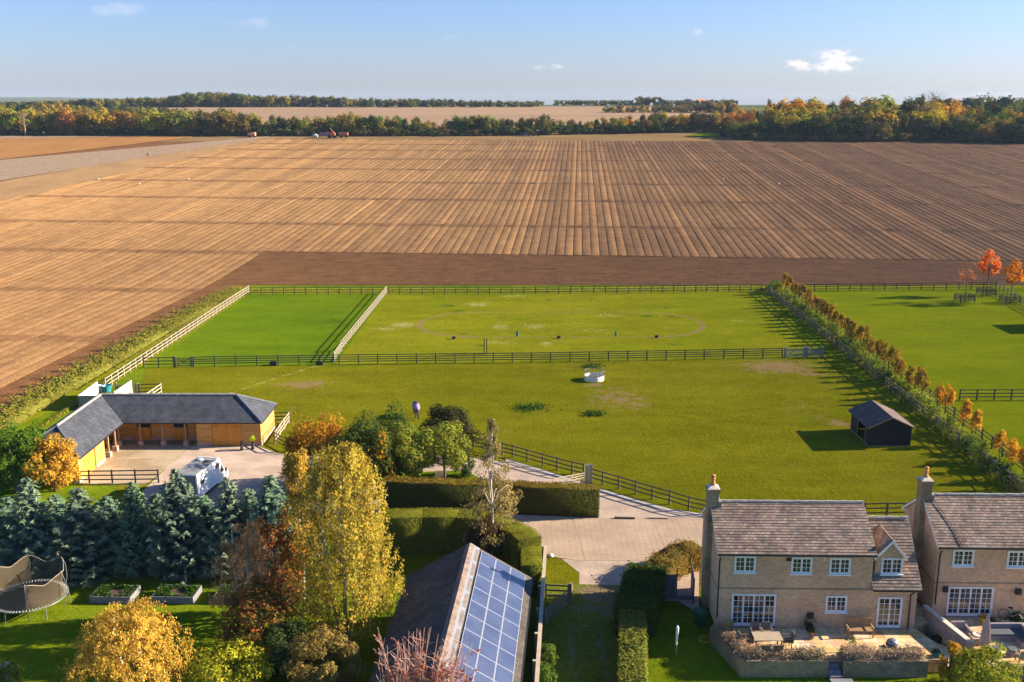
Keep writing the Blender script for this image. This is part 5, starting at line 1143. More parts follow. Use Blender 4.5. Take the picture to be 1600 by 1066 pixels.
# chimney with breast on the left gable
def chimney(r, Mx, D, zb, ztop, wid=0.95, x0=-0.32, x1=0.32, ridge=6.8):
    c = MB(Mx); ym = D / 2
    c.box(x0, ym - wid / 2, 0, -.001, ym + wid / 2, ridge - 1.1); c.box(x0, ym - wid / 2 + .12, ridge - 1.099, x1, ym + wid / 2 - .12, ztop - .30)
    c.box(x0 - .04, ym - wid / 2 + .08, ztop - .299, x1 + .04, ym + wid / 2 - .08, ztop - .16); c.box(x0 - .08, ym - wid / 2 + .04, ztop - .159, x1 + .08, ym + wid / 2 - .04, ztop)
    ch = c.build('chimney', M['brick_dark'], r)
    f = MB(Mx); xm = (x0 + x1) / 2; f.add([(x0 - .03, ym - .38, ztop + .002), (x1 + .03, ym - .38, ztop + .002), (x1 + .03, ym + .38, ztop + .002), (x0 - .03, ym + .38, ztop + .002), (xm - .15, ym - .15, ztop + .17), (xm + .15, ym - .15, ztop + .17), (xm + .15, ym + .15, ztop + .17), (xm - .15, ym + .15, ztop + .17)],
              [(0, 1, 5, 4), (1, 2, 6, 5), (2, 3, 7, 6), (3, 0, 4, 7), (4, 5, 6, 7)]); f.build('flaunching', M['render_pale'], ch)
    p_ = MB(Mx); chimney_pot(p_, xm, ym, ztop + .171); p_.build('chimney_pot', M['terracotta'], ch, smooth=True)
    l = MB(Mx); l.box(x1, ym - wid / 2 + .05, ridge - .42, x1 + .16, ym + wid / 2 - .05, ridge + .10); l.build('lead_flashing', M['lead'], ch)
chimney(h1, M1, 5.6, 0, 7.68)
# annex
W0, W1 = 8.951, 11.62; aez, arz, aD = 2.62, 5.82, 5.6; k_ = (arz - aez) / (aD / 2 + .3)
w = MB(M1); w.box(W0, 0, 0, W1, .25, aez + .2); w.prism([(W1 - .25, .25, 0), (W1 - .25, aD, 0), (W1 - .25, aD, aez + .25), (W1 - .25, aD / 2, arz - .08), (W1 - .25, .25, aez + .45)], (.25, 0, 0)); w.box(W0, aD - .25, 0, W1 - .26, aD, aez + .2); w.box(W1 - .42, -.03, 0, W1 + .03, 0, aez + .05)
w.build('annex_wall', M['brick'], h1)
rf = MB(M1); slope(rf, (W0 + .002, -.3, aez), (W1 + .2, -.3, aez), (W1 + .2, aD / 2, arz), (W0 + .002, aD / 2, arz)); slope(rf, (W1 + .2, aD + .3, aez), (W0 + .002, aD + .3, aez), (W0 + .002, aD / 2, arz), (W1 + .2, aD / 2, arz))
ar = rf.build('annex_roof', M['tile'], h1)
rr = MB(M1); ridge_run(rr, (W0 + .1, aD / 2, arz + .03), (W1 + .2, aD / 2, arz + .03)); rr.build('ridge_tiles', M['ridge'], ar)
fb = MB(M1); fb.box(W0 + .01, -.27, aez - .15, W1 + .18, -.245, aez - .015); fb.box(W0 + .01, -.24, aez - .15, W1 + .18, -.002, aez - .13); fb.prism([(W1 + .17, -.3, aez - .15), (W1 + .17, aD / 2, arz - .16), (W1 + .17, aD + .3, aez - .15), (W1 + .17, aD + .3, aez - .01), (W1 + .17, aD / 2, arz - .02), (W1 + .17, -.3, aez - .01)], (.03, 0, 0)); fb.build('fascia', M['white'], h1)
gt = MB(M1); gt.beam((W0 + .01, -.33, aez - .045), (W1 + .2, -.33, aez - .045), .11, .085); gt.build('gutter', M['gutter'], h1)
downpipe(h1, M1, 1424, 921, 990, jog=0.25)
window(h1, M1, (1372, 933, 1406, 981), 2, 5, 2, name='french_door', door=True)
# dormer on the annex roof
dx0, dx1 = to_wall(M1, 1368, 880, .35)[0], to_wall(M1, 1411, 880, .35)[0]; dxm = (dx0 + dx1) / 2 + .03
dy = 0.35; dz0 = aez + (dy + .3) * k_; dze = dz0 + 1.28; dza = dze + 0.92
def yroof(z): return (z - aez) / k_ - .3
d = MB(M1)
d.prism([(dx0, dy, dz0 - .05), (dx1, dy, dz0 - .05), (dx1, dy, dze), (dxm, dy, dza - .08), (dx0, dy, dze)], (0, .12, 0))
for xx in (dx0, dx1 - .1): d.prism([(xx, dy + .12, dz0 - .05), (xx, yroof(dze) + .1, dze), (xx, dy + .12, dze)], (.1, 0, 0))
dm = d.build('dormer', M['brick'], h1)
e = .16; sl = 0.92 / (dxm - dx0)
for nm, xa in (('l', dx0 - e), ('r', dx1 + e)):
    q = MB(M1); ze = dze - e * sl; hi = dza + .03
    if nm == 'l': slope(q, (xa, yroof(ze) + .05, ze), (xa, dy - .2, ze), (dxm, dy - .2, hi), (dxm, yroof(hi) + .1, hi))
    else: slope(q, (xa, dy - .2, ze), (xa, yroof(ze) + .05, ze), (dxm, yroof(hi) + .1, hi), (dxm, dy - .2, hi))
    q.build('dormer_roof', M['tile'], dm)
q = MB(M1); ze = dze - e * sl; th_ = .17
q.prism([(dx0 - e, dy - .23, ze - th_), (dxm, dy - .23, dza - th_), (dxm, dy - .23, dza + .02), (dx0 - e, dy - .23, ze + .02)], (0, .03, 0)); q.prism([(dxm, dy - .23, dza - th_), (dx1 + e, dy - .23, ze - th_), (dx1 + e, dy - .23, ze + .02), (dxm, dy - .23, dza + .02)], (0, .03, 0)); q.build('barge_board', M['white'], dm)
q = MB(M1); q.box(dx0 - .02, dy - .03, dz0 - .08, dx1 + .02, dy - .002, dz0 + .1); q.build('lead_flashing', M['lead'], dm)
window(h1, M1, (1378, 872, 1409, 897), 2, 3, 2, y=dy)
# small wall fittings
def wall_box(r, Mx, rect, dep, name, m, y=0.0):
    x0, z1 = to_wall(Mx, rect[0], rect[1]); x1, z0 = to_wall(Mx, rect[2], rect[3]); mb = MB(Mx); mb.box(x0, y - dep, z0, x1, y - .001, z1); mb.box(x0 + .02, y - dep - .03, z0 + .02, x1 - .02, y - dep, z0 + (z1 - z0) * .5); return mb.build(name, M[m], r)
wall_box(h1, M1, (1229, 871.5, 1236, 876), .1, 'flood_light', 'gutter'); wall_box(h1, M1, (1261, 957, 1270, 966), .14, 'wall_lantern', 'gutter'); wall_box(h1, M1, (1287, 872, 1290, 876), .05, 'alarm_box', 'white')
# second house
o2 = Vector((25.3, 56.0, PZ)); M2 = fr(o2, YAW)
h2, _ = house(M2, o2, YAW, 9.5, 5.6, 4.62, 6.72, 'brick house cut by the right edge of the photo', None)
chimney(h2, M2, 5.6, 0, 7.72, ridge=6.74)
downpipe(h2, M2, 1470, 858, 944)
window(h2, M2, (1490, 859, 1520, 884), 2, 3, 2); window(h2, M2, (1575, 861, 1606, 886), 2, 3, 2); window(h2, M2, (1482, 917, 1548, 963), 2, 5, 4, name='french_door', door=True)
wall_box(h2, M2, (1473, 916, 1480, 924), .16, 'wall_lantern', 'gutter'); wall_box(h2, M2, (1586, 920, 1594, 928), .16, 'wall_lantern', 'gutter')
mb = MB(M2); a = [(1.1 + .9 * (t / 8) + .0, -.26 + t / 8 * 2.9, 4.66 + t / 8 * 2.1) for t in range(9)]
a = [(1.25 - 1.0 * (t / 8) ** 1.6, -.28 + t / 8 * 3.05, 4.70 + t / 8 * 2.08) for t in range(9)]; mb.tube(a, [.018] * 9, 5); mb.build('aerial_cable', M['gutter'], h2)

# ------------------------------------------------------------------ patio and planter walls
pv = [(12.1, 54.73), (23.75, 54.55), (24.3, 53.0), (25.0, 52.2), (24.3, 51.1), (13.4, 51.2), (12.35, 53.4)]
mb = MB(); mb.prism([(x, y, 0.0) for x, y in pv], (0, 0, PZ + 0.0)); o = mb.build('patio', M['pave']); o['kind'] = 'structure'
mb = MB(); mb.prism([(23.76, 54.56, 0), (25.2, 55.6, 0), (25.25, 61, 0), (23.8, 61, 0)], (0, 0, PZ - .004)); o = mb.build('side_path', M['pave']); o['kind'] = 'structure'
def wall(pts, w, h, label, m='brick_dark', cop=None, zb=0.0, name='garden_wall'):
    pts = [Vector((p[0], p[1], zb)) for p in pts]; r = empty(name, pts[0], 0, label, 'wall'); mb = MB(); cb = MB()
    for i, (a, b) in enumerate(zip(pts, pts[1:])):
        d = (b - a).normalized(); mb.beam(a + Vector((0, 0, h / 2)) + d * (.0 if i == 0 else w / 2 + .001), b + Vector((0, 0, h / 2)) + d * w / 2, w, h)
        if cop: cb.beam(a + Vector((0, 0, h + .03)), b + Vector((0, 0, h + .03)), w + .08, .055)
    mb.build('brickwork', M[m], r)
    if cop: cb.build('coping', M[cop], r)
    return r
# left section: side wall and front wall, lavender on top
LW = [(11.75, 54.4), (12.75, 50.72), (17.35, 50.72)]
wall(LW, 0.25, 1.0, 'low brick planter wall wrapping the left corner of the patio')
wall([(18.3, 50.72), (22.85, 50.72)], 0.25, 1.0, 'low brick planter wall right of the patio steps')
LAV = [(1, 1, 1), (1.25, 1.1, 0.9), (0.8, 0.8, 0.95), (0.55, 0.65, 0.5), (1.3, 1.0, 0.9)]
hedge('lavender_hedge', [(12.1, 54.2), (12.55, 52.6), (13.0, 51.15), (15.2, 51.12), (16.2, 51.2)], 0.66, [.46, .52, .58, .56, .32], (0.44, 0.34, 0.24), 'faded lavender hedge around the left corner of the patio', 620, 0.065, LAV, zb=PZ, hvar=0.16, rough=0.09, coreh=0.45, wr=0.75, nup=0.9)
hedge('lavender_hedge', [(15.95, 51.15), (16.8, 51.12), (17.35, 51.12)], 0.7, [.38, .58, .48], (0.38, 0.32, 0.20), 'short rounded lavender hump left of the patio steps', 620, 0.065, LAV, zb=PZ, hvar=0.16, rough=0.09, coreh=0.45, wr=0.75, nup=0.9)
hedge('lavender_hedge', [(18.35, 51.12), (20.6, 51.12), (22.8, 51.12)], 0.7, [.58, .55, .50], (0.44, 0.35, 0.25), 'faded lavender hedge right of the patio steps', 620, 0.065, LAV, zb=PZ, hvar=0.16, rough=0.09, coreh=0.45, wr=0.75, nup=0.9)
mb = MB()
for i in range(4): mb.box(17.49, 51.19 - .32 * (i + 1), 0, 18.17, 51.19 - .32 * i, PZ - .18 * (i + 1) + .0 if i < 4 else 0.05)
tag(mb.build('garden_steps', M['old_wood']), 'timber edged steps going down from the patio to the lawn', 'steps')
mb = MB(); mb.box(17.3, 49.3, 0, 18.5, 49.75, .42); mb.box(17.3, 49.31, .421, 18.5, 49.74, .46); tag(mb.build('sleeper_box', M['old_wood']), 'grey timber box at the bottom of the patio steps', 'box')
# dividing wall and second terrace
pv = [(25.25, 55.97), (36, 55.74), (36, 50.6), (26.6, 50.6), (24.9, 53.2)]
mb = MB(); mb.prism([(x, y, 0) for x, y in pv], (0, 0, PZ - .002)); o = mb.build('terrace', M['rattan']); o.data.materials[0] = M['pave']; o['kind'] = 'structure'
wall([(24.85, 56.0), (25.35, 53.6), (25.75, 51.7)], 0.24, 1.5, 'pinkish brick dividing wall with pale coping between the two terraces', 'brick_red', 'render_pale')
wall([(26.2, 50.5), (36, 50.5)], 0.24, .86, 'low brown retaining wall below the second terrace', 'brick_dark')
mb = MB(); tp = [P(1340 + i * 0, 1045) for i in range(1)]
polysheet('patio_lawn', [(1000, 1040), (1600, 1066), (1600, 1150), (1000, 1150)], M['grass_lawn'], 0.006)

# ------------------------------------------------------------------ patio furniture
def chair(p, rz, label, group, m='rattan', leg='gutter', z=PZ):
    r = empty('garden_chair', (p[0], p[1], z), rz, label, 'chair', group)
    def k(n, f, mm): mb = MB(); f(mb); link(n, mb.mesh(n, M[mm]), r)
    k('seat', lambda q: q.box(-.26, -.26, .38, .26, .25, .45), m)
    k('backrest', lambda q: q.prism([(-.28, .25, .36), (.28, .25, .36), (.26, .34, .92), (-.26, .34, .92)], (0, .05, 0)), m)
    for s in (-1, 1): k('armrest', lambda q: (q.box(s * .27 - .03, -.24, .62, s * .27 + .03, .26, .66), q.box(s * .27 - .02, -.24, .44, s * .27 + .02, -.2, .62)), m)
    for sx_ in (-1, 1):
        for sy_ in (-1, 1): k('leg', lambda q: q.box(sx_ * .22 - .02, sy_ * .22 - .02, 0, sx_ * .22 + .02, sy_ * .22 + .02, .38), leg)
    return r
tc_ = P(1199, 994, PZ + .74); T0 = Vector((tc_.x, tc_.y, PZ))
r = empty('dining_table', T0, 0, 'rectangular tan patio table outside the wide garden doors', 'table')
mb = MB(); mb.box(-.80, -.5, .70, .80, .5, .745); link('tabletop', mb.mesh('tabletop', M['table_top']), r)
for sx_ in (-1, 1):
    for sy_ in (-1, 1): mb = MB(); mb.box(sx_ * .72 - .035, sy_ * .42 - .035, 0, sx_ * .72 + .035, sy_ * .42 + .035, .699); link('leg', mb.mesh('leg', M['rattan']), r)
gch = 'rattan chairs around the patio table'
for dx_, dy_, rz, lab in ((-.42, .95, 0, 'left rattan chair on the house side of the patio table'), (.22, .95, 0, 'right rattan chair on the house side of the patio table'), (-.42, -.95, math.pi, 'left rattan chair on the near side of the patio table'),
                          (.30, -.95, math.pi, 'right rattan chair on the near side of the patio table'), (1.15, .1, -math.pi / 2, 'dark chair at the right end of the patio table'), (-1.2, .1, math.pi / 2, 'dark chair at the left end of the patio table')):
    chair((T0.x + dx_, T0.y + dy_), rz, lab, gch)
b = P(1342, 993, PZ); r = empty('park_bench', b, YAW, 'wooden garden bench against the house wall', 'bench')
def kk(n, f, mm): mb = MB(); f(mb); return link(n, mb.mesh(n, M[mm]), r)
kk('seat', lambda q: [q.box(-.72, -.28 + i * .11, .40, .72, -.19 + i * .11, .435) for i in range(5)], 'timber'); kk('backrest', lambda q: [q.box(-.7, .29, .86, .7, .33, .95), q.box(-.7, .29, .50, .7, .33, .56)] + [q.box(-.66 + i * .1, .30, .561, -.61 + i * .1, .32, .859) for i in range(14)], 'timber')
for s in (-1, 1):
    kk('leg', lambda q: q.box(s * .72 - .03, .26, 0, s * .72 + .03, .32, .97), 'timber'); kk('leg', lambda q: q.box(s * .72 - .03, -.32, 0, s * .72 + .03, -.26, .60), 'timber'); kk('armrest', lambda q: q.box(s * .72 - .04, -.34, .601, s * .72 + .04, .255, .64), 'timber')
# covered barbecue and things on the patio
b = P(1392, 1020, PZ); r = empty('barbecue', b, R(20), 'dark barbecue with a grey cover lying low on the patio', 'barbecue')
kk('grill_box', lambda q: q.lathe((0, 0, .32), [(.10, 0), (.28, .06), (.33, .2), (.33, .24)], 16), 'gutter'); kk('cover', lambda q: q.lathe((0.1, .05, .57), [(.34, 0), (.30, .12), (.2, .2), (.05, .24)], 16), 'metal')
for i in range(3): a_ = i * 2.1; kk('leg', lambda q: q.tube([(.2 * math.cos(a_), .2 * math.sin(a_), .38), (.34 * math.cos(a_), .34 * math.sin(a_), 0)], [.018, .014], 6), 'gutter')
kk('side_shelf', lambda q: q.box(-.75, -.2, .44, -.36, .2, .47), 'gutter'); kk('ash_tray', lambda q: q.box(.38, -.16, .02, .74, .16, .12), 'metal')
def pot(px, py, z, rad, h, m, label, plant=None, leafc=(0.05, 0.10, 0.02), ph=0.35, n=260):
    b = P(px, py, z); r = empty('plant_pot', b, 0, label, 'plant pot'); mb = MB(); mb.lathe((0, 0, 0), [(rad * .7, 0), (rad, h), (rad * 1.08, h), (rad * 1.08, h + .04), (rad * .9, h + .04), (rad * .9, h - .03)], 14); link('pot', mb.mesh('pot', M[m], smooth=False), r)
    V, cl, ce = crown_blob(rad * 1.4, rad * 1.4, ph, h + ph * .8, 8, n, 0.05, AUT, .45); c = link('crown', leafmesh('crown', V, cl), r); c['label'] = None; del c['label']; c.color = (*leafc, 1)
pot(1264, 985, PZ, .22, .3, 'gutter', 'plant in a dark pot against the house wall right of the doors', ph=.35)
pot(1268, 993, PZ, .16, .2, 'terracotta', 'low plant pot on the stained paving by the wall', ph=.2)
pot(1154, 1014, PZ, .28, .32, 'terracotta', 'terracotta pot beside the lavender corner', leafc=(.22, .15, .08), ph=.15)
pot(1331, 1020, PZ, .18, .25, 'terracotta', 'leafy green pot at the top of the patio steps', leafc=(.10, .18, .03), ph=.3)
pot(1461, 1025, PZ, .2, .22, 'teal', 'pale blue bowl with a plant near the dividing wall', ph=.12)
pot(1140, 990, PZ, .2, .2, 'terracotta', 'yellow leaved plant in the lavender corner left of the table', leafc=(.45, .36, .03), ph=.4)
# second terrace furniture
b = P(1537, 1020, PZ); r = empty('parasol', b, 0, 'closed faded pink parasol on the second terrace', 'parasol')
kk('pole', lambda q: q.tube([(0, 0, 0.08), (0, 0, 2.35)], [.022, .018], 8), 'metal'); kk('base', lambda q: q.lathe((0, 0, 0), [(.26, 0), (.26, .05), (.06, .08)], 16), 'gutter')
mb = MB(); n_ = 16; prof = [(.30, .62), (.27, 1.0), (.22, 1.5), (.13, 2.0), (.05, 2.3), (.01, 2.42)]; vs = []
for (q_, z_) in prof: vs += [(q_ * (1 if k2 % 2 else .62) * math.cos(2 * math.pi * k2 / n_), q_ * (1 if k2 % 2 else .62) * math.sin(2 * math.pi * k2 / n_), z_) for k2 in range(n_)]
mb.add(vs, [(i * n_ + k2, i * n_ + (k2 + 1) % n_, (i + 1) * n_ + (k2 + 1) % n_, (i + 1) * n_ + k2) for i in range(len(prof) - 1) for k2 in range(n_)]); link('canopy', mb.mesh('canopy', M['pink_cloth']), r)
b = P(1573, 1000, PZ); r = empty('corner_sofa', b, 0, 'large grey rattan corner sofa on the second terrace', 'sofa')
kk('seat', lambda q: (q.box(-1.1, -.2, 0, 1.0, .55, .34), q.box(.35, -.95, 0, 1.0, -.21, .34)), 'rattan_grey'); kk('backrest', lambda q: (q.box(-1.1, .551, 0, 1.16, .72, .72), q.box(1.001, -.95, 0, 1.16, .55, .72)), 'rattan_grey'); kk('cushion', lambda q: (q.box(-1.08, -.18, .345, .98, .53, .46), q.box(.37, -.93, .345, .98, -.19, .46)), 'cushion')
b = P(1500, 995, PZ); r = empty('outdoor_sofa', b, 0, 'rattan armchair beside the dividing wall on the second terrace', 'armchair')
kk('seat', lambda q: q.box(-.4, -.35, 0, .4, .35, .36), 'rattan_grey'); kk('backrest', lambda q: q.box(-.4, .351, 0, .4, .5, .75), 'rattan_grey'); kk('armrest', lambda q: q.box(-.52, -.35, 0, -.401, .5, .55), 'rattan_grey'); kk('armrest', lambda q: q.box(.401, -.35, 0, .52, .5, .55), 'rattan_grey')
b = P(1514, 1001, PZ); r = empty('fire_pit_table', P(1527, 1003, PZ), 0, 'low square table with a round pale rim on the second terrace', 'table')
kk('base', lambda q: q.box(-.42, -.42, 0, .42, .42, .40), 'rattan_grey'); kk('tabletop', lambda q: q.box(-.47, -.47, .401, .47, .47, .44), 'table_top'); kk('bowl_rim', lambda q: q.lathe((0, 0, .442), [(.3, 0), (.3, .05), (.22, .05), (.2, .01)], 20), 'render_pale')
for px_, py_, lab in ((1552, 1022, 'left grey cube stool under the corner sofa'), (1582, 1024, 'right grey cushioned stool on the second terrace')):
    r = empty('footstool', P(px_, py_, PZ), R(8), lab, 'stool'); kk('base', lambda q: q.box(-.26, -.26, 0, .26, .26, .32), 'rattan_grey'); kk('cushion', lambda q: q.box(-.25, -.25, .321, .25, .25, .42), 'cushion')
chair(P(1595, 1036, PZ)[:2], math.pi, 'beige chair at the right edge of the second terrace', None, 'table_top')
pot(1536, 974, PZ, .2, .35, 'yellow', 'yellow flowering pot behind the closed parasol', leafc=(.45, .28, .02), ph=.15)
b = P(1583, 972, PZ); r = empty('bicycle', b, R(-35), 'bicycle leaning in the dark shrubs against the second house', 'bicycle')
def ring(q, c, R_, t, n=20, ax='y', seg=5):
    pts = [(c[0] + R_ * math.cos(2 * math.pi * i / n), c[1], c[2] + R_ * math.sin(2 * math.pi * i / n)) for i in range(n + 1)]
    for a_, b_ in zip(pts, pts[1:]): q.tube([a_, b_], [t, t], seg)
for s in (-1, 1):
    wh = kk('wheel', lambda q: ring(q, (s * .52, 0, .34), .33, .022), 'rubber'); mb = MB(); [mb.tube([(s * .52, 0, .34), (s * .52 + .32 * math.cos(i * .785), 0, .34 + .32 * math.sin(i * .785))], [.006, .006], 3) for i in range(8)]; link('spokes', mb.mesh('spokes', M['metal']), wh)
kk('frame', lambda q: [q.tube([a_, b_], [.02, .02], 5) for a_, b_ in (((-.52, 0, .34), (-.1, 0, .32)), ((-.1, 0, .32), (-.22, 0, .82)), ((-.1, 0, .32), (.38, 0, .72)), ((-.2, 0, .74), (.36, 0, .8)), ((.36, 0, .84), (.52, 0, .34)), ((-.52, 0, .34), (-.2, 0, .74)))], 'metal'); kk('saddle', lambda q: q.box(-.34, -.06, .83, -.1, .06, .89), 'rubber'); kk('handlebar', lambda q: q.tube([(.3, -.26, .98), (.36, 0, .9), (.3, .26, .98)], [.016] * 3, 5), 'rubber')

# ------------------------------------------------------------------ side gate, bin, lawn things
def boards(a, b, h, label, cat, name, z=0.0, m='grey_wood'):
    a, b = P(*a, z), P(*b, z); r = empty(name, a, math.atan2(b.y - a.y, b.x - a.x), label, cat); L = (b - a).length
    mb = MB(); mb.box(.09, -.02, .05, L - .09, .02, h); link('board_panel', mb.mesh('board_panel', M[m]), r)
    for x in (0, L - .085): mb = MB(); mb.box(x, -.05, 0, x + .085, .05, h + .06); link('post', mb.mesh('post', M[m]), r)
    for z_ in (.35, h - .25): mb = MB(); mb.box(.09, -.052, z_, L - .09, -.021, z_ + .09); link('rail', mb.mesh('rail', M[m]), r)
boards((1036, 938), (1057, 937), 1.75, 'grey board garden gate between the laurel hedge and the house', 'gate', 'garden_gate')
boards((1083, 945), (1080, 920), 1.75, 'narrow grey board fence panel along the house side path', 'fence', 'board_fence')
mb = MB(); p = P(1070, 938); mb.box(p.x - .5, p.y - .03, 0, p.x + .5, p.y + .03, .35); tag(mb.build('low_board', M['old_wood']), 'low board across the opening beside the garden gate', 'board')
b = P(1094, 978); r = empty('wheelie_bin', b, R(10), 'dark green wheeled rubbish bin in the shade beside the house', 'bin')
kk('body', lambda q: q.add([(-.24, -.27, .08), (.24, -.27, .08), (.24, .27, .08), (-.24, .27, .08), (-.29, -.34, .98), (.29, -.34, .98), (.29, .34, .98), (-.29, .34, .98)], [(0, 3, 2, 1), (4, 5, 6, 7), (0, 1, 5, 4), (1, 2, 6, 5), (2, 3, 7, 6), (3, 0, 4, 7)]), 'green_plastic')
kk('lid', lambda q: q.add([(-.31, -.38, .985), (.31, -.38, .985), (.31, .36, .985), (-.31, .36, .985), (-.27, -.34, 1.04), (.27, -.34, 1.04), (.27, .34, 1.08), (-.27, .34, 1.08)], [(0, 3, 2, 1), (4, 5, 6, 7), (0, 1, 5, 4), (1, 2, 6, 5), (2, 3, 7, 6), (3, 0, 4, 7)]), 'green_plastic')
for s in (-1, 1): kk('wheel', lambda q: q.tube([(s * .22 - .03, .3, .1), (s * .22 + .03, .3, .1)], [.1, .1], 12), 'rubber')
b = P(1056, 1026); r = empty('airer_post', b, 0, 'white folded rotary clothes line standing on the lawn', 'clothes line')
kk('pole', lambda q: q.tube([(0, 0, 0), (0, 0, 1.9)], [.025, .025], 8), 'metal'); kk('folded_arms', lambda q: q.tube([(0, 0, .75), (0.02, 0, 1.2), (0.03, 0, 1.85), (0.03, 0, 1.95)], [.05, .075, .085, .03], 8), 'white')
b = P(1099, 1003); mb = MB(M=Matrix.Translation(b))
for k2 in range(5):
    pts = [(math.cos(t * .45) * (.28 + .05 * k2) + .05 * k2, math.sin(t * .45) * (.24 + .04 * k2), .05 + .05 * k2 + .02 * math.sin(t)) for t in range(15)]; mb.tube(pts, [.02] * 15, 5)
tag(mb.build('garden_hose', M['yellow']), 'loosely coiled yellow garden hose on the lawn beside the house', 'hose')

# ------------------------------------------------------------------ barn with solar panels
bo = P(737, 902, 2.6); bo = Vector((-2.55, 57.6, 0)); BY = R(-3.9) ; MBn = fr(bo, BY)      # local -y runs towards the camera
r = barn = empty('barn', bo, BY, 'slate roofed barn with solar panels on its right slope', 'barn'); hw, ze, zr, L = 3.75, 2.62, 4.80, 17.0
w = MB(MBn); w.prism([(-hw + .2, -.15, 0), (hw - .2, -.15, 0), (hw - .2, -.15, ze), (0, -.15, zr - .12), (-hw + .2, -.15, ze)], (0, -.2, 0)); w.prism([(-hw + .2, -L + .35, 0), (hw - .2, -L + .35, 0), (hw - .2, -L + .35, ze), (0, -L + .35, zr - .12), (-hw + .2, -L + .35, ze)], (0, -.2, 0))
w.box(-hw + .2, -L + .35, 0, -hw + .4, -.35, ze - .05); w.box(hw - .4, -L + .35, 0, hw - .2, -.35, ze - .05); w.build('wall', M['black_wood'], barn)
rl = MB(MBn); slope(rl, (-hw, 0, ze), (-hw, -L, ze), (0, -L, zr), (0, 0, zr), .2); rl.build('roof_slope', M['slate_barn'], barn)['label'] = 'dark left slate slope of the barn roof'
rr_ = MB(MBn); slope(rr_, (hw, -L, ze), (hw, 0, ze), (0, 0, zr), (0, -L, zr), .2); rro = rr_.build('roof_slope', M['slate_barn'], barn)
k = (zr - ze) / hw; nrm = Vector((k, 0, 1)).normalized(); up = Vector((-1, 0, k)).normalized()
def rp(s, y, o=0.0): return Vector((hw, y, ze)) + up * s + nrm * o        # s metres up the right slope
SL = math.hypot(hw, zr - ze)
rc = MB(MBn)
for i in range(int(L / .45)):
    y0 = -i * .45 - .006; y1 = y0 - .438
    for sg in (-1, 1): rc.add([(0, y0, zr + .07), (0, y1, zr + .07), (sg * .26, y1, zr - .06), (sg * .26, y0, zr - .06)], [(0, 1, 2, 3)])
rc.build('ridge_tiles', M['ridge_pink'], barn)
st = MB(MBn); [st.add([rp(SL - .42, -.4 - i * 1.9, .05), rp(SL - .62, -.4 - i * 1.9, .05), rp(SL - .62, -1.9 - i * 1.9, .05), rp(SL - .42, -1.9 - i * 1.9, .05)], [(0, 1, 2, 3)]) for i in range(9)]; st.build('lead_flashing', M['flash_brown'], barn)
fl = MB(MBn); fl.add([rp(SL - .24, 0, .047), rp(SL - .66, 0, .047), rp(SL - .66, -L, .047), rp(SL - .24, -L, .047)], [(0, 1, 2, 3)]); fl.build('ridge_flashing', M['lead'], barn)
PWd, PLn = 1.015, 1.535; s_top = SL - .80
for c in range(3):
    for q in range(10):
        s1 = s_top - c * (PWd + .02); s0 = s1 - PWd; y0 = -.30 - q * (PLn + .02); y1 = y0 - PLn; t_ = .022
        if -y1 > L: continue
        pn = MB(MBn); cs = [rp(s0, y0, .10), rp(s1, y0, .10), rp(s1, y1, .10), rp(s0, y1, .10)]; lo = [rp(s0, y0, .06), rp(s1, y0, .06), rp(s1, y1, .06), rp(s0, y1, .06)]
        ins = [rp(s0 + t_, y0 - t_, .10), rp(s1 - t_, y0 - t_, .10), rp(s1 - t_, y1 + t_, .10), rp(s0 + t_, y1 + t_, .10)]
        pn.add(cs + ins + lo, [(0, 1, 5, 4), (1, 2, 6, 5), (2, 3, 7, 6), (3, 0, 4, 7), (0, 1, 9, 8), (1, 2, 10, 9), (2, 3, 11, 10), (3, 0, 8, 11)], 0)
        pn.add([v_ for v_ in ins], [(0, 1, 2, 3)], 1); pn.build('solar_panel', [M['alu'], M['solar']], barn)
vg_ = MB(MBn); vg_.prism([(-hw, .0, ze - .14), (0, .0, zr - .14), (hw, .0, ze - .14), (hw, .0, ze + .02), (0, .0, zr + .02), (-hw, .0, ze + .02)], (0, .035, 0)); vg_.build('barge_board', M['fence'], barn)
gt = MB(MBn); gt.beam((-hw - .05, 0, ze - .03), (-hw - .05, -L, ze - .03), .11, .09); gt.build('gutter', M['gutter'], barn); gt = MB(MBn); gt.beam((hw + .05, 0, ze - .03), (hw + .05, -L, ze - .03), .11, .09); gt.build('gutter', M['gutter'], barn)
# board wall beside the barn
a, b = P(852, 891), P(838, 1120); r = empty('board_wall', a, 0, 'tall close boarded timber wall with a sunlit cap between barn and lane', 'fence'); d = (b - a); Lw = d.length; d.normalize(); s_ = Vector((-d.y, d.x, 0)); nx = Vector((0, 0, 1))
mb = MB(); mb.beam(a + nx * .88, b + nx * .88, .05, 1.72); mb.build('board_panel', M['grey_wood'], r)
mb = MB(); mb.beam(a + nx * 1.79, b + nx * 1.79, .22, .06); mb.build('cap_rail', M['fence_pale'], r)
for i in range(int(Lw / 2.9) + 1):
    q_ = a + d * (i * 2.9) - s_ * .18 if False else a + d * (i * 2.9 + .1) + s_ * -.2
    mb = MB(); mb.box(q_.x - .09, q_.y - .09, 0, q_.x + .09, q_.y + .09, 1.82); mb.build('post', M['fence_pale'], r)

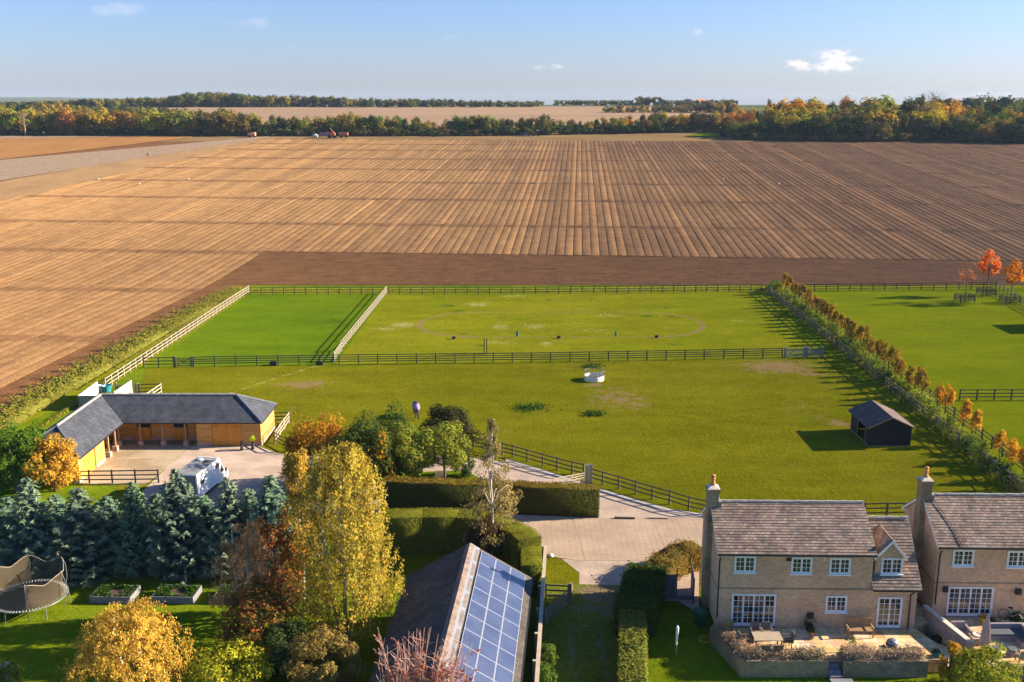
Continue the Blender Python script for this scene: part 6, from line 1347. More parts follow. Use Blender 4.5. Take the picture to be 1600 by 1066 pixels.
# ------------------------------------------------------------------ black field shelter
def shelter(loc, label, yaw=0.0):
    Mx = fr(loc, yaw); r = empty('field_shelter', loc, yaw, label, 'shed'); Wd, Dp, e_, rd = 3.85, 5.2, 1.95, 2.85
    w = MB(Mx); zw = e_ - .02
    w.prism([(0, 0, .06), (Wd, 0, .06), (Wd, 0, zw), (Wd / 2, 0, rd - .06), (0, 0, zw)], (0, .08, 0)); w.prism([(0, Dp - .08, .06), (Wd, Dp - .08, .06), (Wd, Dp - .08, zw), (Wd / 2, Dp - .08, rd - .06), (0, Dp - .08, zw)], (0, .08, 0))
    w.box(Wd - .08, .08, .06, Wd, Dp - .08, zw); w.box(0, .08, .06, .08, 1.0, zw); w.box(0, 3.2, .06, .08, Dp - .08, zw); w.box(0, 1.0, zw - .35, .08, 3.2, zw); w.build('wall', M['black_wood'], r)
    for nm, x0, x1 in (('l', -.3, Wd / 2), ('r', Wd + .3, Wd / 2)):
        q = MB(Mx); k_ = .30 * (rd - e_) / (Wd / 2); z0 = e_ - k_
        a_ = [(x0, -.25, z0), (x0, Dp + .25, z0), (x1, Dp + .25, rd), (x1, -.25, rd)]; q.prism(a_, (0, 0, .05)); q.build('roof_slope', M['felt'], r)
    q = MB(Mx); z0 = e_ - .30 * (rd - e_) / (Wd / 2)
    for y_ in (-.29, Dp + .252): q.prism([(-.3, y_, z0 - .04), (Wd / 2, y_, rd - .04), (Wd + .3, y_, z0 - .04), (Wd + .3, y_, z0 + .07), (Wd / 2, y_, rd + .07), (-.3, y_, z0 + .07)], (0, .035, 0))
    q.build('barge_board', M['timber'], r)
    q = MB(Mx); q.box(-.03, -.03, 0, Wd + .03, -.001, .10); q.box(-.03, 0, 0, -.001, Dp, .10); q.build('base_rail', M['timber'], r)
    for y_ in (1.0, 3.2): q = MB(Mx); q.box(-.04, y_ - .05, .1, -.002, y_ + .05, zw - .35); q.build('door_jamb', M['timber'], r)
    return r
shelter(P(1357, 698), 'black timber field shelter with a brown felt roof in the big paddock', 0.0)
shelter(P(1634, 519), 'black field shelter just outside the right edge, casting its shadow on the right paddock', 0.0)

# ------------------------------------------------------------------ stable block
SX = -35.75; r = stb = empty('stable_block', (-32, 90, 0), 0, 'timber stable block with an L shaped blue slate roof', 'stable')
ez_, rz_ = 2.33, 4.15; yf, yb, ym = 89.3, 95.3, 92.3; xl, xr = -41.85, -22.95; xi = -35.75; xm = -38.8; yn = 79.75
q = MB(); slope(q, (xi, yf, ez_), (xr, yf, ez_), (xr - 3.05, ym, rz_), (xm, ym, rz_), .2, .02); q.build('roof_slope', M['slate'], stb)
q = MB(); slope(q, (xr, yf, ez_), (xr, yb, ez_), (xr - 3.04, ym + .01, rz_), (xr - 3.05, ym, rz_), .2, .02); q.build('roof_slope', M['slate'], stb)
q = MB(); slope(q, (xr, yb, ez_), (xl, yb, ez_), (xm, ym, rz_), (xr - 3.05, ym, rz_), .2, .02); q.build('roof_slope', M['slate'], stb)
q = MB(); slope(q, (xi, yn, ez_), (xi, yf, ez_), (xm, ym, rz_), (xm, yn + 3.05, rz_), .2, .02); q.build('roof_slope', M['slate'], stb)
q = MB(); slope(q, (xl, yb, ez_), (xl, yn, ez_), (xm, yn + 3.05, rz_), (xm, ym, rz_), .2, .02); q.build('roof_slope', M['slate'], stb)
q = MB(); slope(q, (xl, yn, ez_), (xi, yn, ez_), (xm + .01, yn + 3.04, rz_), (xm, yn + 3.05, rz_), .2, .02); q.build('roof_slope', M['slate'], stb)
q = MB(); ridge_run(q, (xm, ym, rz_ + .04), (xr - 3.05, ym, rz_ + .04), .3, .14, .5); ridge_run(q, (xm, yn + 3.05, rz_ + .04), (xm, ym, rz_ + .04), .3, .12, .5); q.build('ridge_tiles', M['ridge'], stb)
for hA, hB in (((xr, yf), (xr - 3.05, ym)), ((xr, yb), (xr - 3.05, ym)), ((xi, yn), (xm, yn + 3.05)), ((xl, yn), (xm, yn + 3.05))):
    q = MB(); ridge_run(q, (*hA, ez_ + .04), (*hB, rz_ + .04), .28, .12, .5); q.build('hip_tiles', M['ridge_dark'], stb)
q = MB(); q.beam((xi + .05, yf, ez_ - .04), (xr, yf, ez_ - .04), .1, .09); q.beam((xi + .02, yn, ez_ - .04), (xi + .02, yf - .06, ez_ - .04), .1, .09); q.beam((xr, yf, ez_ - .04), (xr, yb, ez_ - .04), .1, .09); q.beam((xl, yn, ez_ - .04), (xi, yn, ez_ - .04), .1, .09); q.build('gutter', M['gutter'], stb)
zt = ez_ + .08; wl = MB(); wy = yf + .3
wl.box(-29.15, wy, .3, -27.75, wy + .18, zt); wl.box(-24.95, wy, .3, xr - .25, wy + .18, zt); wl.box(-27.75, wy, 2.15, -24.95, wy + .18, zt)
wl.box(xr - .43, wy + .18, .3, xr - .25, yb - .3, zt); wl.box(xl + .3, yb - .48, .3, xr - .43, yb - .3, zt); wl.box(xl + .3, yn + .3, .3, xl + .48, yb - .48, zt); wl.box(xl + .48, yn + .3, .3, xi - .35, yn + .48, zt)
wl.box(xi - .53, yn + .48, .3, xi - .35, yn + 1.1, zt); wl.box(xi - .53, 83.6, .3, xi - .35, 85.6, zt); wl.box(xi - .53, 81.0, 2.18, xi - .35, 83.6, zt); wl.box(-41.0, 85.42, .3, xi - .53, 85.6, zt)
wl.box(-40.0, 91.2, .3, -29.15, 91.38, zt + .6); wl.box(-37.7, 85.6, .3, -37.5, 91.2, zt + .4); wl.build('wall', M['clad'], stb)
f_ = .012
for bx in ((-29.15 - f_, wy - f_, 0, -27.75, wy + .19, .299), (-24.95, wy - f_, 0, xr - .24, wy + .19, .299), (xr - .44, wy + .2, 0, xr - .24, yb - .3, .299), (xi - .54, yn + .3, 0, xi - .34, 81.0, .299), (xi - .54, 83.6, 0, xi - .34, 85.61, .299), (xl + .3, yn + .28, 0, xi - .56, yn + .49, .299), (-40.0, 91.19, 0, -29.16, 91.39, .299)): pl = MB(); pl.box(*bx); pl.build('plinth', M['brick_red'], stb)
def door(x0, x1, y, z1, nm='stable_door'):
    dq = MB(); dq.box(x0, y, .02, x1, y + .06, z1); dq.box(x0 + .05, y - .03, .3, x1 - .05, y - .001, .42); dq.box(x0 + .05, y - .03, z1 - .4, x1 - .05, y - .001, z1 - .28); d_ = dq.build(nm, M['clad_door'], stb)
    hq = MB(); hq.box((x0 + x1) / 2 - .02, y - .07, 1.0, (x0 + x1) / 2 + .02, y - .031, 1.18); hq.build('handle', M['metal'], d_); return d_
door(-27.74, -24.96, wy + .05, 2.14, 'double_door')
dq = MB(); dq.box(xi - .50, 81.01, .02, xi - .44, 83.59, 2.17); d_ = dq.build('double_door', M['clad_door'], stb); d_['label'] = 'bright orange sunlit door of the left wing'; hq = MB(); hq.box(xi - .44, 82.25, 1.0, xi - .40, 82.29, 1.2); hq.build('handle', M['metal'], d_)
for x0 in (-35.2, -31.75):     # half doors in the shaded recess, black panels paint the unlit openings above
    dd_ = door(x0, x0 + 1.25, 91.08, 1.25); hq = MB(); hq.box(x0, 91.14, 1.26, x0 + 1.25, 91.16, 2.15); hq.build('opening', M['rubber'], dd_); hq = MB(); hq.box(x0 - .03, 91.0, 1.26, x0 + 1.28, 91.08, 1.33); hq.build('chew_strip', M['metal'], dd_)
for px_, py_ in ((187.6, 696), (221, 696.5), (256, 696.5), (291, 696.5)):
    p = P(px_, py_); p.y = 89.72; q = MB(); q.box(p.x - .08, p.y - .08, .48, p.x + .08, p.y + .08, zt); pp = q.build('post', M['timber'], stb); q = MB(); q.box(p.x - .22, p.y - .2, 0, p.x + .22, p.y + .2, .479); q.build('brick_base', M['brick_red'], pp)
for y_ in (86.6, 88.2): q = MB(); q.box(xi - .52, y_ - .08, .48, xi - .36, y_ + .08, zt); pp = q.build('post', M['timber'], stb); q = MB(); q.box(xi - .66, y_ - .22, 0, xi - .22, y_ + .22, .479); q.build('brick_base', M['brick_red'], pp)
q = MB(); q.box(-37.5, 89.5, .0, -29.2, 91.1, .035); q.build('veranda_floor', M['yard'], stb)
# flower stand and pots at the stable
def dark_pot(px, py, h, lab, fl=None):
    b = P(px, py); r = empty('plant_stand', b, 0, lab, 'plant pot'); mb = MB(); mb.lathe((0, 0, 0), [(.13, 0), (.16, .1), (.10, .5), (.15, h), (.17, h), (.17, h + .03)], 12); link('pot', mb.mesh('pot', M['gutter']), r)
    if fl:
        V, cl, ce = crown_blob(.26, .26, .26, h + .25, 8, 220, .07, [(1, 1, 1), (1.2, 1.6, .8), (.5, .8, .3)], .45); c = link('crown', leafmesh('crown', V, cl), r); c.color = (*fl, 1)
dark_pot(395, 702, .75, 'tall dark pot with yellow green flowers at the right corner of the stable', (.50, .48, .03)); dark_pot(378, 704, .85, 'slim dark bollard pot right of the stable double door')
for i, (px_, py_, m_, s_) in enumerate(((167, 612, 'teal', .6), (159, 612, 'white', .4))):
    p = P(px_, py_); mb = MB(M=Matrix.Translation(p)); mb.lathe((0, 0, 0), [(s_ * .7, 0), (s_, .7), (s_ * 1.05, .72), (s_ * .9, .74), (s_ * .8, .3)], 16); tag(mb.build('water_tub', M[m_]), ['teal tub behind the stable ridge', 'small white tub beside the teal one behind the stable'][i], 'tub')
def panel(a, b, h, label, m='panel_white'):
    a, b = P(*a), P(*b); r = empty('sheet_panel', a, math.atan2(b.y - a.y, b.x - a.x), label, 'panel'); L_ = (b - a).length; mb = MB(); mb.box(0, -.03, 0, L_, .03, h); link('sheet', mb.mesh('sheet', M[m]), r)
    for k2 in range(3): mb = MB(); x = L_ * k2 / 2 - .04 * k2; mb.box(x, -.09, 0, x + .08, -.031, h + .05); link('post', mb.mesh('post', M['fence']), r)
panel((154, 617), (124, 640), 1.5, 'white sheeted fence panel left of the stable roof peak'); panel((207, 615), (180, 634), 1.5, 'white sheeted fence panel rising behind the stable ridge')
panel((124, 640), (160, 640), 1.5, 'grey sheeted end wall of the small pen behind the stable', 'metal')

# ------------------------------------------------------------------ horse lorry
VY = R(-9); vo = Vector((-25.2, 77.6, 0)); MV = fr(vo, VY)
r = lorry = empty('horse_lorry', vo, VY, 'white horse lorry with a grey roof parked behind the conifers', 'lorry')
def vk(n, f, mm, parent=None): mb = MB(MV); f(mb); return mb.build(n, M[mm] if isinstance(mm, str) else mm, parent or lorry)
hb, yr_, yf_ = 1.05, -2.7, 1.45
def bodyf(q):
    c = .10; q.prism([(-hb, yr_, .75), (-hb, yf_, .75), (-hb, yf_ + .55, 2.55), (-hb, yf_ + .45, 2.98), (-hb, yr_, 2.98)], (2 * hb, 0, 0))
body = vk('box_body', bodyf, 'white_vehicle')
vk('roof', lambda q: q.box(-hb + .07, yr_ + .08, 2.981, hb - .07, yf_ + .25, 3.02), 'grey_roof'); vk('roof_vent', lambda q: q.lathe((-.35, .9, 3.021), [(.26, 0), (.26, .1), (.12, .16)], 12), 'white'); vk('roof_vent', lambda q: q.box(.2, .3, 3.021, .7, .8, 3.08), 'gutter')
rm = vk('rear_ramp', lambda q: q.box(-hb + .08, yr_ - .05, .8, hb - .08, yr_ - .002, 2.85), 'lead'); vk('hinge', lambda q: q.box(-hb + .2, yr_ - .08, .82, hb - .2, yr_ - .051, .9), 'metal', rm)
vk('chassis', lambda q: q.box(-.9, yr_ + .1, .42, .9, yf_ + 1.8, .70), 'gutter')
cab = vk('cab', lambda q: q.prism([(-.98, yf_ + .01, .5), (-.98, yf_ + 2.15, .5), (-.98, yf_ + 2.15, 1.15), (-.98, yf_ + 1.55, 1.35), (-.98, yf_ + .85, 2.25), (-.98, yf_ + .57, 2.33), (-.98, yf_ + .01, .76)], (1.96, 0, 0)), 'white_vehicle')
vk('windscreen', lambda q: q.add([(-.9, yf_ + 1.54, 1.42), (.9, yf_ + 1.54, 1.42), (.8, yf_ + .92, 2.21), (-.8, yf_ + .92, 2.21)], [(0, 1, 2, 3)]), 'glass', cab)
for s in (-1, 1):
    x = s * .985; vk('side_window', lambda q: q.prism([(x, yf_ + .62, 1.42), (x, yf_ + 1.38, 1.42), (x, yf_ + .88, 2.12), (x, yf_ + .66, 2.15)], (s * .006, 0, 0)), 'glass', cab)
    vk('mirror', lambda q: (q.box(x + s * .01, yf_ + 1.2, 1.45, x + s * .16, yf_ + 1.24, 1.49), q.box(x + s * .16, yf_ + 1.14, 1.36, x + s * .30, yf_ + 1.26, 1.72)), 'gutter', cab)
    vk('headlight', lambda q: q.box(s * .85 - .1, yf_ + 2.151, .78, s * .85 + .1, yf_ + 2.17, .98), 'alu', cab)
for y_, z_ in ((yr_ + 1.0, 1.75), (yf_ - .1, 2.15)):
    wv = vk('box_window', lambda q: q.box(hb, y_ - .28, z_, hb + .025, y_ + .28, z_ + .42), 'gutter'); vk('pane', lambda q: q.box(hb + .026, y_ - .24, z_ + .04, hb + .03, y_ + .24, z_ + .38), 'glass', wv)
vk('groom_door', lambda q: q.box(hb, yf_ - .95, .85, hb + .018, yf_ - .45, 2.5), 'white')
for y_ in (yr_ + .95, yf_ + 1.35):
    for s in (-1, 1):
        wv = vk('wheel', lambda q: q.tube([(s * .72, y_, .38), (s * .98, y_, .38)], [.38, .38], 20), 'rubber'); vk('rim', lambda q: q.tube([(s * .981, y_, .38), (s * .99, y_, .38)], [.2, .18], 14), 'metal', wv)

lorry.scale = (.9, .9, .88)
# ------------------------------------------------------------------ trampoline
c = P(40, 962, 0); tx, ty = P(46, 931, .85).x, P(46, 931, .85).y; r = empty('trampoline', (tx, ty, 0), 0, 'round trampoline with a brown safety net at the left edge', 'trampoline'); RT = 2.25
def ring3(q, rad, zf, t, n=48, seg=6): 
    pts = [(rad * math.cos(2 * math.pi * i / n), rad * math.sin(2 * math.pi * i / n), zf(2 * math.pi * i / n)) for i in range(n + 1)]; q.tube(pts, [t] * (n + 1), seg)
kk('frame', lambda q: ring3(q, RT, lambda a_: .85, .03), 'metal')
kk('mat', lambda q: q.lathe((0, 0, .84), [(RT - .28, 0), (RT - .28, .012)], 40), 'rubber')
def springs(q):
    for i in range(72):
        a_ = 2 * math.pi * i / 72; q.tube([((RT - .27) * math.cos(a_), (RT - .27) * math.sin(a_), .85), ((RT - .03) * math.cos(a_), (RT - .03) * math.sin(a_), .86)], [.018, .018], 4)
kk('springs', springs, 'white')
NP = 6; ztop = lambda a_: 2.2 + .38 * abs(math.cos(a_ * NP / 2 + .4)) ** 1.6
mb = MB(); n_ = 96; vs = []; fs = []
lv = [(0, RT - .16), (.3, RT - .1), (.65, RT - .02), (1.0, RT + .06)]
for i in range(n_ + 1):
    a_ = 2 * math.pi * i / n_; sag = 1 - .10 * abs(math.sin(a_ * NP / 2 + .4)) ** 1.2
    for (f_2, rr2) in lv: rad = rr2 * (sag if f_2 > 0 else 1) - (.0 if f_2 != .65 else .05); vs.append((rad * math.cos(a_), rad * math.sin(a_), .87 + (ztop(a_) - .87) * f_2))
for i in range(n_):
    for j in range(3): fs.append((i * 4 + j, (i + 1) * 4 + j, (i + 1) * 4 + j + 1, i * 4 + j + 1))
mb.add(vs, fs); link('safety_net', mb.mesh('safety_net', M['net']), r)
mb = MB(); pts = [vs[i * 4 + 3] for i in range(n_ + 1)]; mb.tube(pts, [.018] * len(pts), 4); link('net_rim', mb.mesh('net_rim', M['fence_pale']), r)
for i in range(NP):
    a_ = (2 * math.pi * i - .8) / NP; cx, sy2 = math.cos(a_), math.sin(a_); kk('net_pole', lambda q: q.tube([((RT + .03) * cx, (RT + .03) * sy2, .3), ((RT + .28) * cx, (RT + .28) * sy2, 1.2), ((RT + .25) * cx, (RT + .25) * sy2, 2.1), ((RT + .02) * cx, (RT + .02) * sy2, 2.68)], [.022] * 4, 6), 'metal')
for i in range(6):
    a_ = 2 * math.pi * (i + .3) / 6; cx, sy2 = math.cos(a_), math.sin(a_); kk('leg', lambda q: q.tube([(RT * cx, RT * sy2, .85), ((RT + .1) * cx, (RT + .1) * sy2, .03)], [.025, .025], 6), 'metal')

# ------------------------------------------------------------------ raised beds and lawn pieces
def bed(px0, px1, py, label):
    a, b = P(px0, py), P(px1, py); Wd = b.x - a.x; Dp = 1.7; r = empty('raised_bed', a, R(-2), label, 'planter', 'timber raised beds on the lawn')
    def s4(n, f, mm): mb = MB(); f(mb); o = link(n, mb.mesh(n, M[mm]), r); return o
    s4('board', lambda q: q.box(0, 0, 0, Wd, .07, .46), 'old_wood'); s4('board', lambda q: q.box(0, Dp - .07, 0, Wd, Dp, .46), 'old_wood'); s4('board', lambda q: q.box(0, .071, 0, .07, Dp - .071, .45), 'old_wood'); s4('board', lambda q: q.box(Wd - .07, .071, 0, Wd, Dp - .071, .45), 'old_wood')
    s4('soil', lambda q: q.box(.071, .072, 0, Wd - .071, Dp - .072, .36), 'soil_bed')
    n = 700; C = np.stack([rng.uniform(.1, Wd - .1, n), rng.uniform(.1, Dp - .1, n), .36 + rng.uniform(0, .22, n)], 1); C = C[np.sin(C[:, 0] * 3.1) + np.sin(C[:, 1] * 4 + C[:, 0]) > -.6]
    o = link('plants', leafmesh('plants', quads(C, np.tile([0, 0, 1.0], (len(C), 1)), .12, 1.6, 1.0), tints(len(C), [(1, 1, 1), (1.6, 1.4, 1), (.6, .8, .6)], .3)), r); o.color = (.045, .10, .015, 1)
bed(140, 205, 943, 'raised timber bed nearest the trampoline'); bed(236, 303, 943, 'middle raised timber bed on the lawn'); bed(333, 398, 943, 'raised timber bed half hidden by the russet birch')
b = P(291, 911); r = empty('standpipe', b, 0, 'small white post with a tap standing on the lawn by the conifers', 'post'); kk('post', lambda q: q.box(-.05, -.05, 0, .05, .05, .85), 'white'); kk('tap', lambda q: q.tube([(0, -.05, .7), (0, -.14, .7), (0, -.15, .62)], [.02] * 3, 6), 'metal')
b = P(690, 762); r = empty('garden_bench', b, 0, 'pale wooden slatted garden seat under the apple trees', 'bench'); kk('seat', lambda q: q.box(-1.9, -.3, .38, .1, .3, .46), 'fence_pale'); kk('backrest', lambda q: [q.box(-.5 + i * .12, .3, .47, -.42 + i * .12, .34, 1.0) for i in range(5)], 'fence_pale')
for x in (-1.8, 0): kk('leg', lambda q: q.box(x - .05, -.25, 0, x + .05, .25, .379), 'fence_pale')
b = P(682, 758); r = empty('timber_board', b, R(5), 'tan plywood board standing beside the garden seat', 'board'); kk('board', lambda q: q.prism([(-.1, -.1, .02), (.75, -.1, .02), (.75, .25, 1.15), (-.1, .25, 1.15)], (0, .04, 0)), 'fence_pale'); kk('strut', lambda q: q.beam((.3, .7, .02), (.3, .28, 1.0), .05, .05), 'fence_pale')
b = P(861, 870); r = empty('boulder', b, 0, 'small pale stone on the grass corner by the concrete road', 'stone')
mb = MB(M=Matrix.Translation(b)); mb.lathe((0, 0, 0), [(.16, 0), (.22, .08), (.17, .17), (.05, .22)], 9); bpy.data.objects.remove(r); tag(mb.build('boulder', M['stonewhite'], smooth=True), 'small pale stone on the grass corner by the concrete road', 'stone')
for i, (a, b_, lab) in enumerate((((960, 810.5), (992, 811.5), 'left dark timber sleeper edging the concrete road'), ((1014, 810.5), (1044, 811.2), 'right pale timber sleeper edging the concrete road'))):
    A, B = P(*a), P(*b_); mb = MB(); mb.beam(A + Vector((0, 0, .09)), B + Vector((0, 0, .09)), .16, .12); tag(mb.build('timber_sleeper', M['fence_dark'] if i == 0 else M['fence_pale']), lab, 'sleeper')

# ------------------------------------------------------------------ paddock pieces
b = P(928.5, 594); r = empty('hay_feeder', b, 0, 'round galvanised hay feeder in the big paddock', 'feeder'); RF = 1.12
kk('skirt', lambda q: [q.add([(RF * math.cos(a_ * .2618), RF * math.sin(a_ * .2618), .04), (RF * math.cos((a_ + 1) * .2618), RF * math.sin((a_ + 1) * .2618), .04), (RF * math.cos((a_ + 1) * .2618), RF * math.sin((a_ + 1) * .2618), .62), (RF * math.cos(a_ * .2618), RF * math.sin(a_ * .2618), .62)], [(0, 1, 2, 3)]) for a_ in range(24)], 'galv')
kk('top_ring', lambda q: ring3(q, RF, lambda a_: 1.12, .02, 24), 'metal')
for i in range(12): a_ = i * math.pi / 6; kk('upright', lambda q: q.tube([(RF * math.cos(a_), RF * math.sin(a_), .6), (RF * math.cos(a_), RF * math.sin(a_), 1.38)], [.022, .018], 5), 'metal')
mb = MB(); mb.lathe((0, 0, .03), [(.9, 0), (.8, .12), (.3, .2), (.02, .22)], 14); tag(mb.build('hay_pile', M['hay']), 'loose hay lying inside the round feeder', 'hay'); bpy.data.objects['hay_pile'].location = b + Vector((0, 0, .03))
for px_, lab in ((808, 'left small green marker board in the oval track'), (962, 'right small green marker board in the oval track')):
    b = P(px_, 527); r = empty('marker_board', b, R(15), lab, 'marker'); kk('panel', lambda q: q.box(-.16, -.02, .12, .16, .02, .82), 'green_plastic'); kk('peg', lambda q: (q.box(-.12, -.015, 0, -.09, .015, .119), q.box(.09, -.015, 0, .12, .015, .119)), 'metal'); kk('rim', lambda q: q.box(.161, -.02, .12, .19, .02, .82), 'white')
for px_, py_, lab in ((709, 530, 'leftmost dark rubber tub on the oval track'), (873, 529, 'middle dark rubber tub on the oval track'), (1026, 528, 'rightmost dark rubber tub on the oval track')):
    mb = MB(); mb.lathe((0, 0, 0), [(.2, 0), (.28, .3), (.3, .31), (.26, .31), (.18, .05)], 12); o = link('rubber_tub', mb.mesh('rubber_tub', M['rubber']), None, P(px_, py_)); tag(o, lab, 'tub')
for px_, lab in ((427, 'dark water trough by the cross fence, left of the divider'), (499, 'dark water trough by the cross fence at the divider')):
    mb = MB(); mb.box(-.4, -.25, 0, .4, .25, .08); mb.box(-.4, -.25, .081, -.35, .25, .42); mb.box(.35, -.25, .081, .4, .25, .42); mb.box(-.349, -.25, .081, .349, -.2, .42); mb.box(-.349, .2, .081, .349, .25, .42); o = link('water_trough', mb.mesh('water_trough', M['gutter']), None, P(px_, 570.5)); tag(o, lab, 'trough')
for px_, lab in ((756.5, 'left dark post of the jump stand at the cross fence'), (760.5, 'right dark post of the jump stand at the cross fence')):
    b = P(px_, 553); r = empty('jump_stand', b, 0, lab, 'jump stand'); kk('upright', lambda q: q.box(-.06, -.06, 0.06, .06, .06, 2.0), 'fence_dark'); kk('foot', lambda q: (q.box(-.35, -.05, 0, .35, .05, .059), q.box(-.02, -.3, .06, .02, -.061, .35)), 'fence_dark')
pa = P(1590, 648); mb = MB()

# grazing horse in its rug
def skinned(name, verts, edges, radii, m, parent, sub=2, root=0):
    me = bpy.data.meshes.new(name); me.from_pydata(verts, edges, []); o = bpy.data.objects.new(name, me); col.objects.link(o); sk = o.modifiers.new('s', 'SKIN'); 
    for i, rr3 in enumerate(radii): me.skin_vertices[0].data[i].radius = (rr3, rr3) if not isinstance(rr3, tuple) else rr3
    me.skin_vertices[0].data[root].use_root = True; sb = o.modifiers.new('u', 'SUBSURF'); sb.levels = sub; sb.render_levels = sub
    dg = bpy.context.evaluated_depsgraph_get(); ev = o.evaluated_get(dg); nm = bpy.data.meshes.new_from_object(ev); bpy.data.objects.remove(o)
    nm.materials.clear(); nm.materials.append(M[m]); nm.polygons.foreach_set('use_smooth', [True] * len(nm.polygons)); o = link(name, nm, parent); return o
hp_ = P(650.5, 650); r = empty('horse', hp_, R(-78), 'grazing horse in a lilac rug with its head down', 'horse')
# local +x is forward (head)
v = [(0, 0, 1.15), (-.45, 0, 1.17), (-.75, 0, 1.1), (.4, 0, 1.12), (.7, 0, 1.1), (.95, 0, .9), (1.2, .03, .6), (1.42, .05, .32), (1.55, .06, .12),
     (-.72, .17, .95), (-.62, .19, .72), (-.86, .19, .5), (-.80, .19, .22), (-.78, .19, .04), (-.72, -.17, .95), (-.55, -.19, .72), (-.76, -.19, .5), (-.68, -.19, .22), (-.66, -.19, .04),
     (.58, .17, .85), (.62, .18, .55), (.6, .18, .3), (.62, .18, .04), (.58, -.17, .85), (.72, -.18, .56), (.74, -.18, .3), (.78, -.18, .04), (-1.0, 0, 1.05), (-1.08, 0, .6), (1.32, .11, .56), (1.30, -.05, .57)]
e = [(0, 1), (1, 2), (0, 3), (3, 4), (4, 5), (5, 6), (6, 7), (7, 8), (2, 9), (9, 10), (10, 11), (11, 12), (12, 13), (2, 14), (14, 15), (15, 16), (16, 17), (17, 18), (4, 19), (19, 20), (20, 21), (21, 22), (4, 23), (23, 24), (24, 25), (25, 26), (2, 27), (27, 28), (6, 29), (6, 30)]
ra = [.33, .33, .27, .34, .26, .19, .13, .11, .08, .19, .14, .07, .05, .06, .19, .14, .07, .05, .06, .15, .09, .055, .06, .15, .09, .055, .06, .05, .06, .02, .02]
skinned('body', v, e, ra, 'horse', r)
skinned('rug', [(-.95, 0, 1.1), (-.6, 0, 1.08), (0, 0, 1.08), (.45, 0, 1.06), (.78, 0, 1.02), (1.0, 0, .84)], [(0, 1), (1, 2), (2, 3), (3, 4), (4, 5)], [(.27, .29), (.34, .36), (.38, .40), (.38, .40), (.31, .33), (.22, .24)], 'rug', r)
skinned('rug_trim', [(1.02, 0, .82), (1.22, .02, .58)], [(0, 1)], [.215, .155], 'rug_dark', r)

# person and machines at the far field
def walker(px, py, label, h=1.75):
    b = T(px, py); r = empty('person', b, R(30), label, 'person'); s = h / 1.75
    v = [(0, 0, .95), (0, 0, 1.2), (0, 0, 1.42), (0, 0, 1.5), (0, 0, 1.64), (.1, .02, .88), (.12, .12, .5), (.12, .02, .08), (.12, .14, .03), (-.1, 0, .88), (-.11, -.05, .5), (-.11, -.2, .1), (-.11, -.08, .04), (.19, 0, 1.4), (.26, .03, 1.12), (.24, .15, .88), (-.19, 0, 1.4), (-.26, -.03, 1.12), (-.24, .05, .88)]
    e = [(0, 1), (1, 2), (2, 3), (3, 4), (0, 5), (5, 6), (6, 7), (7, 8), (0, 9), (9, 10), (10, 11), (11, 12), (2, 13), (13, 14), (14, 15), (2, 16), (16, 17), (17, 18)]
    skinned('body', [tuple(c * s for c in q) for q in v], e, [.13, .13, .12, .055, .095, .09, .065, .045, .04, .09, .065, .045, .04, .06, .045, .035, .06, .045, .035], 'skin_cloth', r)
walker(231, 246, 'tiny dark figure walking on the pale strip at the upper left of the field')
for i, (px_, py_) in enumerate(((154, 281.5), (218, 289), (295, 281.5), (1130, 281.5), (1217, 289))):  # white specks taken for birds, shaped as plain lumps
    p = T(px_, py_); mb = MB(); mb.lathe((0, 0, 0), [(.15, 0), (.26, .12), (.2, .28), (.05, .36)], 8); o = link('white_speck', mb.mesh('white_speck', M['stonewhite'], smooth=True), None, p + Vector((0, 0, .2)))
    tag(o, ['leftmost white speck on the ploughed field', 'lowest of the three white specks on the left of the field', 'right one of the three white specks on the left of the field', 'upper white speck on the right half of the ploughed field', 'lower white speck on the right half of the ploughed field'][i], 'stone')
def machine(px, py, name, label, cat, parts_):
    b = T(px, py); r = empty(name, b + Vector((0, 0, .15)), 0, label, cat)
    for n_2, m_2, bxs in parts_:
        mb = MB()
        for bx in bxs:
            if bx[0] == 'w': mb.tube([(bx[1], bx[2], bx[4]), (bx[1], bx[3], bx[4])], [bx[4], bx[4]], 14)
            else: mb.box(*bx)
        link(n_2, mb.mesh(n_2, M[m_2]), r)
W4 = lambda x0, x1, y, rr4: [('wheel', 'rubber', [('w', x, s * y - .15, s * y + .15, rr4)]) for x in (x0, x1) for s in (-1, 1)]
machine(394, 215, 'farm_trailer', 'orange crate trailer parked by the belt at the upper left', 'trailer', [('crate_body', 'orange_machine', [(-.4, -1.1, .7, 1.6, 1.1, 2.2)]), ('cab', 'orange_machine', [(-1.8, -.9, .7, -.5, .9, 1.9)])] + W4(-1.2, 1.0, 1.0, .45))
machine(521, 216.5, 'potato_harvester', 'red harvester with a raised elevator by the tree belt', 'harvester', [('body', 'red_machine', [(-1.6, -1.3, .9, .8, 1.3, 2.3), (-1.0, -1.0, 2.31, .4, 1.0, 2.8)]), ('hopper', 'purple_machine', [(-5.8, -1.2, .8, -2.4, 1.2, 2.5)])] + W4(-1.6, .6, 1.25, .7))
b = bpy.data.objects['potato_harvester']; mb = MB(); mb.beam((.3, 0, 2.4), (-1.5, 0, 4.6), .7, .3); link('elevator', mb.mesh('elevator', M['red_machine']), b)
machine(537, 215.5, 'farm_trailer', 'red high sided trailer right of the harvester', 'trailer', [('trailer_body', 'red_machine', [(-1.9, -1.2, 1.0, 2.0, 1.2, 2.3)])] + W4(-1.0, 1.2, 1.1, .5))
machine(493, 215.5, 'farm_pickup', 'small white vehicle left of the red harvester', 'vehicle', [('body', 'white', [(-1.0, -.8, .4, 1.0, .8, 1.1), (-.6, -.7, 1.101, .4, .7, 1.6)])] + W4(-.6, .6, .7, .32))
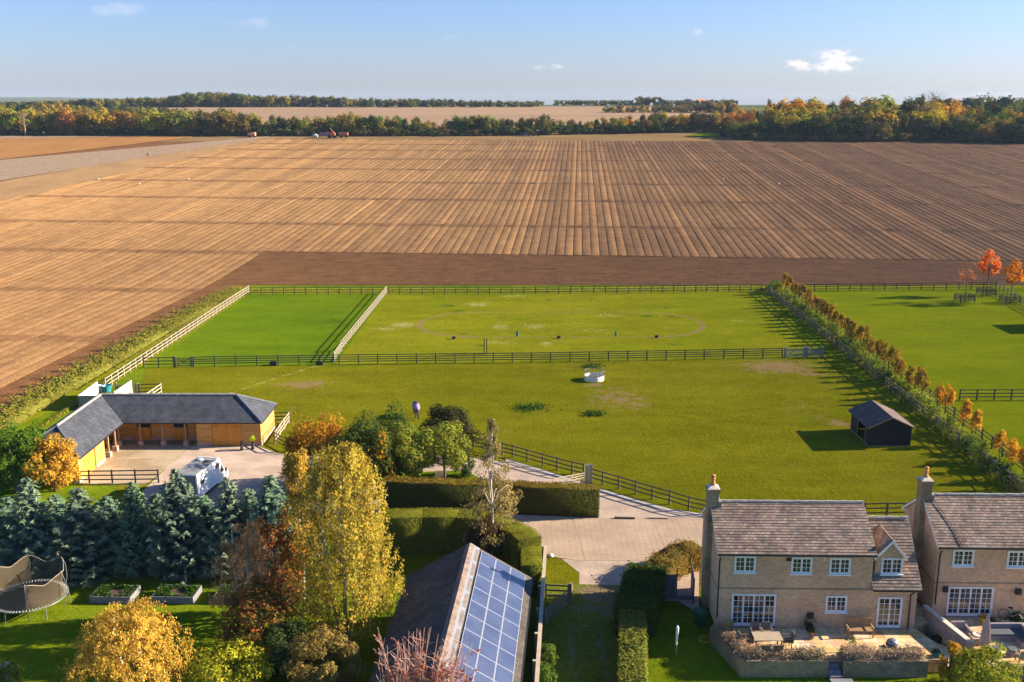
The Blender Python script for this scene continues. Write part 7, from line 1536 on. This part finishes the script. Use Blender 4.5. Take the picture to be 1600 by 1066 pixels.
machine(821, 213.3, 'parked_car', 'dark blue car at the far field edge beside the belt', 'car', [('body', 'blue_machine', [(-2.1, -.85, .4, 2.1, .85, 1.0)]), ('cabin', 'blue_machine', [(-1.1, -.78, 1.001, 1.0, .78, 1.55)]), ('windscreen', 'glass', [(-1.15, -.7, 1.05, -1.101, .7, 1.5)])] + W4(-1.3, 1.3, .8, .33))
machine(839, 213, 'tractor', 'red and white tractor next to the blue car at the far field edge', 'tractor', [('bonnet', 'red_machine', [(-1.9, -.4, .9, -.3, .4, 1.6)]), ('cab', 'glass', [(-.25, -.7, 1.2, 1.1, .7, 2.4)]), ('cab_roof', 'white', [(-.35, -.8, 2.401, 1.2, .8, 2.6)])] + [('wheel', 'rubber', [('w', x, s * .9 - .2, s * .9 + .2, q4)]) for x, q4 in ((.7, .8), (-1.5, .45)) for s in (-1, 1)])
# church tower and pylon on the skyline
d_ = 1150; rx = ray(1075, 160); bx = Vector((rx.x / rx.y * d_, d_, terr(rx.x / rx.y * d_, d_))); r = empty('church_tower', bx, R(12), 'square blue grey church tower on the skyline', 'tower')
ht = zat(1075, 157, d_) - bx.z; kk('tower_shaft', lambda q: q.box(-3, -3, 0, 3, 3, ht), 'stone_blue'); kk('parapet', lambda q: [q.box(-3.2 + i * 1.6, -3.2, ht + .01, -2.3 + i * 1.6, 3.2, ht + 1.4) for i in range(4)], 'stone_blue'); kk('flagpole', lambda q: q.tube([(-1, 0, ht), (-1, 0, ht + 4)], [.2, .12], 5), 'stone_blue')
r = empty('village_house', bx + Vector((16, 10, 0)), R(20), 'small brick house roof right of the church tower', 'house'); kk('wall', lambda q: q.box(-5, -3, 0, 5, 3, ht * .75), 'brick_red'); kk('roof', lambda q: q.prism([(-5.3, -3.4, ht * .75 + .01), (-5.3, 3.4, ht * .75 + .01), (-5.3, 0, ht * .75 + 3)], (10.6, 0, 0)), 'terracotta')
d_ = 1000; rx = ray(1543, 160); X_ = rx.x / rx.y * d_; z_ = terr(X_, d_); h_ = zat(1543, 144, d_) - z_; r = empty('radio_mast', (X_, d_, z_), 0, 'thin mast above the trees at the upper right', 'mast')
kk('shaft', lambda q: q.tube([(0, 0, 0), (0, 0, h_)], [.5, .25], 6), 'metal'); kk('crossarm', lambda q: (q.box(-1.8, -.1, h_ * .86, 1.8, .1, h_ * .89), q.box(-1.4, -.1, h_ * .93, 1.4, .1, h_ * .955)), 'metal')
def bare(px, base, top, d, label):
    rx = ray(px, base); b = T(px, base); dd = b.y + d; X_ = b.x * dd / b.y; z = terr(X_, dd); h = zat(px, top, dd) - z; mb = MB(); mb.tube([(0, 0, 0), (.1, 0, h * .5), (0, 0, h)], [.4, .25, .05], 6)
    for i in range(26):
        z0 = h * rnd.uniform(.4, .9); a_ = rnd.uniform(0, 6.28); L_ = (h - z0) * rnd.uniform(.5, .9) + .8; mb.tube([(0, 0, z0), (math.cos(a_) * L_ * .5, math.sin(a_) * L_ * .5, z0 + L_ * .35), (math.cos(a_) * L_ * .8, math.sin(a_) * L_ * .8, z0 + L_ * .9)], [.13, .08, .03], 4)
    r = empty('bare_tree', (X_, dd, z), 0, label, 'tree'); link('trunk', mb.mesh('trunk', M['bark']), r)
bare(1452, 220, 140, 40, 'bare dark tree sticking out of the top of the autumn wood'); bare(40, 213, 176, -1, 'pale bare tree in the left end of the hedgerow belt')
bpy.data.objects['bare_tree.001'].children[0].data.materials[0] = M['fence'] if 'bare_tree.001' in bpy.data.objects else None
# ------------------------------------------------------------------ haze
mb = MB(); mb.box(-3500, -60, -1.5, 3500, 5950, 80)
hz = mb.build('haze', None and M['white'] or mat('haze air', lambda t, o: None)); hz['kind'] = 'stuff'
hn = NT(hz.data.materials[0].node_tree); pv_ = hn.n.new('ShaderNodeVolumePrincipled'); pv_.inputs['Color'].default_value = (0.55, 0.72, 1.0, 1); pv_.inputs['Density'].default_value = 0.00006; pv_.inputs['Anisotropy'].default_value = 0.0
hn.l.new(pv_.outputs[0], [n for n in hn.n if n.type == 'OUTPUT_MATERIAL'][0].inputs['Volume'])
